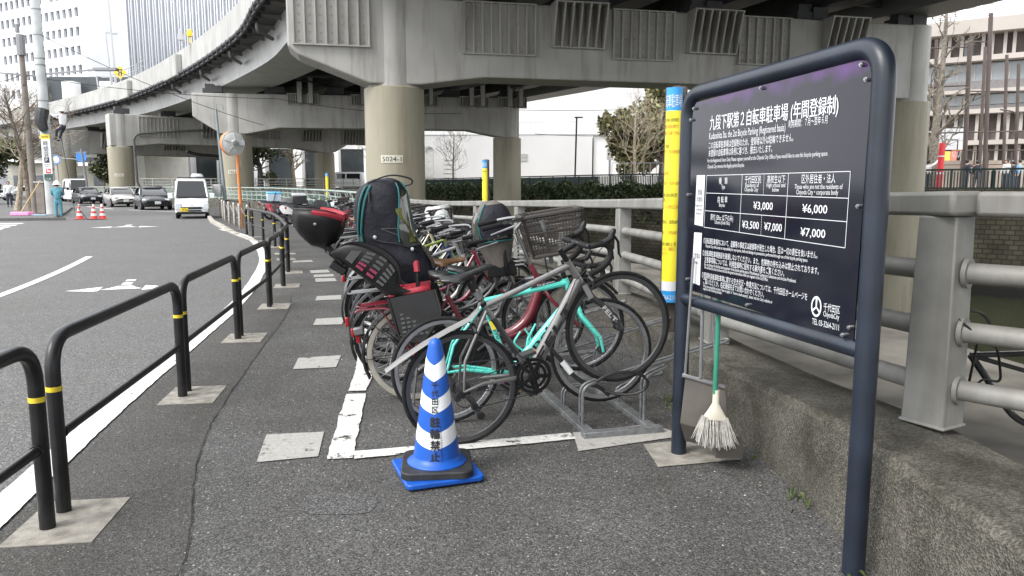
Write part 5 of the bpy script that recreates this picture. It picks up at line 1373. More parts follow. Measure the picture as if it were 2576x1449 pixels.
c = Vector((-23.3, 36.2, .12))
root = thing('dustpan', 'pink dustpan lying at the foot of the utility pole', 'dustpan', c)
m = MB(); m.box(c + Vector((0, 0, .08)), (.9, .5, .16), top=.95); m.build('pan', mat('pink_plastic', (.85, .25, .50), .5, var=.05), root, bevel=.03)
m = MB(); m.box(c + Vector((.85, 0, .02)), (.7, .3, .03)); m.build('handle', mat('sky_plastic', (.3, .5, .65), .5, var=.05), root, bevel=.01)
m = MB(); m.tube([c + Vector((-.15, .1, .1)), c + Vector((.5, .8, 1.65))], .025, 6); m.mat(1); m.box(c + Vector((-.17, .08, .1)), (.4, .1, .12))
tag(m.build('broom', [mat('wood_handle', (.50, .36, .16), .7, var=.1), PLAST]), 'broom with pale wooden handle leaning on the utility pole', 'broom')
root = thing('cabinet', 'small grey cable cabinet between the poles on the left pavement', 'cabinet', (-24.0, 39, .12))
m = MB(); m.box((-24.0, 39, .9), (.42, .4, 1.55)); m.build('case', POLEB, root, bevel=.02); m = MB(); m.box((-24.0, 38.99, 1.7), (.5, .5, .06)); m.build('lid', POLE, root, bevel=.01)
# road signs under the motorway on the left
c = D(205, 375, 78)
root = thing('road_sign', 'blue and white road sign plates on a white pole left of the third pier', 'road sign', (c.x, 78, 0))
m = MB(); m.tube([(c.x - 2.6, 78, 0), (c.x - 2.6, 78, 4.6)], .08, 8); m.tube([(c.x - 2.6, 78, 4.4), (c.x, 78, 4.2)], .04, 6); m.build('sign_post', ALU, root)
m = MB(); M_ = Matrix.Translation((c.x, 77.85, 4.5)) @ Matrix.Rotation(R(90), 4, 'X'); m.mat(0); m.lathe([(0, 0), (.55, 0)], 18, M_); m.mat(1); m.box((c.x + .1, 77.86, 3.75), (1.0, .04, .35)); m.mat(1); m.lathe([(0, 0), (.5, 0)], 18, Matrix.Translation((c.x - 2.6, 77.85, 4.2)) @ Matrix.Rotation(R(90), 4, 'X')); m.mat(0); m.lathe([(.38, .01), (.48, .01)], 18, Matrix.Translation((c.x - 2.6, 77.83, 4.2)) @ Matrix.Rotation(R(90), 4, 'X'))
m.build('sign_face', [mat('sign_blue', (.03, .18, .55), .5, var=0), WINK], root, smooth=0)
c = D(222, 450, 70)
root = thing('lamp_post', 'pale lamp post with short crossarm right of the minibus', 'street lamp', (c.x, 70, 0))
m = MB(); m.tube([(c.x, 70, 0), (c.x - .45, 70, 4.9)], .09, 8); m.build('post', GALV, root); m = MB(); m.bar((c.x - 1.0, 70, 4.55), (c.x + .1, 70, 4.6), .1, .1); m.build('crossarm', GALV, root, smooth=0)
# thin pole and box, mirror
c = Vector((-14.4, 38.4, 0))
root = thing('steel_pole', 'thin grey steel pole with hooked top beside the traffic mirror', 'pole', c)
m = MB(); m.tube([c, c + Vector((-.28, 0, 5.3))], [.10, .055], 10); m.tube(rounded([c + Vector((-.28, 0, 5.2)), c + Vector((-.25, 0, 5.6)), c + Vector((.1, 0, 5.45)), c + Vector((.1, 0, 5.2))], .2), .018, 5); m.build('shaft', mat('pole_bluegrey', (.20, .225, .25), .5, var=.1), root)
m = MB(); m.box(c + Vector((-.35, -.15, 1.3)), (.42, .25, .55)); m.build('control_box', mat('box_grey', (.45, .46, .46), .6, var=.1), root, bevel=.03)
ORG = mat('mirror_orange', (.60, .19, .04), .45, var=.08, scale=6)
c = D(608, 545, 27.5); c.z = 0
root = thing('traffic_mirror', 'round orange framed traffic mirror seen from behind on an orange pole', 'traffic mirror', c)
m = MB(); m.tube([c, c + Vector((-.08, 0, 3.2))], .055, 12); m.build('pole', ORG, root)
k = D(590, 361, 27.3)
M_ = Matrix.Translation(k) @ Matrix.Rotation(R(48), 4, 'Z') @ Matrix.Rotation(R(90), 4, 'X')
m = MB(M_); m.lathe([(0, .05), (.12, .05), (.14, .0), (.33, -.04), (.40, -.10)], 28); m.lathe([(.40, -.10), (.425, -.09), (.425, -.11)], 28); m.mat(1); m.lathe([(.425, -.11), (.43, -.26), (.40, -.26)], 28)
m.mat(0)
for q in range(5): a = q * 2 * PI / 5 + .3; m.bar((.1 * math.cos(a), .1 * math.sin(a), .045), (.38 * math.cos(a), .38 * math.sin(a), -.05), .035, .03)
m.build('mirror_back', [mat('mirror_grey', (.47, .48, .47), .5, var=.1), ORG], root, smooth=40)
m = MB(M_); m.lathe([(.40, -.24), (.25, -.29), (0, -.31)], 28); m.build('mirror', CHROME, root)
m = MB(); m.bar(k + Vector((0, 0, 0)), k + Vector((.26, .1, .03)), .07, .09); m.box(k + Vector((.25, .1, .02)), (.2, .16, .18)); m.lathe([(0, .12), (.09, .12), (.09, .02)], 14, M_); m.build('bracket', GALV, root, smooth=0)
m = MB()
for z in (.5, 1.1): m.tube([c + Vector((-.02, 0, z + 1)), c + Vector((-.02, 0, z + 1.05))], .062, 12)
m.box(c + Vector((-.08, .02, 1.9)), (.05, .1, .9)); m.build('pole_band', GALV, root)
# stainless bollards along the kerb
SST = mat('stainless', (.50, .47, .42), .32, .85, var=.15, scale=12)
bp = [G(548, 541), G(556, 545), G(563, 550), G(571, 556), G(578, 562), G(586, 570), G(594, 578), G(603, 586)]
bp = [(-15.4, 40.2), (-14.4, 37.6), (-13.3, 35.0), (-12.3, 32.6), (-11.3, 30.4), (-10.4, 28.5), (-9.6, 26.8), (-8.75, 25.2)]
proto = None; names = ['nearest the black guardrail', 'second from the black guardrail', 'third from the black guardrail', 'fourth from the black guardrail', 'fifth from the black guardrail', 'sixth from the black guardrail', 'seventh from the black guardrail', 'farthest of its row, by the van']
for i, (x, y) in enumerate(reversed(bp)):
    lab = 'stainless steel kerb bollard, ' + names[i]
    if proto is None:
        root = proto = thing('bollard', lab, 'bollard', (x, y, 0), 0, 'stainless bollards along the kerb')
        m = MB(WM[root.name]); m.tube([(0, 0, 0), (0, 0, .84)], .055, 14); m.lathe([(.055, .84), (.045, .87), (0, .875)], 14); m.build('post', SST, root)
        m = MB(WM[root.name])
        for z in (.55, .78): m.tube([(0, 0, z), (0, 0, z + .03)], .062, 14)
        m.build('ring', SST, root)
    else: c = copy_tree(proto); c.location = (x, y, 0); c['label'] = lab
m = MB()
for (x, y), (X, Y) in zip(bp, bp[1:]):
    a, c = Vector((x + .06, y, .74)), Vector((X + .06, Y, .74)); m.tube([a.lerp(c, t / 8) - Vector((0, 0, .22 * 4 * t / 8 * (1 - t / 8))) for t in range(9)], .014, 4)
tag(m.build('chain', SST), 'slack metal chain looped between the kerb bollards', 'chain')

# ================================================================== BLACK GUARDRAILS ALONG THE FOOTWAY
HOOPS = [((-1.72, 1.10), (-2.0, 3.10), .06, 'nearest black tubular guardrail hoop, cut by the left edge'), ((-2.03, 3.27), (-2.31, 5.17), .06, 'second black guardrail hoop, standing on the big pale pad'), ((-2.34, 5.31), (-2.65, 7.20), .06, 'third black guardrail hoop, beside the row of pale patches'),
         ((-2.68, 7.35), (-2.97, 9.17), .06, 'fourth black guardrail hoop from the camera'), ((-3.01, 9.33), (-3.38, 11.12), .06, 'fifth black guardrail hoop, where the rail starts to bend'), ((-3.44, 11.28), (-3.86, 12.99), .06, 'sixth short black guardrail hoop at the bend')]
def band(m, x, y, z, r): m.tube([(x, y, z - .011), (x, y, z + .011)], r, 16)
for (a, b_, r_, lab) in HOOPS:
    root = thing('guardrail', lab, 'guardrail', (a[0], a[1], 0), 0, 'black guardrail hoops along the footway')
    A = Vector((*a, 0)); B = Vector((*b_, 0)); H = .80; z = Vector((0, 0, H))
    m = MB(); m.tube(rounded([A, A + z, B + z, B], .17, 8), .0315, 18); m.build('hoop', BLACKM, root, smooth=50)
    m = MB(); z = Vector((0, 0, .36)); m.tube([A + z, B + z], .021, 12); u = (B - A).normalized()
    for p, s in ((A, 1), (B, -1)): m.tube([p + z + u * s * .036, p + z + u * s * .05], .027, 12)
    m.build('lower_bar', BLACKM, root)
    for p in (A, B):
        m = MB(); band(m, p.x, p.y, .575, .0328); m.build('reflective_band', YEL, root)
FP = [(-3.92, 13.2), (-4.66, 15.38), (-5.82, 18.59), (-6.78, 20.66), (-7.63, 22.32), (-8.25, 23.6)]
root = thing('guardrail', 'long black guardrail with several posts curving away towards the bollards', 'guardrail', (-3.92, 13.2, 0), 0, 'black guardrail hoops along the footway')
m = MB(); m.tube(rounded([(*FP[0], 0), (*FP[0], .8), *[(*p, .8) for p in FP[1:-1]], (*FP[-1], .8), (*FP[-1], 0)], .17, 5), .039, 14); m.build('hoop', BLACKM, root)
m = MB(); m.tube([(*p, .36) for p in FP], .021, 10); m.build('lower_bar', BLACKM, root)
for x, y in FP[1:-1]: m = MB(); m.tube([(x, y, 0), (x, y, .79)], .036, 14); m.build('post', BLACKM, root)
for x, y in FP: m = MB(); band(m, x, y, .575, .0405); m.build('reflective_band', YEL, root)
root = thing('guardrail', 'dark bent guardrail hoop standing alone behind the stainless bollards', 'guardrail', (-11.2, 33, 0))
m = MB(); m.tube(rounded([(-13.6, 36, 0), (-13.6, 36, .85), (-10.9, 31.6, .85), (-10.9, 31.6, 0)], .2, 5), .04, 12); m.build('hoop', BLACKM, root)

# ================================================================== BLUE NO-PARKING CONE
CB = mat('cone_blue', (.008, .085, .42), .42, var=.10, scale=9, spec=.45); CWT = mat('cone_white_band', (.74, .75, .76), .45, var=.06, scale=9)
cx, cy, crz = -.385, 3.73, R(20)
root = thing('traffic_cone', 'blue and white striped cone with black lettering in front of the grey road bike', 'traffic cone', (cx, cy, .01), crz); M_ = WM[root.name].copy()
def rsq(h, r, n=6):
    o = []
    for qx, qy, a in ((1, 1, 0), (-1, 1, 90), (-1, -1, 180), (1, -1, 270)):
        for i in range(n + 1): q = R(a + 90 * i / n); o.append((qx * (h - r) + r * math.cos(q), qy * (h - r) + r * math.sin(q)))
    return o
m = MB(M_); m.prism(rsq(.198, .03), 0, .026); m.build('base', CB, root, smooth=40, bevel=.006)
m = MB(M_ @ Matrix.Rotation(R(-14), 4, 'Z'))
o1 = rsq(.178, .055); i1 = [(p[0] / (p[0] ** 2 + p[1] ** 2) ** .5 * .142, p[1] / (p[0] ** 2 + p[1] ** 2) ** .5 * .142) for p in o1]
rows = [[Vector((*p, .028)) for p in o1], [Vector((*p, .056)) for p in o1], [Vector((p[0] * .97, p[1] * .97, .062)) for p in o1], [Vector((*p, .062)) for p in i1], [Vector((*p, .028)) for p in i1]]
m.grid(rows, closed=True)
m.build('weight_ring', mat('weight_rubber', (.022, .022, .024), .6, var=.3, scale=14, bump=.15, bscale=80), root, smooth=40)
def cr(z): return lerp1(z, [(0.026, .140), (.05, .138), (.068, .122), (.60, .0475), (.655, .037)])
th0 = R(-90) - crz + R(-2)
m = MB(M_)
ZB = [.066, .235, .315, .375, .455, .51, .575, .60]       # band edges at the front; chevron drops there
NA = 64
def chev(th, z):
    if z < .1 or z > .605: return z
    d = abs((th - th0 + PI) % (2 * PI) - PI); d = d if d < PI / 2 else PI - d
    return z - .028 + .05 * d / (PI / 2)
rings = []; 
seg = [(.028, 0), (.05, 0), (.066, 0)]
ZB = [.066, .178, .258, .358, .428, .518, .598]
zr = [.028, .05] + ZB[:1]; cols = [0, 0]
for i in range(len(ZB) - 1):
    for k in range(1, 4): zr.append(ZB[i] + (ZB[i + 1] - ZB[i]) * k / 3); cols.append(i % 2)
for z in (.625, .64, .655): zr.append(z); cols.append(0)
vs = []
for z in zr:
    for k in range(NA):
        th = 2 * PI * k / NA; f = chev(th, z) if .066 < z < .61 else z
        r_ = cr(f); vs.append((r_ * math.cos(th), r_ * math.sin(th), f))
for r_, z in ((.034, .675), (.027, .689), (.014, .697), (0.001, .699)):
    for k in range(NA): th = 2 * PI * k / NA; vs.append((r_ * math.cos(th), r_ * math.sin(th), z))
    cols.append(0)
K = len(vs) // NA
n0 = len(m.v); m.v += [M_ @ Vector(p) for p in vs]
for i in range(K - 1):
    for k in range(NA): l = (k + 1) % NA; m.f.append((n0 + i * NA + k, n0 + i * NA + l, n0 + (i + 1) * NA + l, n0 + (i + 1) * NA + k)); m.mi.append(cols[i])
m.mat(0); m.lathe([(.119, .10), (.128, .078), (.147, .071), (.151, .067), (.151, .063)], 48); m.build('cone_body', [CB, CWT], root, smooth=50)
m = MB(M_); tt = th0 + R(4)
def on_cone(z0):
    def fn(x, y):
        z = z0 + y; r_ = cr(z) + .0035; q = tt + x / r_; return (r_ * math.cos(q), r_ * math.sin(q), z)
    return fn
for i, ch in enumerate('千代田区'):
    for d_ in (-.0008, .0008): m.text(ch, on_cone(.460 - i * .040 + d_), .037, None, d_, 0, 'c')
for i, ch in enumerate('駐輪禁止'):
    for d_ in (-.0022, -.0007, .0007, .0022): m.text(ch, on_cone(.272 - i * .057 + d_ * .6), .053, None, d_, 0, 'c')
tt += R(17)
for i, ch in enumerate('平成26年度東京都区放置自転車対策'): m.text(ch, on_cone(.262 - i * .0128), .0105, None, 0, 0, 'c', bold=.01)
m.build('lettering', INK, root, smooth=0)

# ================================================================== INFORMATION BOARD
SA, SBp = Vector((.92, 4.03, 0)), Vector((1.30, 2.72, 0))
SU = (SBp - SA).normalized(); SL = (SBp - SA).length; SN = Vector((SU.y, -SU.x, 0))
if SN.x > 0: SN = -SN
FRM = mat('navy_frame', (.014, .020, .032), .38, .1, var=.25, scale=5, bump=.05, bscale=90)
root = thing('information_board', 'large dark navy notice board in a rounded tubular frame with bicycle parking fees', 'notice board', SA); z = Vector((0, 0, 1))
m = MB(); m.tube(rounded([SA - z * .02, SA + z * 1.93, SBp + z * 1.955, SBp - z * .02], .13, 10), [.0405] * 26 if False else .041, 24); m.build('frame', FRM, root, smooth=60)
m = MB(); m.tube([SA + z * .87 + SU * .02, SBp + z * .86 - SU * .02], .033, 20); m.build('lower_rail', FRM, root, smooth=60)
def SP(s, zz, k=0.0): p = SA + SU * s + SN * k; return Vector((p.x, p.y, zz))
pm = bpy.data.materials.new('board_navy'); pm.use_nodes = True
n = pm.node_tree; b = n.nodes['Principled BSDF']; b.inputs['Roughness'].default_value = .10; b.inputs['Specular IOR Level'].default_value = .42
tc = n.nodes.new('ShaderNodeTexCoord'); sp = n.nodes.new('ShaderNodeSeparateXYZ'); n.links.new(tc.outputs['Object'], sp.inputs[0])
nz = n.nodes.new('ShaderNodeTexNoise'); nz.inputs['Scale'].default_value = 5; nz.inputs['Detail'].default_value = 3; n.links.new(tc.outputs['Object'], nz.inputs['Vector'])
ad = n.nodes.new('ShaderNodeMath'); ad.operation = 'MULTIPLY_ADD'; ad.inputs[1].default_value = .28; n.links.new(nz.outputs['Fac'], ad.inputs[0]); n.links.new(sp.outputs['Z'], ad.inputs[2])
rp = n.nodes.new('ShaderNodeMapRange'); rp.inputs[1].default_value = 1.985; rp.inputs[2].default_value = 2.08; n.links.new(ad.outputs[0], rp.inputs[0])
mx = n.nodes.new('ShaderNodeMixRGB'); mx.inputs[1].default_value = (.009, .010, .017, 1); mx.inputs[2].default_value = (.085, .022, .15, 1)
n.links.new(rp.outputs[0], mx.inputs[0]); n.links.new(mx.outputs[0], b.inputs['Base Color'])
m = MB(); Q = [(.05, .925), (1.305, .885), (1.318, 1.90), (1.26, 1.915), (.10, 1.885), (.062, 1.86)]
m.add([SP(s, zz, .012) for s, zz in Q] + [SP(s, zz, .006) for s, zz in Q], [tuple(range(6)), tuple(reversed(range(6, 12)))] + [(i, 6 + i, 6 + (i + 1) % 6, (i + 1) % 6) for i in range(6)])
m.build('panel', pm, root, smooth=0)
m = MB()
for s, zz in ((.664, 1.887), (1.272, 1.895), (1.30, 1.84), (1.298, 1.39), (1.257, .905), (1.29, .94), (.625, .925), (.07, .98), (.09, 1.855), (.062, 1.80), (.058, 1.42)):
    p = SP(s, zz, .012); m.tube([p, p + SN * .012], .0085, 8); m.tube([p + SN * .012, p + SN * .017], .005, 8)
m.build('bolt', ALU, root)
m = MB()
def ST(k=.0135): return lambda x, y: SP(x, y, k)
T = ST()
def tx(body, x0, x1, y, em, bold=.0, al='l'):
    """body fitted between x0 and x1 on the board, baseline y"""
    m.text(body, T, em, x1 - x0, x0, y, 'l', bold)
    if bold >= .02: m.text(body, ST(.0139), em, x1 - x0, x0 + em * .03, y, 'l', bold)
tx('九段下駅第２自転車駐車場 (年間登録制)', .236, 1.153, 1.740, .078, .022)
tx('Kudanshita Sta. the 2st Bicycle Parking (Registered basis)', .234, .838, 1.692, .046, .012); tx('利用期間：７月～翌年６月', .857, 1.097, 1.705, .034, .008)
tx('この自転車駐車場は登録制のため、登録者以外は駐輪できません。', .233, .894, 1.648, .038, .014); tx('未登録の自転車等は条例に基づき、撤去いたします。', .233, .753, 1.610, .038, .014)
tx('For the Registered Users Only; Please register yourself at the Chiyoda City Office if you would like to use this bicycle parking space.', .226, 1.11, 1.580, .026, .01)
tx('Chiyoda City removes the illegally parked bicycles.', .228, .548, 1.551, .026, .01)
def ctr(body, x, y, em, wd, bold=.012):
    m.text(body, T, em, wd, x, y, 'c', bold)
    if bold >= .02: m.text(body, lambda a, b: T(a, b) + SN * .0004, em, wd, x + em * .035, y, 'c', bold)
ctr('種　類', .375, 1.476, .034, .075); ctr('Type', .377, 1.452, .028, .032)
ctr('千代田区民', .62, 1.479, .037, .125); ctr('Residents of', .615, 1.459, .026, .105); ctr('Chiyoda City', .61, 1.440, .026, .105)
ctr('高校生以下', .79, 1.479, .037, .125); ctr('High school and', .79, 1.459, .026, .13); ctr('below', .79, 1.440, .026, .046)
ctr('区外居住者・法人', 1.06, 1.477, .040, .2); ctr('Those who are not the residents of', 1.06, 1.452, .028, .285); ctr('Chiyoda City・corporate body', 1.055, 1.430, .028, .25)
ctr('自 転 車', .375, 1.387, .034, .085); ctr('Bicycles', .372, 1.365, .026, .05)
ctr('原付 (50cc 以下のみ)', .372, 1.300, .034, .2); ctr('Scooters (Under 50cc)', .38, 1.281, .025, .135)
for s_, x, y, wd in (('¥3,000', .703, 1.361, .143), ('¥6,000', 1.048, 1.357, .15), ('¥3,500', .614, 1.273, .13), ('¥7,000', .782, 1.272, .125), ('¥7,000', 1.044, 1.262, .15)): ctr(s_, x, y, .048, wd, .02)
def line(a, c, t=.0016):
    a, c = SP(*a, .0135), SP(*c, .0135); d = (c - a).normalized(); q = d.cross(SN) * t / 2 * 1.6; m.add([a - q, c - q, c + q, a + q], [(0, 1, 2, 3)])
tl, tr_, bl, br_ = (.223, 1.516), (1.239, 1.517), (.213, 1.259), (1.234, 1.233)
for a, c in ((tl, tr_), (tl, bl), (tr_, br_), (bl, br_), ((.222, 1.43), (1.236, 1.418)), ((.219, 1.342), (1.235, 1.331)), ((.535, 1.516), (.529, 1.252)), ((.874, 1.517), (.867, 1.244))): line(a, c)
for k in range(12): line((.703, 1.512 - k * .0075), (.703, 1.508 - k * .0075)); line((.698, 1.335 - k * .0075), (.698, 1.331 - k * .0075))
tx('①自転車駐車場内において、盗難等の事故又は破損等が発生した場合、区は一切の責任を負いません。', .212, 1.081, 1.180, .033, .012)
tx('Chiyoda City shall accept no responsibility for any injuries, theft and damage to possessions, performed through use of this bicycle parking space.', .234, 1.024, 1.160, .021, .006)
tx('②自転車駐車場施設を破損しないでください。また、危険物の持ち込みは禁止されております。', .208, 1.094, 1.118, .033, .012); tx('注意事項等については、利用登録時に配布する案内書をご覧ください。', .228, .876, 1.085, .033, .012)
tx('Do not damage the facilities and equipment of the bicycle parking space. Miscellaneous Dangerous Substances and Articles Prohibited.', .229, .957, 1.067, .021, .006); tx('We will hand out the brochure that lists the general instructions when you register at the City Office.', .23, .765, 1.051, .021, .006)
tx('③登録制自転車駐車場に関する空き状況・申請方法については、千代田区ホームページを', .208, 1.033, 1.006, .033, .012); tx('ご覧いただくか、右記連絡先までお問い合わせください。', .223, .74, .976, .033, .012)
tx('When you would like to know "how to apply" or "how to check vacancy", please visit the City’s website or', .224, .803, .957, .021, .006); tx('inquire at the following division.', .225, .40, .943, .021, .006)
tx('千代田区', 1.133, 1.226, .982, .034, .012); tx('ChiyodaCity', 1.134, 1.224, .957, .030, .004); tx('TEL 03-3264-2111', 1.07, 1.226, .915, .034, .012)
# emblem: ring with three arms
c0 = (1.090, .988)
def ringp(r0, r1, n=28):
    for i in range(n):
        a, c = 2 * PI * i / n, 2 * PI * (i + 1) / n
        m.add([SP(c0[0] + r * math.cos(q), c0[1] + r * 1.35 * math.sin(q), .0135) for r, q in ((r0, a), (r1, a), (r1, c), (r0, c))], [(0, 1, 2, 3)])
ringp(.024, .031)
for a in (90, 215, 325):
    q = R(a); u, v = math.cos(q), math.sin(q) * 1.3
    m.add([SP(c0[0] + u * .026 - v * .004, c0[1] + v * .026 + u * .004, .0135), SP(c0[0] + u * .026 + v * .004, c0[1] + v * .026 - u * .004, .0135), SP(c0[0] + v * .003, c0[1] - u * .003 - .002, .0135), SP(c0[0] - v * .003, c0[1] + u * .003 - .002, .0135)], [(0, 1, 2, 3)])
m.build('lettering', WINK, root, smooth=0)
m = MB(); T = ST(.0142)
m.add([SP(s, zz, .0134) for s, zz in ((.118, 1.268), (.201, 1.262), (.207, 1.519), (.126, 1.519))], [(0, 1, 2, 3)]); m.add([SP(s, zz, .0134) for s, zz in ((.105, .966), (.19, .96), (.194, 1.229), (.118, 1.228))], [(0, 1, 2, 3)])
m.mat(1)
ctr('登録', .163, 1.420, .034, .045); ctr('手数料', .161, 1.383, .034, .062)
for i, s_ in enumerate(('Usage Fees for', 'the Bicycle', 'Parking Lot')): ctr(s_, .160, 1.360 - i * .02, .02, (.068, .055, .055)[i], .004)
ctr('注意事項', .150, 1.095, .034, .068); ctr('Notes', .150, 1.068, .022, .03, .004)
m.build('label_box', [WINK, INK], root, smooth=0)

# broom and long-handled dustpan hanging behind the board
BG = mat('broom_green', (.03, .21, .14), .45, var=.1)
p = Vector((1.035, 3.74, 0)); 
root = thing('broom', 'broom with green handle and pale frayed bristles hanging behind the notice board', 'broom', (p.x, p.y, .12))
m = MB(); m.tube([p + Vector((0, 0, 1.15)), p + Vector((-.005, 0, .42))], .0125, 10); m.build('handle', BG, root)
CREAM = mat('broom_cream', (.52, .49, .40), .55, var=.08); BRI = mat('bristle_pale', (.42, .41, .375), .8, var=.2, scale=30)
cap = []
for z_, w_, t_ in ((.44, .016, .016), (.37, .017, .017), (.335, .036, .02), (.30, .058, .021), (.285, .064, .019)):
    cap.append([(p.x + math.cos(q) * w_ * .96, p.y + math.sin(q) * t_ - math.cos(q) * w_ * .25, z_) for q in [k * 2 * PI / 12 for k in range(12)]])
m = MB(); loft(m, [[Vector(a) for a in r_] for r_ in cap]); m.build('broom_cap', CREAM, root)
m = MB(); rnd = random.Random(4)
for i in range(430):
    s_ = rnd.uniform(-1, 1); t_ = rnd.uniform(-1, 1); a = p + Vector((s_ * .060, t_ * .014 - s_ * .016, .30)); e = p + Vector((s_ * .088 + rnd.gauss(0, .009), t_ * .05 - s_ * .03 + rnd.gauss(0, .008), .135 + .02 * s_ * s_ + rnd.uniform(0, .035)))
    m.tube([a, a.lerp(e, .5) + Vector((0, 0, .0)), e], [.0017, .0017, .0012], 3, cap=False)
m.build('bristles', BRI, root, smooth=0)['kind'] = 'stuff'
p = Vector((.985, 3.86, 0))
root = thing('dustpan', 'grey brown long handled dustpan hanging beside the broom behind the board post', 'dustpan', (p.x, p.y, .1))
m = MB(); m.tube([p + Vector((.0, 0, .47)), p + Vector((-.005, 0, 1.12))], .010, 8); m.tube([p + Vector((-.075, .03, .47)), p + Vector((-.055, .01, 1.1))], .0075, 8); m.tube([p + Vector((.075, -.03, .44)), p + Vector((.025, -.01, 1.1))], .0075, 8); m.tube([p + Vector((-.09, .03, .48)), p + Vector((.12, -.03, .43))], .012, 8); m.build('handle', ALU, root)
m = MB(); DP = mat('dustpan_grey', (.105, .093, .082), .5, var=.15)
for q in ([(-.07, .03, .46), (.12, -.035, .41), (.15, -.045, .17), (-.09, .03, .22)], [(-.09, .03, .22), (.15, -.045, .17), (.18, .07, .06), (-.04, .12, .09)], [(.12, -.035, .41), (.15, -.045, .17), (.18, .07, .06), (.17, .06, .2)], [(-.07, .03, .46), (-.09, .03, .22), (-.04, .12, .09), (-.04, .11, .2)]):
    a = [p + Vector(v) for v in q]; nn = (a[1] - a[0]).cross(a[2] - a[0]).normalized() * .003
    m.add([v + nn for v in a] + [v - nn for v in a], [(0, 1, 2, 3), (7, 6, 5, 4), (0, 4, 5, 1), (1, 5, 6, 2), (2, 6, 7, 3), (3, 7, 4, 0)])
m.box(p + Vector((.15, -.02, .10)), (.14, .07, .09)); m.build('pan', DP, root, smooth=0)

# ================================================================== YELLOW NOTICE PILLARS
def pillar(label, base, ztop, z0, wd, ang, detail=True):
    base = Vector(base); root = thing('notice_pillar', label, 'notice', base, ang, 'yellow notice pillars along the parapet'); M_ = WM[root.name].copy()
    H0, H1 = z0 - base.z, ztop - base.z
    m = MB(M_); m.box((0, .025, (H1 + .02) / 2), (wd * .52, .05, H1 + .02)); m.box((0, .0, (H0 + H1) / 2), (wd + .03, .035, H1 - H0 + .02)); m.build('pillar_frame', mat('pillar_brown', (.055, .040, .032), .5, var=.2, scale=8), root, bevel=.005)
    def on(x, y, k=0):      # convex panel: local x across, bulging towards -y
        t = max(-1, min(1, x / (wd / 2))); return (x * .985, -.02 - wd * .52 * math.sqrt(max(0, 1 - t * t * .97)) - k, y)
    def cyl(a, c, mi):
        m.mat(mi); N = 24
        m.grid([[on(wd / 2 * math.sin(-PI / 2 + PI * i / N), a), on(wd / 2 * math.sin(-PI / 2 + PI * i / N), c)] for i in range(N + 1)])
    m = MB(M_); hh = H1 - H0
    cyl(H0, H0 + hh * .055, 1); cyl(H0 + hh * .055, H0 + hh * .10, 2); cyl(H0 + hh * .10, H0 + hh * .895, 0); cyl(H0 + hh * .895, H1, 1)
    def wrap(yoff):
        def fn(x, y): t = x / (wd * .62); return on(wd / 2 * math.sin(max(-1.5, min(1.5, t))), yoff + y, .0022)
        return fn
    m.mat(3); m.text('自転車駐車場', wrap(H0 + hh * .915), .098, wd * 1.56, 0, 0, 'c', bold=.03)
    m.text('03-3264-2111', wrap(H0 + hh * .012), .052, wd * 1.4, 0, 0, 'c', bold=.02)
    RED, BLK = 5, 4
    lines = [(.845, 'この駐車場は自転車専用の', BLK), (.815, '登録制自転車駐車場です。', RED), (.785, '登録者以外は駐輪できません。', RED), (.725, '利用期間', BLK), (.70, '毎年7月1日から翌年6月30日の1年間', RED), (.60, '登録手数料', RED), (.575, '区　民', RED), (.555, '自転車 3,000円　区民以外・6,000円', RED), (.50, '未登録の自転車は条例に基づ', BLK), (.478, 'き撤去します。', BLK), (.445, '施錠してあるものは切断することもあり', RED), (.375, '撤去移送料は、自転車3,000円', BLK), (.325, '自転車　・　原付6,000円', RED), (.27, '駐輪場内の盗難等には、責任', BLK), (.248, 'を負いません。駐輪場などで', RED), (.225, 'ご相談ください', RED)]
    for f, s_, c_ in (lines if detail else lines[::3]):
        m.mat(c_); m.text(s_, wrap(H0 + hh * f), .032, wd * 1.5 * min(1, len(s_) / 15), -wd * .02 if len(s_) > 10 else -wd * .3, 0, 'c', bold=.006)
    m.build('notice_panel', [mat('notice_yellow', (.80, .68, .03), .35, var=.04, scale=3), mat('notice_blue', (.02, .27, .62), .35, var=.05), WINK, WINK, INK, mat('notice_red', (.38, .10, .02), .5, var=0)], root, smooth=45)
pillar('tall yellow and blue notice pillar on the wall between the front wheels and the dark board', (1.165, 5.5, .40), 2.15, .63, .125, R(-34))
pillar('yellow notice pillar halfway down the row of bicycles', (-.52, 15.2, .18), 1.98, .5, .12, R(-30), False)
pillar('distant yellow notice pillar behind the motorcycles, lowest of the three', (-8.0, 33.2, .55), 2.05, .7, .15, R(-20), False)

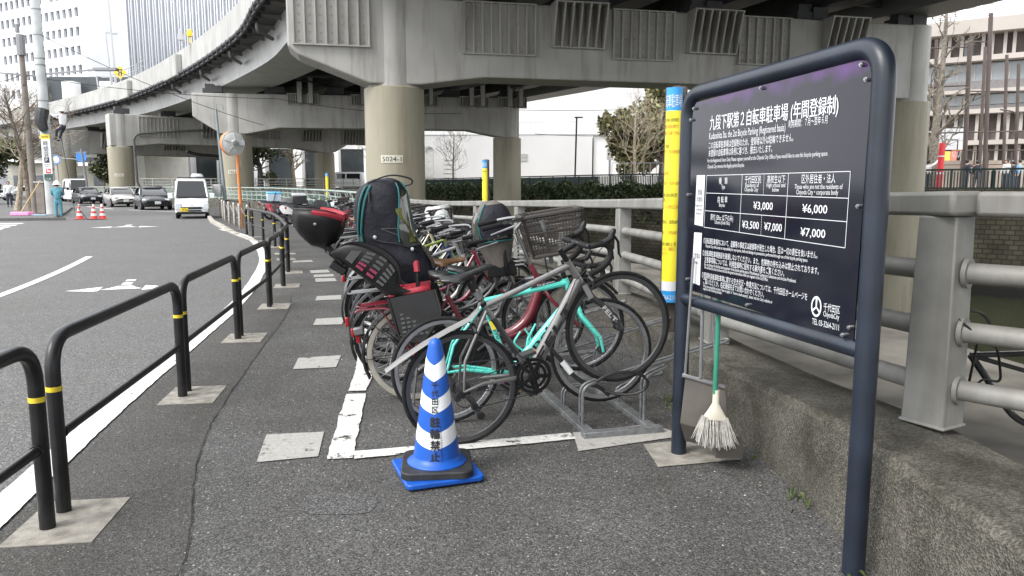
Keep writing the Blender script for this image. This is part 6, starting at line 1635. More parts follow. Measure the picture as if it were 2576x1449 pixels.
# ================================================================== WHEEL RACK
GT = .0095
def rack(label, loc, rz, slots, first):
    root = thing('bicycle_rack', label, 'bicycle rack', loc, rz, 'galvanised wheel racks'); M_ = WM[root.name].copy()
    Lr = slots * .42
    for x, in ((0,), (.40,)):
        m = MB(M_); m.box((x, Lr / 2 - .1, .018), (.065, Lr + .1, .036)); m.build('base_channel', GALV, root, bevel=.004)
    m = MB(M_); m.box((.2, -.17, .02), (.5, .06, .04)); m.build('end_plate', GALV, root, bevel=.004)
    for k in range(slots):
        y = k * .42; hi = k % 2 == (0 if first else 1)
        a, c = (.27, .50) if hi else (.15, .20)
        s = MB(M_); x0 = 0 if hi else .02
        for dy in (-.024, .024):
            s.tube(rounded([(x0, y + dy, .03), (x0, y + dy, a), (.95 if hi else .7, y + dy, c)], .06, 4), GT, 7)
            s.tube(rounded([(.40, y + dy, .03), (.40, y + dy, a * .75 + (.1 if hi else .0)), (.55, y + dy, a * .75 + .06 + (.1 if hi else 0))], .05, 4), GT, 7)
        e = .95 if hi else .7
        s.tube(arc((e, y, c), .024, -PI / 2, PI / 2, 6, (1, 0, .25), (0, 1, 0)), GT, 7)
        if hi: s.tube([(0, y - .024, .09), (0, y + .024, .09)], GT, 6); s.tube([(.6, y - .024, .10 + (a + c) / 2 - .09), (.6, y + .024, .10 + (a + c) / 2 - .09)], GT, 6)
        s.build('wheel_slot', GALV, root)
    return root
rack('galvanised steel wheel rack holding the front wheels of the nearest road bikes', (.42, 4.46, 0), R(14), 6, True)
rack('galvanised wheel rack further along under the crowded front wheels', (-.32, 7.3, 0), R(15), 7, True)
rack('farther galvanised wheel rack half way along the bicycle row', (-1.25, 10.6, 0), R(17), 7, True)
# weeds at the wall foot
random.seed(31); wv = MB()
for (x, y, k) in ((1.18, 5.0, 26), (1.37, 3.35, 12), (1.38, 2.6, 6), (1.33, 4.0, 6)):
    for i in range(k):
        q = random.uniform(0, 2 * PI); l = random.uniform(.015, .045); bx, by = x + random.gauss(0, .05) - .03, y + random.gauss(0, .07)
        tip = Vector((bx + math.cos(q) * l, by + math.sin(q) * l, random.uniform(.01, .06))); side = Vector((-math.sin(q), math.cos(q), 0)) * .005
        b0 = Vector((bx, by, .002)); wv.add([b0 - side, b0 + side, b0.lerp(tip, .6) + side + Vector((0, 0, .015)), tip, b0.lerp(tip, .6) - side + Vector((0, 0, .015))], [(0, 1, 2, 3, 4)])
tag(wv.build('weeds', foliage_mat('weed_green', (.04, .07, .02), (.11, .14, .04)), smooth=0), 'small weeds and moss growing at the foot of the concrete wall', 'weeds', kind='stuff')
# loose grit on the footway
random.seed(41); gv = MB()
for i in range(1500):
    y = 2.0 + 8 * random.random() ** 1.6
    x = random.uniform(-1.9 - y * .1, .2) if random.random() < .55 else random.uniform(-1.7, 1.3)
    if x < -2.1 - y * .1: continue
    s_ = random.uniform(.003, .0085); q = random.uniform(0, PI); h_ = s_ * random.uniform(.3, .7)
    gv.mat(0 if random.random() < .62 else 1)
    gv.box((x, y, h_ / 2), (s_, s_ * random.uniform(.5, 1), h_), rz=q, top=.6)
tag(gv.build('gravel', [mat('grit_dark', (.07, .068, .065), .9, var=.3, scale=30), mat('grit_pale', (.34, .33, .30), .9, var=.3, scale=30)], smooth=0), 'loose stone grit scattered over the footway', 'gravel', kind='stuff')

# ================================================================== BICYCLES (local +x forward, +z up, origin under the rear axle)
SPOKE = mat('spoke_steel', (.13, .13, .13), .4, .6, var=0)
def V3(x, z, y=0.0): return Vector((x, y, z))
def bike_wheel(root, cx, rad, tr=.0135, tyre=RUBBER, rim=ALU, spokes=24, depth=.018, spoke_m=None, stripe=None, M0=None, cassette=False, disc=False, sr=.0011):
    M_ = (M0 or Matrix.Identity(4)) @ Matrix.Translation((cx, 0, rad)) @ Matrix.Rotation(R(90), 4, 'X')
    ro = rad - tr * 1.7
    m = MB(M_); m.lathe([(ro, -.010), (ro + .002, .0), (ro, .010), (ro - depth, .0085), (ro - depth - .004, 0), (ro - depth, -.0085)], 40, closed_prof=True)
    m.mat(1)
    hub = .018
    for i in range(spokes):
        a = 2 * PI * i / spokes; b_ = a + (.5 if i % 4 < 2 else -.5); s = .028 if i % 2 else -.028
        p = (hub * math.cos(b_), hub * math.sin(b_), s); q = ((ro - depth) * math.cos(a), (ro - depth) * math.sin(a), 0)
        m.tube([p, q], sr, 3, cap=False)
    m.tube([(0, 0, -.05), (0, 0, .05)], .013, 10); m.tube([(0, 0, -.032), (0, 0, -.025)], .022, 10); m.tube([(0, 0, .025), (0, 0, .032)], .022, 10)
    if disc: m.lathe([(.03, .04), (.08, .04)], 20)
    w_ = m.build('wheel', [rim, spoke_m or SPOKE], root, local=True)
    m = MB(M_); m.tube([((rad - tr) * math.cos(2 * PI * i / 40), (rad - tr) * math.sin(2 * PI * i / 40), 0) for i in range(40)], tr, 9, closed=True)
    if stripe:
        m.mat(1)
        for s in (-1, 1): m.lathe([(ro + .001, s * tr * .82), (ro + tr * .9, s * tr * 1.02)], 40)
    m.build('tyre', [tyre, stripe or tyre], w_, local=True)
    if cassette:
        m = MB(M_)
        for k in range(7): m.lathe([(.012, .036 - k * .003 + .016), (.048 - k * .0045, .036 - k * .003 + .016 - .02 + .012)], 20)
        m.build('cassette', DARK, w_, local=True)
    return w_
def saddle_(root, x, z, mt, wd=.075, ln=.27, thick=.05):
    rows = []
    for t in [i / 10 for i in range(11)]:
        X = x - ln * .48 + ln * t; w_ = wd * (.62 + .38 * math.sin(min(1, t * 2.4) * PI / 2)) if t < .42 else wd * (1 - .76 * min(1, (t - .42) / .38) ** .8)
        zz = z + .018 * (1 - t) ** 2 * 1.2 - .010 * math.sin(t * PI)
        e = 1 if 0 < t < 1 else .72
        rows.append([V3(X, zz + thick * .25 * math.cos(q) * e - (thick * .55 if math.sin(q / 2) > .75 and t < .6 else 0) * .4 - (.012 * abs(math.sin(q))), w_ * math.sin(q) * e) for q in [k * 2 * PI / 14 for k in range(14)]])
    m = MB(); m.grid(rows, closed=True); K = 14
    m.add(rows[0], [tuple(reversed(range(K)))]); m.add(rows[-1], [tuple(range(K))])
    return m.build('saddle', mt, root, local=True, smooth=70)
def tubes(m, lst, n=10):
    for a, b_, r_ in lst: m.tube([a, b_], r_, n)
def place(root, axle, head, pitch, lean=0.0, z=0.0, rad=.335):
    """stand the bike with its rear axle over axle (x, y)"""
    Rm = (Matrix.Rotation(head, 4, 'Z') @ Matrix.Rotation(-pitch, 4, 'Y') @ Matrix.Rotation(lean, 4, 'X'))
    root.rotation_euler = Rm.to_euler()
    root.location = Vector((axle[0], axle[1], rad + z)) - (Rm @ Vector((0, 0, rad)))
BPAINT = {}
def bpaint(name, col, rough=.28, metal=0.0):
    return mat('bike_' + name, col, rough, metal, var=.05, coat=.5, scale=15)
BLKTAPE = mat('bar_tape', (.009, .009, .0095), .7, var=.2, scale=60, spec=.25)
SADB = mat('saddle_black', (.009, .009, .0095), .36, var=.15, scale=12)

def road_bike(label, pmat, forkm, decal, rimm, stripe, fender=None, chain_m=DARK, dtube=.027, seat_black=None, wb=1.0, bars=True, group='road bicycles in the nearest rack'):
    root = thing('road_bicycle', label, 'bicycle', (0, 0, 0), 0, group)
    BB = V3(.41, .268); ST_ = V3(.265, .745); HB = V3(wb - .155, .675); HT = V3(wb - .2, .825); RA = V3(0, .335); FA = V3(wb, .335); SAD = V3(.205, .955)
    bike_wheel(root, 0, .337, .0135, RUBBER, rimm, 20, .022, DARK, stripe, cassette=True); bike_wheel(root, wb, .337, .0135, RUBBER, rimm, 18, .022, DARK, stripe)
    m = MB()
    m.tube([HT - V3(.0, .03) * 1 + V3(.005, 0), ST_ + V3(-.0, -.005)], [.019, .0165], 12)
    m.tube([HB + V3(-.005, .02), BB], [dtube * .9, dtube * 1.05], 14, flat=((HB - BB).normalized().cross(Vector((0, 1, 0))), 1.35))
    m.tube([BB, ST_ + V3(-.01, .035)], .0165, 12); m.tube([HB, HT], [.023, .020], 14); m.tube([BB + V3(0, 0, -.04), BB + V3(0, 0, .04)], .024, 14)
    for s in (-1, 1):
        m.tube([BB + V3(-.03, .0, s * .022), RA + V3(.12, .0, s * .055), RA + V3(0, 0, s * .065)], [.014, .011, .008], 8)
        m.tube([ST_ + V3(.0, -.03, s * .012), RA + V3(.06, .16, s * .05), RA + V3(0, 0, s * .064)], [.010, .0085, .007], 8)
    fr = m.build('frame', pmat, root, local=True)
    # lettering along the down tube, both sides of the bike readable from the chain side
    d = (HB - BB).normalized(); nrm = V3(-d.z, d.x)
    def along_dt(o, side=-1, k=0):
        return lambda x, y: BB + d * (o + x) + nrm * y + Vector((0, side * (dtube * 1.10 + .003 + k), 0))
    m = MB(); decal(m, along_dt, d, nrm, BB, ST_, HB, HT, RA)
    m.build('lettering', [INK, WINK, bpaint('decal_pink', (.65, .04, .20)), bpaint('decal_blue', (.12, .45, .60)), YEL], fr, smooth=0, local=True)
    if seat_black:
        m = MB(); a = BB.lerp(ST_, .30); c = BB.lerp(ST_, .82); m.tube([a, c], .0172, 12); m.build('seat_tube_band', seat_black, fr, local=True)
    m = MB()
    CR = HB + V3(.012, -.03)
    m.tube([HB + V3(-.003, .01), CR], .022, 12)
    for s in (-1, 1): m.tube([CR + V3(0, .012, s * .02), CR + V3(.018, -.06, s * .05), FA + V3(-.015, .1, s * .052), FA + V3(0, 0, s * .05)], [.019, .016, .011, .008], 8)
    m.build('fork', forkm, root, local=True)
    m = MB(); m.tube([ST_ + V3(.004, -.02), ST_ + V3(-.035, .10), SAD + V3(.01, -.04)], .0138, 10); m.tube([ST_ + V3(0, .0), ST_ + V3(-.006, .02)], .019, 12)
    for s in (-1, 1): m.tube([SAD + V3(-.08, -.02, s * .022), SAD + V3(-.03, -.045, s * .022), SAD + V3(.06, -.042, s * .022), SAD + V3(.11, -.02, s * .01)], .0035, 6)
    m.build('seatpost', PLAST, root, local=True)
    saddle_(root, SAD.x, SAD.z, SADB, .072, .275)
    if bars:
        ST0 = HT + V3(-.018, .06); CL = ST0 + V3(.10, .022)
        m = MB(); m.tube([HT, ST0 + V3(-.006, .02)], .0165, 12); m.tube([ST0, CL], .0165, 12)
        m.tube([CL + V3(0, 0, -.20), CL + V3(0, 0, .20)], .0145, 12); st_ = m.build('stem', PLAST, root, local=True)
        for s in (-1, 1):
            P = [CL + V3(0, 0, s * .06), CL + V3(0, 0, s * .17), CL + V3(.02, .0, s * .20), CL + V3(.075, -.003, s * .208), CL + V3(.105, -.03, s * .21), CL + V3(.105, -.075, s * .212), CL + V3(.07, -.115, s * .214), CL + V3(.01, -.135, s * .215), CL + V3(-.045, -.14, s * .215)]
            m = MB(); m.tube(rounded(P, .04, 3), .0168, 10); m.build('handlebar', BLKTAPE, root, local=True)
            m = MB(); h0 = CL + V3(.075, -.003, s * .208); m.tube([h0, h0 + V3(.05, .012), h0 + V3(.075, .045), h0 + V3(.085, .058)], [.019, .019, .017, .010], 10)
            m.tube([h0 + V3(.07, .03), h0 + V3(.088, -.02), h0 + V3(.075, -.085), h0 + V3(.082, -.11)], [.006, .008, .007, .004], 8); m.build('brake_lever', PLAST, root, local=True)
        m = MB()
        for s in (-1, 1): m.tube([CL + V3(.08, -.02, s * .20), CL + V3(.09, -.06, s * .10), HB + V3(.06, .08, s * .03), HB + V3(-.04, .03, s * .03), BB.lerp(HB, .6) + V3(0, .02, s * .035)], .0025, 5)
        m.build('brake_cable', INK, root, local=True)
    # chainset on the right side (-y)
    M_ = Matrix.Translation(BB + V3(0, 0, -.055)) @ Matrix.Rotation(R(90), 4, 'X')
    m = MB(M_)
    for r0, r1, zz in ((.086, .104, 0), (.062, .078, -.008)):
        m.lathe([(r0, zz - .002), (r1, zz - .002), (r1, zz + .002), (r0, zz + .002)], 44, closed_prof=True)
    for k in range(44): q = 2 * PI * k / 44; m.box((.1055 * math.cos(q), .1055 * math.sin(q), 0), (.006, .004, .003), rz=q)
    for k in range(5): q = 2 * PI * k / 5 + .9; m.bar((.015 * math.cos(q), .015 * math.sin(q), .003), (.09 * math.cos(q), .09 * math.sin(q), .001), .022, .007, up=(0, 0, 1))
    m.lathe([(0, .012), (.03, .010), (.034, 0)], 20)
    m.build('chainset', PLAST, root, local=True)
    for s, a in ((-1, 96), (1, 276)):
        q = R(a); e = BB + V3(.172 * math.cos(q), .172 * math.sin(q), s * .085); m = MB(); m.tube([BB + V3(0, 0, s * .07), e], [.015, .011], 8); m.build('crank', PLAST, root, local=True)
        m = MB(); m.box(e + V3(0, 0, s * .05), (.085, .07, .018)); m.tube([e, e + V3(0, 0, s * .08)], .006, 6); m.mat(1); m.box(e + V3(.044, 0, s * .05), (.005, .05, .014)); m.build('pedal', [DARK, bpaint('reflector_orange', (.8, .3, .03))], root, local=True)
    m = MB(); y = -.052
    m.tube([BB + V3(0, .104, y), RA + V3(0, .045, y + .008)], .0038, 4); m.tube([BB + V3(0, -.104, y), V3(.05, .21, y + .008), V3(.03, .235, y + .008)], .0038, 4)
    m.tube(arc(BB + V3(0, 0, y), .104, -PI / 2, PI / 2, 12, (1, 0, 0), (0, 0, 1)), .0038, 4)
    m.build('chain', chain_m, root, local=True)
    m = MB(); m.tube([RA + V3(.005, -.02, -.075), V3(.03, .27, -.085), V3(.025, .225, -.075)], [.014, .02, .010], 8); m.box(V3(.04, .195, -.066), (.03, .075, .012)); m.lathe([(.0, .004), (.024, .004), (.024, -.004), (0, -.004)], 12, Matrix.Translation(V3(.05, .165, -.062)) @ Matrix.Rotation(R(90), 4, 'X')); m.lathe([(.0, .004), (.022, .004), (.022, -.004), (0, -.004)], 12, Matrix.Translation(V3(.032, .23, -.062)) @ Matrix.Rotation(R(90), 4, 'X'))
    m.tube(arc(RA + V3(-.005, -.03, -.078), .055, R(120), R(300), 8, (1, 0, 0), (0, 0, 1)), .003, 5)
    m.build('derailleur', DARK, root, local=True)
    for c, s in ((HB + V3(.045, -.015), 1), (ST_ + V3(-.075, -.125), -1)):
        m = MB()
        for q in (-1, 1): m.tube([c + V3(.015 * s, .03), c + V3(.02 * s, .01, q * .032), c + V3(.012 * s, -.03, q * .028)], [.010, .010, .007], 8); m.box(c + V3(.01 * s, -.035, q * .019), (.045, .012, .012))
        m.build('brake_caliper', DARK, root, local=True)
    if fender:
        m = MB(); rows = []
        for x, zz, w_ in ((.255, .800, .014), (.225, .745, .020), (.16, .710, .028), (.03, .694, .032), (-.12, .668, .032), (-.26, .632, .030), (-.365, .597, .022)):
            rows.append([V3(x, zz - .014, -w_), V3(x, zz, -w_ * .6), V3(x, zz + .004), V3(x, zz, w_ * .6), V3(x, zz - .014, w_), V3(x, zz - .008, w_ * .5), V3(x, zz - .008, -w_ * .5)])
        loft(m, rows); m.tube([V3(.255, .79), V3(.24, .84)], .021, 10); m.build('mudguard', fender, root, local=True, smooth=60)
    return root
GREY = bpaint('grey', (.19, .185, .18), .3, .5); CEL = bpaint('celeste', (.10, .62, .52), .32); MATB = bpaint('matt_black', (.02, .02, .021), .5)
def decal_a(m, dt, d, nrm, BB, ST_, HB, HT, RA):
    m.mat(0)
    blk = dict(F=[(0, 0, .026, .05), (.026, .036, .078, .05), (.026, .016, .062, .029)], E=[(0, 0, .026, .05), (.026, .037, .078, .05), (.026, .019, .066, .031), (.026, 0, .078, .013)], L=[(0, 0, .026, .05), (.026, 0, .076, .015)], T=[(0, .035, .078, .05), (.026, 0, .052, .035)])
    for i, ch in enumerate('FELT'):
        f = dt(.085 + i * .092)
        for x0, y0, x1, y1 in blk[ch]: m.add([f(x + yy * .35, yy * .88 - .010) for x, yy in ((x0, y0), (x1, y0), (x1, y1), (x0, y1))], [(0, 1, 2, 3)])
    e = (HT - ST_).normalized(); q = V3(-e.z, e.x)
    for mi, s_, o in ((0, '1SI', .40), (3, 'Z85', .24), (2, 'X', .31)):
        m.mat(mi); m.text(s_, lambda x, y: ST_ + e * (o + x) + q * (y - .006) + Vector((0, -.0195, 0)), .016, None, 0, 0, 'l', bold=.02)
    a = (BB - RA).normalized(); q2 = V3(-a.z, a.x)
    for s_, o, mi in (('40', .10, 2), ('VV', .20, 3), ('40', .215, 2)):
        m.mat(mi); m.text(s_, lambda x, y: RA + a * (o + x) + q2 * (y - .006) + Vector((0, -.070 + (o * .09), 0)), .018, None, 0, 0, 'l', bold=.02)
    m.mat(0); m.add([RA + a * .07 + q2 * -.011 + Vector((0, -.071, 0)), RA + a * .145 + q2 * -.011 + Vector((0, -.066, 0)), RA + a * .135 + q2 * .011 + Vector((0, -.066, 0)), RA + a * .08 + q2 * .011 + Vector((0, -.071, 0))], [(0, 1, 2, 3)])
def decal_b(m, dt, d, nrm, BB, ST_, HB, HT, RA):
    m.mat(0)
    for k_ in (0, .002, .004, .006): m.text('Bianchi', lambda x, y: dt(.03 + k_, k=k_ * .1)(x, y - .009 + k_ * .5), .058, .40, 0, 0, 'l')
    f = dt(.43, k=.0); m.add([f(0, -.015), f(.06, -.012), f(.09, .015), f(.03, .015)], [(0, 1, 2, 3)])
    u = (ST_ - BB).normalized(); q = V3(u.z, -u.x)
    m.text('Bianchi', lambda x, y: ST_ - u * (.10 + x) + q * (y - .009) + Vector((0, -.018, 0)), .032, .16, 0, 0, 'l', bold=.03)
    e = (HT - ST_).normalized(); q3 = V3(-e.z, e.x); o = (HT - ST_).length
    m.add([ST_ + e * t + q3 * k + Vector((0, -.021, 0)) for t, k in ((o * .55, -.008), (o * .93, -.009), (o * .96, .010), (o * .62, .006))], [(0, 1, 2, 3)])
    m.mat(1); m.text('Impulso', lambda x, y: ST_ + e * (o * .66 + x) + q3 * (y - .004) + Vector((0, -.0225, 0)), .018, .11, 0, 0, 'l')
    m.mat(4); m.add([BB + u * t + q * k + Vector((0, -.0185, 0)) for t, k in ((.30, -.012), (.36, -.012), (.36, .012), (.30, .012))], [(0, 1, 2, 3)])
felt = road_bike('grey road bike with black drop bars and long grey rear mudguard, nearest the blue cone', GREY, MATB, decal_a, mat('rim_grey', (.10, .10, .105), .35, .6, var=.1), None, mat('mudguard_grey', (.17, .17, .168), .45, var=.1), seat_black=MATB)
# silver stretch behind the fork crown, fork lettering
m = MB(); a, c = V3(.857, .66), V3(.862, .59)
for s in (-1, 1): m.tube([a + V3(0, 0, s * .02), c + V3(0.005, -.01, s * .053)], .0195, 8)
m.build('fork_crown', GREY, felt, local=True)
m = MB(); FA = V3(1.0, .335); FB = V3(.87, .60); u = (FA - FB).normalized(); q = V3(u.z, -u.x) * -1
for k_ in (0, .0015, .003): m.text('FELT', lambda x, y: FB + u * (.10 + x + k_) + q * (-y + .010 - k_) * -1 + Vector((0, -.0655 - k_ * .1, 0)), .036, .12, 0, 0, 'l')
m.build('fork_lettering', mat('decal_grey', (.45, .45, .46), .5, var=0), felt, local=True, smooth=0)
place(felt, (-.285, 4.15), R(16.3), R(17.5), R(3))
bia = road_bike('turquoise road bike with silver striped tyres behind the grey road bike', CEL, CEL, decal_b, ALU, None, rimm_dummy) if False else road_bike('turquoise road bike with silver rims behind the grey road bike', CEL, CEL, decal_b, ALU, None, wb=1.0, seat_black=None)
m = MB(); B_ = V3(.41, .268); H_ = V3(.845, .675); dd = (H_ - B_).normalized(); nn = V3(-dd.z, dd.x); p0 = B_ + dd * .20 + nn * .045
m.tube([p0 - dd * .02 - nn * .01, p0 + dd * .03 + nn * .02, p0 + dd * .13 + nn * .045], [.006, .008, .006], 8); m.tube(rounded([p0 - dd * .05, p0 + nn * .075 - dd * .055, p0 + nn * .085 + dd * .03], .03), .0065, 8); m.tube(rounded([p0 + dd * .03 + nn * -.01, p0 + nn * .03 + dd * .05, p0 + nn * .075 + dd * .06], .03), .0065, 8); m.box(p0 + dd * .02 - nn * .014, (.05, .03, .03))
m.build('bottle_cage', CEL, bia, local=True)
m = MB(); m.tube([V3(.155, .925), V3(.08, .955)], .015, 8); m.build('saddle_tail', CEL, bia, local=True)
place(bia, (-.41, 4.58), R(10), R(5), R(-1))
# coiled black lock hung between the front wheel and the rack
m = MB(); pts = []
for i in range(30): t = i / 29; pts.append(Vector((.18 + .42 * t, 4.62 - .08 * t, .50 - .42 * t + .10 * t * t + .02 * math.sin(t * 9))))
m.tube(pts, .014, 8); m.mat(1); m.tube([pts[9], pts[13]], .019, 10); tag(m.build('cable_lock', [mat('lock_black', (.015, .015, .016), .35, var=0), WINK]), 'thick black segmented lock slung from the turquoise bike to the rack', 'bike lock')
m = MB(); m.tube([(.62 + .19 * math.cos(t), 4.40 - .02 * t, .30 + .12 * math.sin(t) - .03 * t) for t in [k * .35 - 1.9 for k in range(13)]], .010, 7); tag(m.build('cable_lock', MT['lock_black']), 'looped dark cable lock hanging around the rack tubes in front', 'bike lock')

# ------------------------------------------------------------------ city bicycles
WIRE = mat('basket_wire', (.05, .05, .05), .4, .5, var=.1); RESIN = mat('basket_resin', (.045, .038, .034), .55, var=.15, scale=10)
TYRE_G = mat('tyre_cream', (.27, .25, .215), .75, var=.12, scale=12)
FENDS = mat('fender_steel', (.16, .16, .165), .4, .5, var=.1)
def basket(root, c, w_, d_, h_, mt, wire=True, M0=None):
    m = MB(M0)
    c = Vector(c)
    def ring(t, k=0): sx = d_ / 2 * (.80 + .20 * t) + k; sy = w_ / 2 * (.84 + .16 * t) + k; return [c + Vector((a * sx, b_ * sy, h_ * t)) for a, b_ in ((-1, -1), (1, -1), (1, 1), (-1, 1))]
    if wire:
        for t in (0, .18, .36, .54, .72, .88, 1): m.tube(rounded(ring(t) + ring(t)[:1], .03, 2), .0035 if t < 1 else .006, 4)
        for s in range(4):
            a0, a1 = ring(0)[s], ring(0)[(s + 1) % 4]; b0, b1 = ring(1)[s], ring(1)[(s + 1) % 4]
            for k in range(10): m.tube([a0.lerp(a1, k / 10), b0.lerp(b1, k / 10)], .0024, 3, cap=False)
        for k in range(8): m.tube([ring(0)[0].lerp(ring(0)[1], k / 7), ring(0)[3].lerp(ring(0)[2], k / 7)], .0024, 3, cap=False)
    else:       # moulded lattice: rim, ribs, woven strips with real gaps
        m.tube(rounded(ring(1) + ring(1)[:1], .04, 3), .016, 8, closed=False); m.tube(rounded(ring(.82) + ring(.82)[:1], .04, 3), .008, 6); m.tube(rounded(ring(.58) + ring(.58)[:1], .04, 3), .007, 6); m.tube(rounded(ring(0) + ring(0)[:1], .04, 3), .013, 8)
        r0 = ring(0); m.add(r0, [(0, 1, 2, 3)])
        for s in range(4):
            a0, a1 = ring(0)[s], ring(0)[(s + 1) % 4]; b0, b1 = ring(1)[s], ring(1)[(s + 1) % 4]
            n_ = 17
            for k in range(n_ + 1): m.tube([a0.lerp(a1, k / n_), b0.lerp(b1, k / n_)], .0042 if 0 < k < n_ else .012, 4, cap=False)
            for t in [.06 * j for j in range(1, 16)]: p, q = ring(t)[s], ring(t)[(s + 1) % 4]; m.tube([p, q], .0042, 4, cap=False)
    return m.build('basket', mt, root, local=True)
def arc_fender(m, cx, rad, a0, a1, w_=.026):
    rows = []
    for i in range(17):
        q = R(a0 + (a1 - a0) * i / 16); c = Vector((cx + rad * math.cos(q), 0, .325 + rad * math.sin(q))); o = Vector((math.cos(q), 0, math.sin(q)))
        rows.append([c + o * -.012 + V3(0, 0, -w_), c + o * .004 + V3(0, 0, -w_ * .6), c + o * .008, c + o * .004 + V3(0, 0, w_ * .6), c + o * -.012 + V3(0, 0, w_)])
    m.grid(rows)
FRAMEP = bpaint('frame_base', (.30, .03, .04)); GRIPM = mat('grip_black', (.010, .0095, .011), .75, var=.2, scale=40, spec=.2)
def city_bike(label, pm=FRAMEP, saddle_m=SADB, basket_kind='wire', rim=CHROME, tyre=RUBBER, wb=1.08, fat=False, fender_m=FENDS, group=None, sad_z=.86, spokes=24, bmat=None, grips=True, low=True, carrier=True, basket_at=(.98, 0, .80), bs=(.36, .27, .24), name='city_bicycle', lamp=True, tail=True, sad_x=.20, hb_up=.14):
    root = thing(name, label, 'bicycle', (0, 0, 0), 0, group)
    BB = V3(.43, .285); ST_ = V3(.285, .69); HB = V3(wb - .205, .62); HT = V3(wb - .265, .80); RA = V3(0, .325); FA = V3(wb, .325)
    bike_wheel(root, 0, .328, .018, tyre, rim, spokes, .012, None, sr=.0014); bike_wheel(root, wb, .328, .018, tyre, rim, spokes, .012, None, sr=.0014)
    m = MB(); f = 1.9 if fat else 1
    if low: m.tube(rounded([HB + V3(-.01, .03), V3(wb - .36, .37), BB + V3(.05, .03), BB], .20, 6), .020 * f, 12)
    else: m.tube([HB + V3(0, .01), BB], .019, 10)
    if fat: m.tube([BB + V3(-.02, .0), V3(wb - .36, .36)], .040, 12)
    elif low: m.tube(rounded([HT + V3(.01, -.04), V3(wb - .44, .52), BB.lerp(ST_, .45)], .15, 5), .0135, 8)
    else: m.tube([HT + V3(.01, -.05), ST_ + V3(.01, -.04)], .016, 10)
    m.tube([BB, ST_], .016, 10); m.tube([HB, HT], .020, 10); m.tube([BB + V3(0, 0, -.04), BB + V3(0, 0, .04)], .025, 10)
    for s in (-1, 1): m.tube([BB + V3(-.03, .0, s * .03), RA + V3(0, 0, s * .065)], .010, 7); m.tube([ST_ + V3(0, -.03, s * .018), RA + V3(0, 0, s * .065)], .008, 7)
    m.build('frame', pm, root, local=True)
    m = MB(); m.tube([HB, HB + V3(.015, -.03)], .02, 10)
    for s in (-1, 1): m.tube([HB + V3(.014, -.02, s * .025), HB + V3(.04, -.08, s * .052), FA + V3(0, 0, s * .055)], [.014, .013, .009], 8)
    m.build('fork', pm, root, local=True)
    m = MB(); m.tube([ST_, V3(sad_x + .01, sad_z - .03)], .0135, 8); m.build('seatpost', CHROME, root, local=True)
    saddle_(root, sad_x, sad_z, saddle_m, .105, .27, .075)
    # swept-back handlebar
    SM = HT + V3(-.03 - (hb_up - .14) * .3, hb_up)
    m = MB(); m.tube([HT, SM], .0125, 8)
    for s in (-1, 1): m.tube(rounded([SM, SM + V3(.05, .045, s * .03), SM + V3(.07, .075, s * .16), SM + V3(-.06, .075, s * .27), SM + V3(-.22, .06, s * .29)], .07, 4), .0112, 8)
    hb = m.build('handlebar', CHROME, root, local=True)
    for s in (-1, 1):
        m = MB(); m.tube([SM + V3(-.10, .071, s * .275), SM + V3(-.24, .058, s * .293)], [.015, .017], 8); m.build('grip', GRIPM, hb, local=True)
        m = MB(); m.tube([SM + V3(-.05, .07, s * .26), SM + V3(-.03, .045, s * .29), SM + V3(-.19, .015, s * .315)], [.008, .008, .005], 6); m.build('brake_lever', ALU, root, local=True)
    m = MB()
    for s in (-1, 1): m.tube(rounded([SM + V3(-.04, .07, s * .25), SM + V3(.12, .11, s * .18), SM + V3(.16, .0, s * .02), HB + V3(.05, .05, s * .02)], .09, 4), .0028, 5)
    m.build('brake_cable', INK, root, local=True)
    m = MB(); arc_fender(m, wb, .352, 30, 170, .028)
    for s in (-1, 1): m.tube([FA + V3(0, 0, s * .06), FA + V3(-.34, .03, s * .028)], .003, 4)
    m.build('mudguard', fender_m, root, local=True)
    m = MB(); arc_fender(m, 0, .352, 20, 200, .028)
    for s in (-1, 1): m.tube([RA + V3(0, 0, s * .06), RA + V3(-.33, .02, s * .028)], .003, 4); m.tube([RA + V3(0, 0, s * .06), RA + V3(-.24, .25, s * .028)], .003, 4)
    m.build('mudguard', fender_m, root, local=True)
    if carrier:
        m = MB()
        for y in (-.06, -.02, .02, .06): m.tube([V3(.20, .705, y), V3(-.30, .715, y)], .0055, 6)
        m.tube(rounded([V3(.20, .705, -.06), V3(-.32, .715, -.07), V3(-.32, .715, .07), V3(.20, .705, .06)], .04), .0065, 6)
        for s in (-1, 1): m.tube([V3(-.18, .71, s * .07), RA + V3(0, 0, s * .07)], .0055, 6)
        m.build('carrier', CHROME if not fat else pm, root, local=True)
    m = MB(); c = BB + V3(0, 0, -.055); rows = []
    m.prism([(p.x, p.z) for p in [c + V3(.11 * math.cos(q), .11 * math.sin(q)) for q in [R(a) for a in range(-90, 91, 20)]] + [V3(0, .325 + .055), V3(-.05, .325), V3(0, .325 - .055)]], .045, .062, Matrix(((1, 0, 0, 0), (0, 0, -1, 0), (0, 1, 0, 0), (0, 0, 0, 1))))
    m.build('chain_case', PLAST, root, local=True, smooth=0)
    for s, a in ((-1, 30), (1, 210)):
        e = BB + V3(.165 * math.cos(R(a)), .165 * math.sin(R(a)), s * .085); m = MB(); m.tube([BB + V3(0, 0, s * .07), e], .010, 6); m.build('crank', CHROME, root, local=True)
        m = MB(); m.box(e + V3(0, 0, s * .05), (.09, .07, .024)); m.build('pedal', PLAST, root, local=True)
    if basket_kind: basket(root, basket_at, bs[0], bs[1], bs[2], bmat or (WIRE if basket_kind == 'wire' else RESIN), basket_kind == 'wire')
    m = MB()
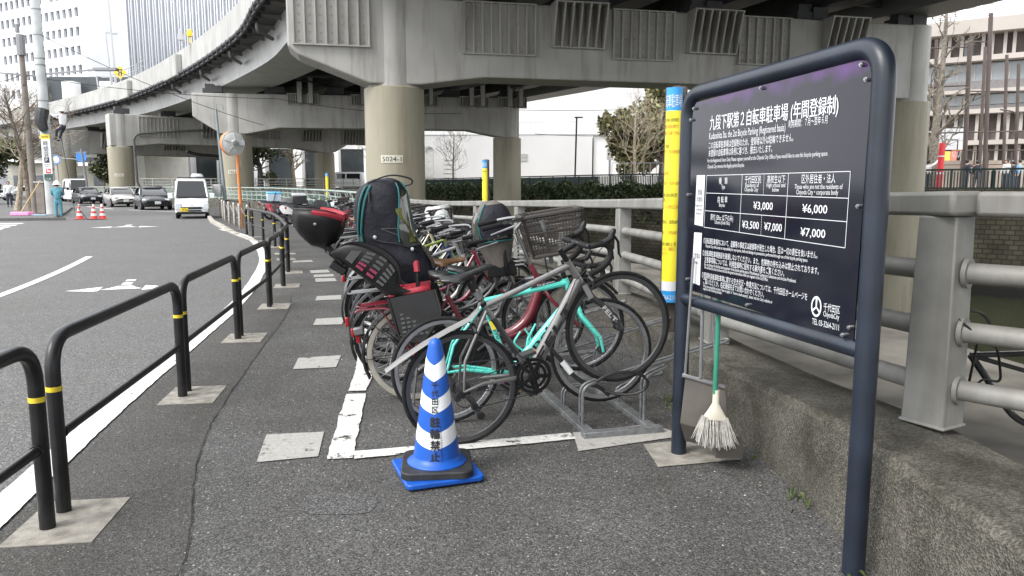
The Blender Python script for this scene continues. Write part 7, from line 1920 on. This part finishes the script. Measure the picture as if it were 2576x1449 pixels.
    for s in (-1, 1): m.tube([FA + V3(0, 0, s * .06), FA + V3(-.06, .42, s * .09)], .005, 5)
    m.build('basket_stay', CHROME, root, local=True); m = MB()
    for s in (-1, 1): m.tube([RA + V3(.02, -.02, s * .08), RA + V3(-.06, -.31, s * .12)], .009, 6)
    m.build('kickstand', CHROME, root, local=True)
    if lamp: m = MB(); m.tube([HB + V3(.09, .03), HB + V3(.17, .03)], [.022, .034], 10); m.build('front_lamp', CHROME, root, local=True)
    if tail: m = MB(); m.box(V3(-.355, .50), (.03, .05, .07)); m.build('rear_reflector', mat('reflector_red', (.30, .012, .018), .2, var=0), root, local=True, bevel=.008)
    return root

# --- the red bicycle with the black child seat
RED = bpaint('wine_red', (.125, .008, .017), .3)
red = city_bike('wine red bicycle with black rear child seat, cream tyres and dark lattice basket', RED, SADB, 'resin', ALU, RUBBER, 1.15, True, PLAST, None, .84, 28, RESIN, basket_at=(1.06, 0, .86), bs=(.40, .40, .27), lamp=True, sad_x=.32, hb_up=.25)
for o in red.children:
    if o.name.startswith('wheel'):
        for c in o.children: c.material_slots[0].link = 'OBJECT'; c.material_slots[0].material = RUBBER
m = MB(Matrix.Translation((0, 0, .328)) @ Matrix.Rotation(R(90), 4, 'X'))
for s in (-1, 1): m.lathe([(.288, s * .0135), (.315, s * .0185), (.322, s * .016)], 48)
m.build('tyre_wall', TYRE_G, red, local=True)
SEATP = mat('seat_plastic', (.009, .009, .0095), .45, var=.15, scale=12, spec=.3); SEATR = mat('seat_red', (.30, .018, .033), .55, var=.12, scale=10)
cs = MB(); rows = []
for x, z, w_, wing in ((.14, .745, .13, .02), (.04, .725, .15, .05), (-.06, .720, .16, .12), (-.115, .775, .17, .18), (-.19, .865, .18, .215), (-.275, .955, .182, .20), (-.355, 1.045, .172, .15), (-.40, 1.09, .15, .09), (-.415, 1.103, .11, .02)):
    n_ = V3(.745, .665) if x < -.08 else V3(.25, .95)
    rows.append([V3(x, z) + n_ * wing + V3(0, 0, -w_), V3(x, z) + n_ * wing * .55 + V3(0, 0, -w_ * 1.01), V3(x, z) + n_ * wing * .1 + V3(0, 0, -w_ * .95), V3(x, z) + V3(0, 0, -w_ * .6), V3(x, z), V3(x, z) + V3(0, 0, w_ * .6), V3(x, z) + n_ * wing * .1 + V3(0, 0, w_ * .95), V3(x, z) + n_ * wing * .55 + V3(0, 0, w_ * 1.01), V3(x, z) + n_ * wing + V3(0, 0, w_)])
cs.grid(rows); seat = cs.build('child_seat', SEATP, red, local=True, smooth=50)
sm_ = seat.modifiers.new('shell', 'SOLIDIFY'); sm_.thickness = .014; sm_.offset = 0; s2 = seat.modifiers.new('sub', 'SUBSURF'); s2.levels = 1; s2.render_levels = 1
# slot openings shown as pale and pink bars set in the back shell
m = MB()
for j in range(9):
    t = j / 8; b0 = V3(-.13, .795).lerp(V3(-.36, 1.05), t)
    for k in range(-3, 4):
        if (k + j) % 2 and j not in (2, 3, 5): continue
        m.mat(1 if (j in (3, 5) and abs(k) < 2) else 0)
        for s in (-1, 1): m.bar(b0 + V3(-.008 * s - .002, .006 * -s, k * .042 - .013), b0 + V3(-.008 * s - .002, .006 * -s, k * .042 + .013), .004, .003)
for g in range(4):       # side wing slots in four groups
    for j in range(6):
        t = (g + .12 + j * .11) / 4.1; b0 = V3(-.135, .815).lerp(V3(-.365, 1.06), t) + V3(.028, .021)
        for k in range(5):
            wv = (.045 + .10 * math.sin(PI * min(1, t * .8 + .25))); q0 = b0 + V3(.745, .665) * (wv * k / 4.2)
            m.mat(1 if (g in (1, 2) and k in (0, 1)) else 0); m.bar(q0 + V3(0, 0, -.188), q0 + V3(.745, .665) * .018 + V3(0, 0, -.189), .0035, .006)
m.build('seat_slots', [mat('slot_grey', (.085, .085, .085), .6, var=.2), mat('slot_pink', (.28, .03, .08), .6, var=.2)], seat, local=True, smooth=0)
m = MB(); m.bar(V3(-.36, 1.01, 0), V3(-.46, 1.18, 0), .10, .025, up=(.8, 0, .6)); m.box(V3(-.39, .995, 0), (.05, .16, .11), m=Matrix.Rotation(R(-50), 3, 'Y')); m.build('headrest_post', SEATP, seat, local=True, bevel=.005)
rows = []
HC = V3(-.48, 1.25); ax = V3(-.955, .295); fx = V3(.295, .955)
for t, rr, dep in ((-.15, .11, .12), (-.115, .155, .20), (-.05, .18, .26), (.03, .185, .25), (.10, .165, .19), (.155, .12, .12)):
    row = []
    for k in range(15):
        q = R(-100 + 200 * k / 14); row.append(HC + ax * t + fx * (.11 - dep * math.cos(q) * .8) + V3(0, 0, rr * math.sin(q)))
    rows.append(row)
m = MB(); m.grid(rows); hd = m.build('headrest', SEATP, seat, local=True, smooth=60); q = hd.modifiers.new('shell', 'SOLIDIFY'); q.thickness = .016; q.offset = 0
for k0, k1, rr_, nm, mt_ in ((0, 3, .026, 'headrest_pad', SEATR), (0, 5, .009, 'headrest_rim', SEATP)):
    for e in (0, -1):
        m = MB(); m.tube([rows[i][e] + (fx * -.012 if nm == 'headrest_pad' else fx * .004) + V3(0, 0, .012 if (e == 0) == (nm == 'headrest_pad') else -.0) for i in range(k0, k1 + 1)], rr_, 10)
        m.build(nm, mt_, hd, local=True)
m = MB(); rows2 = [[p + (HC + fx * .2 - p).normalized() * .03 for p in r_[2:-2]] for r_ in rows[:4]]; m.grid(rows2); q = m.build('headrest_liner', SEATR, hd, local=True, smooth=60); q = q.modifiers.new('pad', 'SOLIDIFY'); q.thickness = .02; q.offset = 0
m = MB()
for s in (-1, 1): c = HC + ax * .0 + fx * .06 + V3(0, 0, s * .186); m.lathe([(.012, 0), (.010, .006), (0, .008)], 10, Matrix.Translation(c) @ Matrix.Rotation(R(90 if s < 0 else -90), 4, 'X'))
m.build('headrest_bolt', CHROME, hd, local=True)
m = MB(); rows = []
for x in (-.09, .0, .1, .19): rows.append([V3(x, .755, -.15), V3(x, .778, -.13), V3(x, .768, 0), V3(x, .778, .13), V3(x, .755, .15)])
m.grid(rows); q = m.build('seat_cushion', SEATR, seat, local=True, smooth=50); q = q.modifiers.new('t', 'SOLIDIFY'); q.thickness = .014
m = MB(); m.box(V3(.0, .79, -.10), (.14, .07, .03), rz=.2); m.box(V3(-.03, .80, -.08), (.09, .05, .04), rz=-.5); m.build('harness', bpaint('harness_red', (.42, .02, .04), .7), seat, local=True, bevel=.01)
for s in (-1, 1):      # leg guards beside the wheel
    m = MB(); y = s * .19
    q = [V3(-.08, .755, y), V3(.21, .765, y), V3(.23, .60, y + s * .04), V3(.09, .45, y + s * .05), V3(-.04, .46, y + s * .03), V3(-.07, .63, y)]
    m.add(q + [p + V3(0, 0, s * .008) for p in q], [tuple(range(6)), tuple(reversed(range(6, 12)))] + [(i, (i + 1) % 6, 6 + (i + 1) % 6, 6 + i) for i in range(6)])
    m.tube(rounded([V3(-.09, .76, y), V3(-.06, .47, y + s * .03), V3(.09, .44, y + s * .05), V3(.24, .60, y + s * .05), V3(.22, .765, y)], .05), .011, 8)
    m.build('leg_guard', SEATP, seat, local=True, smooth=30)
    m = MB()
    for j in range(6):
        for k in range(6): m.box(V3(-.02 + k * .036, .64 - j * .028, y + s * (.022 + .0062 * j)), (.024, .004, .013))
    m.build('guard_slots', MT['slot_grey'], seat, local=True, smooth=0)
m = MB(); m.tube(rounded([V3(.10, .74, -.06), V3(.12, .90, -.06), V3(.12, .93, .06), V3(.10, .76, .06)], .05), .014, 8); m.build('grab_handle', SEATP, seat, local=True)
m = MB(); m.tube([V3(.118, .885, -.061), V3(.12, .93, -.05), V3(.12, .935, .02)], .021, 8); m.build('handle_grip', SEATR, seat, local=True)
m = MB(); m.tube(rounded([V3(-.33, .68, -.07), V3(-.30, .70, -.09), V3(-.1, .68, -.09), V3(.06, .45, -.085), V3(.0, .33, -.075)], .06), .011, 8); m.build('carrier_tube', RED, red, local=True)
m = MB(); m.box(V3(-.34, .55, -.02), (.07, .06, .05)); m.mat(1); m.box(V3(-.38, .545, -.02), (.02, .058, .06)); m.build('tail_lamp', [FENDS, MT['reflector_red']], red, local=True, bevel=.008)
m = MB(); m.tube([V3(1.02, .80, -.10), V3(.99, 1.06, -.19), V3(.985, 1.10, -.2)], .016, 8); m.build('lamp_bracket', GALV, red, local=True)
place(red, (-.67, 5.1), R(5), R(9), 0, 0, .328)

# --- the bicycle with the navy rain covers
NAVY = mat('cover_navy', (.0095, .010, .016), .62, var=.25, scale=7, bump=.8, bscale=6, spec=.3, bdist=.03); TAUPE = mat('cover_taupe', (.105, .093, .083), .75, var=.2, scale=7, bump=.7, bscale=7, bdist=.02); TEALP = mat('piping_teal', (.008, .10, .10), .5, var=.1); CLEARP = mat('clear_film', (.055, .06, .05), .08, var=.5, scale=6, spec=.8); OLIVE = mat('reflected_olive', (.13, .13, .025), .7, var=.2)
BRN = mat('saddle_brown', (.105, .055, .024), .35, var=.15, scale=10)
cov = city_bike('bicycle with tall navy rain cover over its rear child seat and brown saddle', bpaint('graphite', (.05, .05, .055)), BRN, None, ALU, RUBBER, 1.12, False, PLAST, None, .87, sad_x=.43)
def hood(root, name, levels, mt, wrinkle=.008, seed=0):
    """levels: z, x back, x front, half width"""
    rows = []; rnd = random.Random(seed)
    for z, x0, x1, w_ in levels:
        c = (x0 + x1) / 2; h = (x1 - x0) / 2; row = []
        for k in range(28):
            q = 2 * PI * k / 28; e = .72
            X = abs(math.cos(q)) ** e * (1 if math.cos(q) > 0 else -1); Y = abs(math.sin(q)) ** e * (1 if math.sin(q) > 0 else -1)
            j = 1 + wrinkle * 3 * math.sin(q * 5 + z * 23) + wrinkle * rnd.uniform(-1, 1) * 2
            row.append(V3(c + h * X * j, z + wrinkle * math.sin(q * 3 + z * 9), w_ * Y * j))
        rows.append(row)
    m = MB(); m.grid(rows, closed=True); m.add(rows[-1], [tuple(range(28))])
    o = m.build(name, mt, root, local=True, smooth=80); s_ = o.modifiers.new('sub', 'SUBSURF'); s_.levels = 1; s_.render_levels = 2
    return o, rows
LV = [(.66, .06, .24, .15), (.73, .02, .33, .21), (.80, -.03, .35, .225), (.90, -.09, .325, .225), (1.0, -.145, .27, .215), (1.07, -.185, .23, .205), (1.16, -.205, .215, .20), (1.28, -.205, .21, .20), (1.39, -.195, .205, .195), (1.46, -.165, .185, .175), (1.505, -.11, .14, .12), (1.52, -.04, .07, .05)]
hd, rows = hood(cov, 'rain_cover', LV, NAVY, .008, 3)
def surf(z, q, k=.006):
    """point on the rear hood at height z and bearing q (0 = front, -90 = the right side)"""
    for (a, x0, x1, w0), (b_, y0, y1, w1) in zip(LV, LV[1:]):
        if a <= z <= b_:
            t = (z - a) / (b_ - a); x0, x1, w_ = x0 + (y0 - x0) * t, x1 + (y1 - x1) * t, w0 + (w1 - w0) * t; break
    c, h = (x0 + x1) / 2, (x1 - x0) / 2; e = .72; cq, sq = math.cos(q), math.sin(q)
    X = abs(cq) ** e * (1 if cq > 0 else -1); Y = abs(sq) ** e * (1 if sq > 0 else -1); o = Vector((X, Y, .15)).normalized() * k
    return V3(c + h * X, z, w_ * Y) + o
def patch(root, name, mt, z0, z1, q0, q1, k=.008, nz=12, nq=10, trim=None, par=None):
    m = MB(); m.grid([[surf(z0 + (z1 - z0) * j / nz, R(q0(j / nz) + (q1(j / nz) - q0(j / nz)) * i / nq), k) for i in range(nq + 1)] for j in range(nz + 1)])
    return m.build(name, mt, par or hd, local=True, smooth=70)
patch(cov, 'clear_window', CLEARP, 1.02, 1.43, lambda t: -72 + 26 * t * t, lambda t: 40 - 10 * t)
patch(cov, 'olive_reflection', OLIVE, 1.05, 1.30, lambda t: -56 + 14 * math.sin(t * 5), lambda t: -40 + 10 * math.sin(t * 5 + .6) - 8 * t, .012)  # olive reflection on the clear window, painted as a patch of its own
patch(cov, 'taupe_panel', TAUPE, .80, 1.13, lambda t: -178, lambda t: -118 - 22 * t, .007)
patch(cov, 'taupe_panel', TAUPE, .84, 1.01, lambda t: -36 + 10 * t, lambda t: 0, .007)
for q0, q1 in ((-76, -50), (-14, -18), (-140, -105), (-152, -118), (62, 48), (150, 118)):
    m = MB(); m.tube([surf(1.06 + .42 * t, R(q0 + (q1 - q0) * t), .007) for t in [i / 12 for i in range(13)]], .0085 if abs(q0) > 100 else .006, 6); m.build('teal_piping', TEALP, hd, local=True)
m = MB(); m.tube(rounded([surf(1.50, R(-120)), V3(.10, 1.55, -.1), V3(.25, 1.50, -.06), V3(.25, 1.46, .05), surf(1.45, R(60))], .08), .006, 6); m.build('hood_wire', INK, hd, local=True)
m = MB()
for z, q in ((1.115, -104), (1.0, -62)): c = surf(z, R(q), .01); m.lathe([(.013, 0), (.011, .005), (0, .007)], 10, Matrix.Translation(c) @ Matrix.Rotation(R(100), 4, 'X'))
m.build('snap_button', WINK, hd, local=True)
m = MB(); tri = [surf(1.17, R(-92), .009), surf(1.16, R(-74), .009), surf(1.10, R(-70), .009)]
m.tube(tri + tri[:1], .003, 4); m.build('triangle_badge', MT['slot_grey'], hd, local=True)
m = MB(); m.tube([surf(1.44, R(-105), .012), surf(1.36, R(-104), .016)], .007, 6); m.box(surf(1.33, R(-104), .016), (.016, .012, .03)); m.build('zip_pull', INK, hd, local=True)
# flap seam across the front
m = MB(); m.tube([surf(1.10 - .12 * t, R(-108 + 60 * t), .008) for t in [i / 8 for i in range(9)]], .005, 5); m.build('flap_seam', INK, hd, local=True)
FLV = [(.72, .76, .88, .10), (.82, .73, .92, .12), (.94, .68, .94, .14), (1.04, .65, .96, .15), (1.14, .66, .96, .15), (1.22, .70, .93, .125), (1.265, .75, .88, .075), (1.275, .79, .84, .03)]
fh, _ = hood(cov, 'front_rain_cover', FLV, TAUPE, .006, 5)
LVs = LV; LV = FLV
patch(cov, 'navy_panel', NAVY, .98, 1.25, lambda t: -130 + 14 * abs(t - .5), lambda t: -38 - 10 * abs(t - .5), .010, par=fh)
m = MB(); m.tube([surf(.98 + .275 * t, R(-132 + 14 * abs(t - .5)), .012) for t in [i / 12 for i in range(13)]], .007, 6); m.tube([surf(.98, R(-132 + 96 * t), .012) for t in [i / 8 for i in range(9)]], .006, 6); m.build('teal_piping', TEALP, fh, local=True)
patch(cov, 'clear_window', CLEARP, .97, 1.2, lambda t: 178, lambda t: 226, .010, par=fh)
m = MB(); c = surf(1.01, R(-88), .014); m.lathe([(.011, 0), (.009, .005), (0, .006)], 10, Matrix.Translation(c) @ Matrix.Rotation(R(95), 4, 'X')); m.build('snap_button', WINK, fh, local=True)
LV = LVs
m = MB(); m.box(V3(.83, .76), (.22, .22, .10)); m.box(V3(.86, .86, -.12), (.03, .02, .26)); m.build('front_child_seat', SEATP, cov, local=True, bevel=.03)
m = MB()
for j in range(6): m.bar(V3(.93, .93 - j * .028, -.125), V3(1.0, .925 - j * .028, -.10), .004, .011)
m.build('seat_grille', mat('grille_silver', (.45, .45, .46), .4, var=.1), cov, local=True, smooth=0)
place(cov, (-.86, 5.62), R(8), R(6), 0, 0, .328)

# ------------------------------------------------------------------ the row behind: four kinds, copied
ROWX = [(4.15, -.29), (4.58, -.41), (5.1, -.67), (5.62, -.86), (8, -1.42), (10, -1.9), (12.5, -2.55), (15, -3.35), (17, -4.0), (20, -5.15), (24, -7.0), (30, -9.9), (34, -11.9)]
SADN = mat('saddle_tan', (.23, .09, .045), .4, var=.12, scale=10); SADC = mat('saddle_base', (.03, .03, .031), .4, var=.15)
pa = city_bike('x', FRAMEP, SADC, tail=False, basket_kind= 'wire', fender_m=PLAST, group='bicycles packed along the parapet')
pb = city_bike('x', FRAMEP, SADC, tail=True, basket_kind= 'resin', group='bicycles packed along the parapet', bs=(.38, .29, .25), low=True)
pc = city_bike('x', FRAMEP, SADC, tail=False, basket_kind= None, fender_m=PLAST, group='bicycles packed along the parapet', low=False, carrier=False, sad_z=.92, rim=ALU)
BK = dict(black=(.02, .02, .022), maroon=(.16, .012, .03), white=(.36, .36, .345), navy=(.02, .03, .09), lime=(.15, .21, .02), cream=(.42, .38, .27), silver=(.22, .225, .23), red=(.24, .012, .018), blue=(.012, .03, .09), mint=(.10, .20, .165), brown=(.13, .07, .035), orange=(.16, .05, .015), pink=(.30, .13, .15), green=(.03, .17, .09))
def bagcover(root, mt, name, c, s):
    m = MB(); rnd = random.Random(int(c[0] * 100)); rows = []
    for t in (0, .25, .5, .75, 1):
        row = []
        for k in range(14): q = 2 * PI * k / 14; e = (1 - .25 * t * t) * (1 + rnd.uniform(-.08, .08)); row.append(Vector(c) + Vector((s[0] * e * math.cos(q), s[1] * e * math.sin(q), s[2] * t + rnd.uniform(-.01, .01))))
        rows.append(row)
    m.grid(rows, closed=True); m.add(rows[-1], [tuple(range(14))]); return m.build(name, mt, root, local=True, smooth=60)
BAGW = mat('cover_white', (.55, .57, .57), .3, var=.2, scale=9, bump=.5, bscale=12); GREYC = mat('cover_grey', (.22, .24, .24), .8, var=.2, scale=8, bump=.3, bscale=14)
row_list = [('c', 'black', SADC, 'black flat bar bicycle with yellow lined top tube beside the navy rain cover', 'yel'), ('a', 'maroon', SADC, 'maroon bicycle with thin wire basket just past the navy covered one', None), ('a', 'white', SADC, 'white city bicycle with black saddle between a maroon and a silver bicycle', None),
    ('c', 'silver', SADC, 'silver flat bar bicycle with long black saddle before the tan saddle', None), ('b', 'blue', SADN, 'blue bicycle with reddish tan saddle in the middle of the row', None), ('c', 'lime', SADC, 'lime green framed bicycle behind the tan saddle', None), ('a', 'navy', mat('saddle_navy', (.02, .035, .09), .35, var=.1), 'navy bicycle with glossy dark blue saddle', None),
    ('b', 'cream', SADC, 'cream bicycle with crinkled white plastic sheet over its basket', 'bag'), ('a', 'black', SADC, 'black city bicycle with grey cloth over its saddle', 'cloth'), ('a', 'black', SADC, 'black bicycle with plain wire basket in the middle of the row', None), ('a', 'silver', SADC, 'silver city bicycle with wire basket by the halfway notice pillar', None),
    ('b', 'red', SADC, 'bright red bicycle with dark resin basket in the row', None), ('c', 'orange', SADC, 'orange framed flat bar bicycle in the row', None), ('a', 'mint', SADC, 'mint green city bicycle with wire basket', None), ('a', 'brown', SADN, 'brown city bicycle with tan saddle and wire basket', None), ('a', 'maroon', SADN, 'maroon city bicycle with tan saddle past the brown one', None),
    ('b', 'navy', SADC, 'navy bicycle with black saddle and resin basket', None), ('a', 'pink', SADC, 'pale pink city bicycle with wire basket', None), ('c', 'white', SADC, 'white flat bar bicycle without basket', None), ('a', 'red', SADN, 'red city bicycle with tan saddle', None), ('b', 'black', SADC, 'black bicycle with large resin basket far along the row', None),
    ('a', 'green', SADC, 'dark green city bicycle with wire basket far along the row', None), ('c', 'blue', SADC, 'blue flat bar bicycle without basket far along the row', None), ('a', 'cream', SADN, 'cream city bicycle with tan saddle far along the row', None), ('a', 'silver', SADN, 'silver bicycle with tan saddle next to the motorcycles', None), ('c', 'red', SADC, 'red flat bar bicycle towards the end of the row', None), ('a', 'black', SADN, 'black city bicycle with tan saddle near the end of the row', None), ('b', 'white', SADC, 'white bicycle with resin basket, last of the row before the motorcycles', None)]
protos = dict(a=pa, b=pb, c=pc); used = set(); random.seed(17)
y = 6.12
for i, (kd, colr, sad, lab, extra) in enumerate(row_list):
    p = protos[kd]
    o = p if kd in used else None
    if o is None: o = None
    root = copy_tree(p)
    root['label'] = lab
    recolour(root, FRAMEP, bpaint(colr, BK[colr]))
    if sad is not SADC: recolour(root, SADC, sad)
    WM[root.name] = Matrix.Identity(4)
    if extra == 'bag': bagcover(root, BAGW, 'basket_cover', (.98, 0, .84), (.20, .25, .26))
    if extra == 'cloth': bagcover(root, GREYC, 'saddle_cover', (.20, 0, .83), (.17, .13, .07))
    if extra == 'yel': m = MB(); m.tube([V3(.80, .745, -.0165), V3(.32, .655, -.0165)], .004, 5); m.build('frame_stripe', YEL, root, local=True)
    place(root, (lerp1(y, ROWX) + random.uniform(-.05, .05), y), R(17 + random.uniform(-4, 5)), R(7 if i % 2 else 1), R(random.uniform(-3, 3)), 0, .328)
    y += .50 + (.05 if i > 12 else 0) + random.uniform(-.04, .05)
for p in protos.values():
    for ch in list(p.children_recursive): bpy.data.objects.remove(ch)
    bpy.data.objects.remove(p)

# black bicycle chained behind the parapet, mostly beyond the right edge
blk = thing('bicycle', 'black bicycle frame lying behind the parapet at the right edge, tied to the pipe rail', 'bicycle', (2.9, 3.5, .14))
m = MB(); m.tube([(2.20, 3.56, .66), (2.42, 3.55, .67), (3.2, 3.5, .72)], .014, 8); m.tube([(2.20, 3.56, .66), (2.42, 3.5, .60), (3.1, 3.45, .72)], .012, 8); m.tube(rounded([(2.2, 3.56, .66), (2.42, 3.5, .33), (2.9, 3.45, .34), (3.5, 3.4, .5)], .1), .017, 8); m.build('frame', bpaint('black', BK['black']), blk)
m = MB(); m.tube([(2.43, 3.42, .71), (2.50, 3.36, .62)], .024, 10); m.tube([(2.46, 3.4, .66), (2.8, 3.4, .78)], .012, 8); m.build('handlebar', GRIPM, blk)
w_ = MB(Matrix.Translation((3.35, 3.42, .48)) @ Matrix.Rotation(R(80), 4, 'X')); w_.tube([(.315 * math.cos(k * PI / 16), .315 * math.sin(k * PI / 16), 0) for k in range(32)], .017, 8, closed=True)
for k in range(20): w_.tube([(0, 0, 0), (.3 * math.cos(k * PI / 10), .3 * math.sin(k * PI / 10), 0)], .0012, 3)
w_.build('wheel', RUBBER, blk)
m = MB(); m.tube(rounded([(1.86, 3.0, .88), (1.80, 3.08, .95), (1.98, 3.12, .95), (2.0, 3.05, .78), (2.12, 3.2, .62), (2.22, 3.5, .56), (2.1, 3.4, .5), (1.98, 3.2, .62), (1.94, 3.1, .82)], .08, 4), .0055, 7); tag(m.build('cable_lock', MT['lock_black']), 'thin black cable lock looped around the middle pipe rail beside the post', 'bike lock')

# ------------------------------------------------------------------ motorcycles and scooters at the far end of the row
MPB = bpaint('moto_body', (.02, .02, .022)); MIR = mat('mirror_glass', (.75, .77, .8), .15, .6, var=0)
def moto_wheel(root, x, r, w_):
    M_ = Matrix.Translation((x, 0, r)) @ Matrix.Rotation(R(90), 4, 'X')
    m = MB(M_); m.lathe([(r * .68, -w_), (r * .9, -w_), (r, 0), (r * .9, w_), (r * .68, w_)], 22); o = m.build('wheel', RUBBER, root, local=True)
    m = MB(M_)
    for s in (-1, 1): m.lathe([(r * .70, s * w_ * .9), (r * .62, s * w_ * .6)], 18)
    for k in range(6): q = k * PI / 3; m.bar((.02 * math.cos(q), .02 * math.sin(q), 0), (r * .66 * math.cos(q), r * .66 * math.sin(q), 0), .03, .03)
    m.lathe([(.09, -.04), (.09, .04)], 16); m.build('rim', ALU, o, local=True)
def moto(label, scooter, box=None, boxm=None, cm=None):
    root = thing('scooter' if scooter else 'motorcycle', label, 'scooter' if scooter else 'motorcycle', (0, 0, 0), 0, 'motorcycles and scooters at the end of the row')
    r = .24 if scooter else .30; wb = 1.22 if scooter else 1.32
    moto_wheel(root, 0, r, .05); moto_wheel(root, wb, r, .045)
    m = MB()
    if scooter:
        loft(m, [[V3(x, z0, -w_), V3(x, z0, w_), V3(x, z1, w_ * .8), V3(x, z1, -w_ * .8)] for x, z0, z1, w_ in ((-.42, .62, .70, .06), (-.3, .45, .76, .14), (0, .42, .74, .17), (.35, .32, .70, .15), (.45, .26, .40, .14), (.8, .26, .34, .14), (.86, .28, .36, .16))])
        loft(m, [[V3(x, z, -w_), V3(x + .05, z, -w_), V3(x + .05, z, w_), V3(x, z, w_)] for x, z, w_ in ((.88, .3, .17), (.93, .5, .19), (.98, .75, .17), (.96, .92, .10))])
        loft(m, [[V3(wb - .22, .50, -.05), V3(wb - .22, .50, .05), V3(wb - .22, .53, 0)], [V3(wb, .52, -.06), V3(wb, .52, .06), V3(wb, .55, 0)], [V3(wb + .2, .44, -.05), V3(wb + .2, .44, .05), V3(wb + .2, .46, 0)]])
    else:
        loft(m, [[V3(x, z0, -w_), V3(x, z0, w_), V3(x, z1, w_ * .7), V3(x, z1, -w_ * .7)] for x, z0, z1, w_ in ((-.50, .80, .86, .03), (-.25, .66, .82, .10), (.1, .60, .78, .12), (.4, .62, .80, .13), (.62, .66, .98, .16), (.9, .70, .98, .13), (1.0, .74, .9, .06))])
        loft(m, [[V3(x, z0, -.13), V3(x, z0, .13), V3(x, z1, .15), V3(x, z1, -.15)] for x, z0, z1 in ((.35, .30, .58), (.6, .22, .60), (.85, .28, .62))])
    m.build('body', cm or MPB, root, local=True, smooth=40)
    m = MB(); rows = [[V3(x, z - .06, -w_), V3(x, z, -w_ * .9), V3(x, z + .02), V3(x, z, w_ * .9), V3(x, z - .06, w_)] for x, z, w_ in ((-.40, .86, .07), (-.25, .85, .13), (.1, .80, .15), (.38, .80, .11), (.45, .82, .06))]; m.grid(rows); m.build('seat', SADB, root, local=True)
    m = MB(); HX = wb - .30
    for s in (-1, 1): m.tube([V3(wb, r, s * .07), V3(HX + .05, .92, s * .08)], .022, 8); m.tube([V3(HX + .04, .98, 0), V3(HX + .0, 1.05, s * .18), V3(HX - .12, 1.03, s * .34)], .014, 7)
    m.build('fork', DARK, root, local=True)
    for s in (-1, 1):
        m = MB(); m.tube([V3(HX + .02, 1.05, s * .22), V3(HX + .02, 1.22, s * .30)], .007, 5); m.lathe([(0, .012), (.05, .01), (.055, -.01), (0, -.014)], 12, Matrix.Translation(V3(HX + .02, 1.26, s * .32)) @ Matrix.Rotation(R(80), 4, 'Y') @ Matrix.Scale(1.5, 4, (0, 1, 0))); m.build('mirror', MIR, root, local=True)
    m = MB(); m.lathe([(.085, 0), (.075, .04), (0, .06)], 14, Matrix.Translation(V3(HX + .12, .93)) @ Matrix.Rotation(R(90), 4, 'Y')); m.build('headlight', MT['lamp_clear'], root, local=True)
    m = MB(); m.tube([V3(.55, .28, -.12), V3(.1, .26, -.17), V3(-.38, .36, -.18)], [.03, .045, .045], 8); m.build('exhaust', CHROME if not scooter else DARK, root, local=True)
    m = MB(); m.box(V3(-.47, .70), (.06, .16, .08)); m.build('tail_light', MT['reflector_red'], root, local=True, bevel=.01)
    m = MB(); m.box(V3(-.49, .55), (.012, .18, .11), m=Matrix.Rotation(R(-18), 3, 'Y')); m.build('number_plate', WINK, root, local=True)
    if box:
        m = MB(); x, z, (a, b_, c) = -.32, .90, box; m.box(V3(x, z + c * .38), (a, b_, c * .76), top=1.06); bx = m.build('top_box', boxm[0], root, local=True, bevel=.03)
        m = MB(); m.box(V3(x, z + c * .86), (a * 1.1, b_ * 1.1, c * .2), top=.9); m.build('box_lid', boxm[1], bx, local=True, bevel=.03)
        if boxm[1] is not MPB and len(boxm) > 2:
            m = MB(); m.bar(V3(x - a * .1, z - .02, -b_ * .57), V3(x + a * .1, z + c, -b_ * .57), .012, .05, up=(0, 1, 0)); m.build('strap', INK, bx, local=True)
    return root
BLUEL = mat('box_blue', (.10, .36, .62), .4, var=.05); BOXW = mat('box_pale_blue', (.55, .66, .76), .5, var=.05); BOXG = mat('box_lid_grey', (.42, .44, .46), .4, var=.08)
MOTO = [(34.0, False, None, None, bpaint('moto_grey', (.22, .22, .23)), 'grey sports motorcycle with upswept tail, farthest left of the row'), (32.6, True, None, None, bpaint('moto_red', (.35, .02, .04)), 'scooter with red side panels behind the grey motorcycle'), (31.2, True, (.55, .44, .38), (BOXW, BLUEL, 1), bpaint('moto_black', (.025, .025, .03)), 'black scooter carrying a pale blue delivery box with blue lid'),
    (29.6, True, None, None, bpaint('moto_white', (.62, .62, .62)), 'white and red scooter next to the delivery scooter'), (28.0, False, None, None, bpaint('moto_black2', (.02, .02, .025)), 'black motorcycle with round white mirrors mid group'), (26.3, True, (.46, .42, .36), (MPB, BOXG), bpaint('moto_black3', (.03, .03, .035)), 'black scooter with large black top box and grey lid'), (24.7, True, None, None, bpaint('moto_silver', (.45, .46, .47)), 'silver scooter nearest the bicycles'), (23.4, False, None, None, bpaint('moto_dark', (.03, .03, .05)), 'dark motorcycle half hidden behind the bicycles')]
for yy, sc_, bx, bm_, cm, lab in MOTO:
    o = moto(lab, sc_, bx, bm_, cm); place(o, (lerp1(yy, ROWX) + 1.1, yy), R(20), 0, R(5), 0, .3 if not sc_ else .24)
c = D(842, 513, 26.2)
root = thing('helmet', 'white motorcycle helmet resting on the big top box', 'helmet', c)
m = MB(Matrix.Translation(c)); m.lathe([(.10, -.12), (.13, -.06), (.14, .02), (.115, .09), (.06, .13), (0, .14)], 18); m.build('shell', WINK, root, smooth=70)
m = MB(Matrix.Translation(c) @ Matrix.Rotation(R(-40), 4, 'Z')); m.lathe([(.132, -.06), (.143, .0), (.13, .06)], 12, a0=-.8, a1=.8); m.build('visor', GLASSD, root)
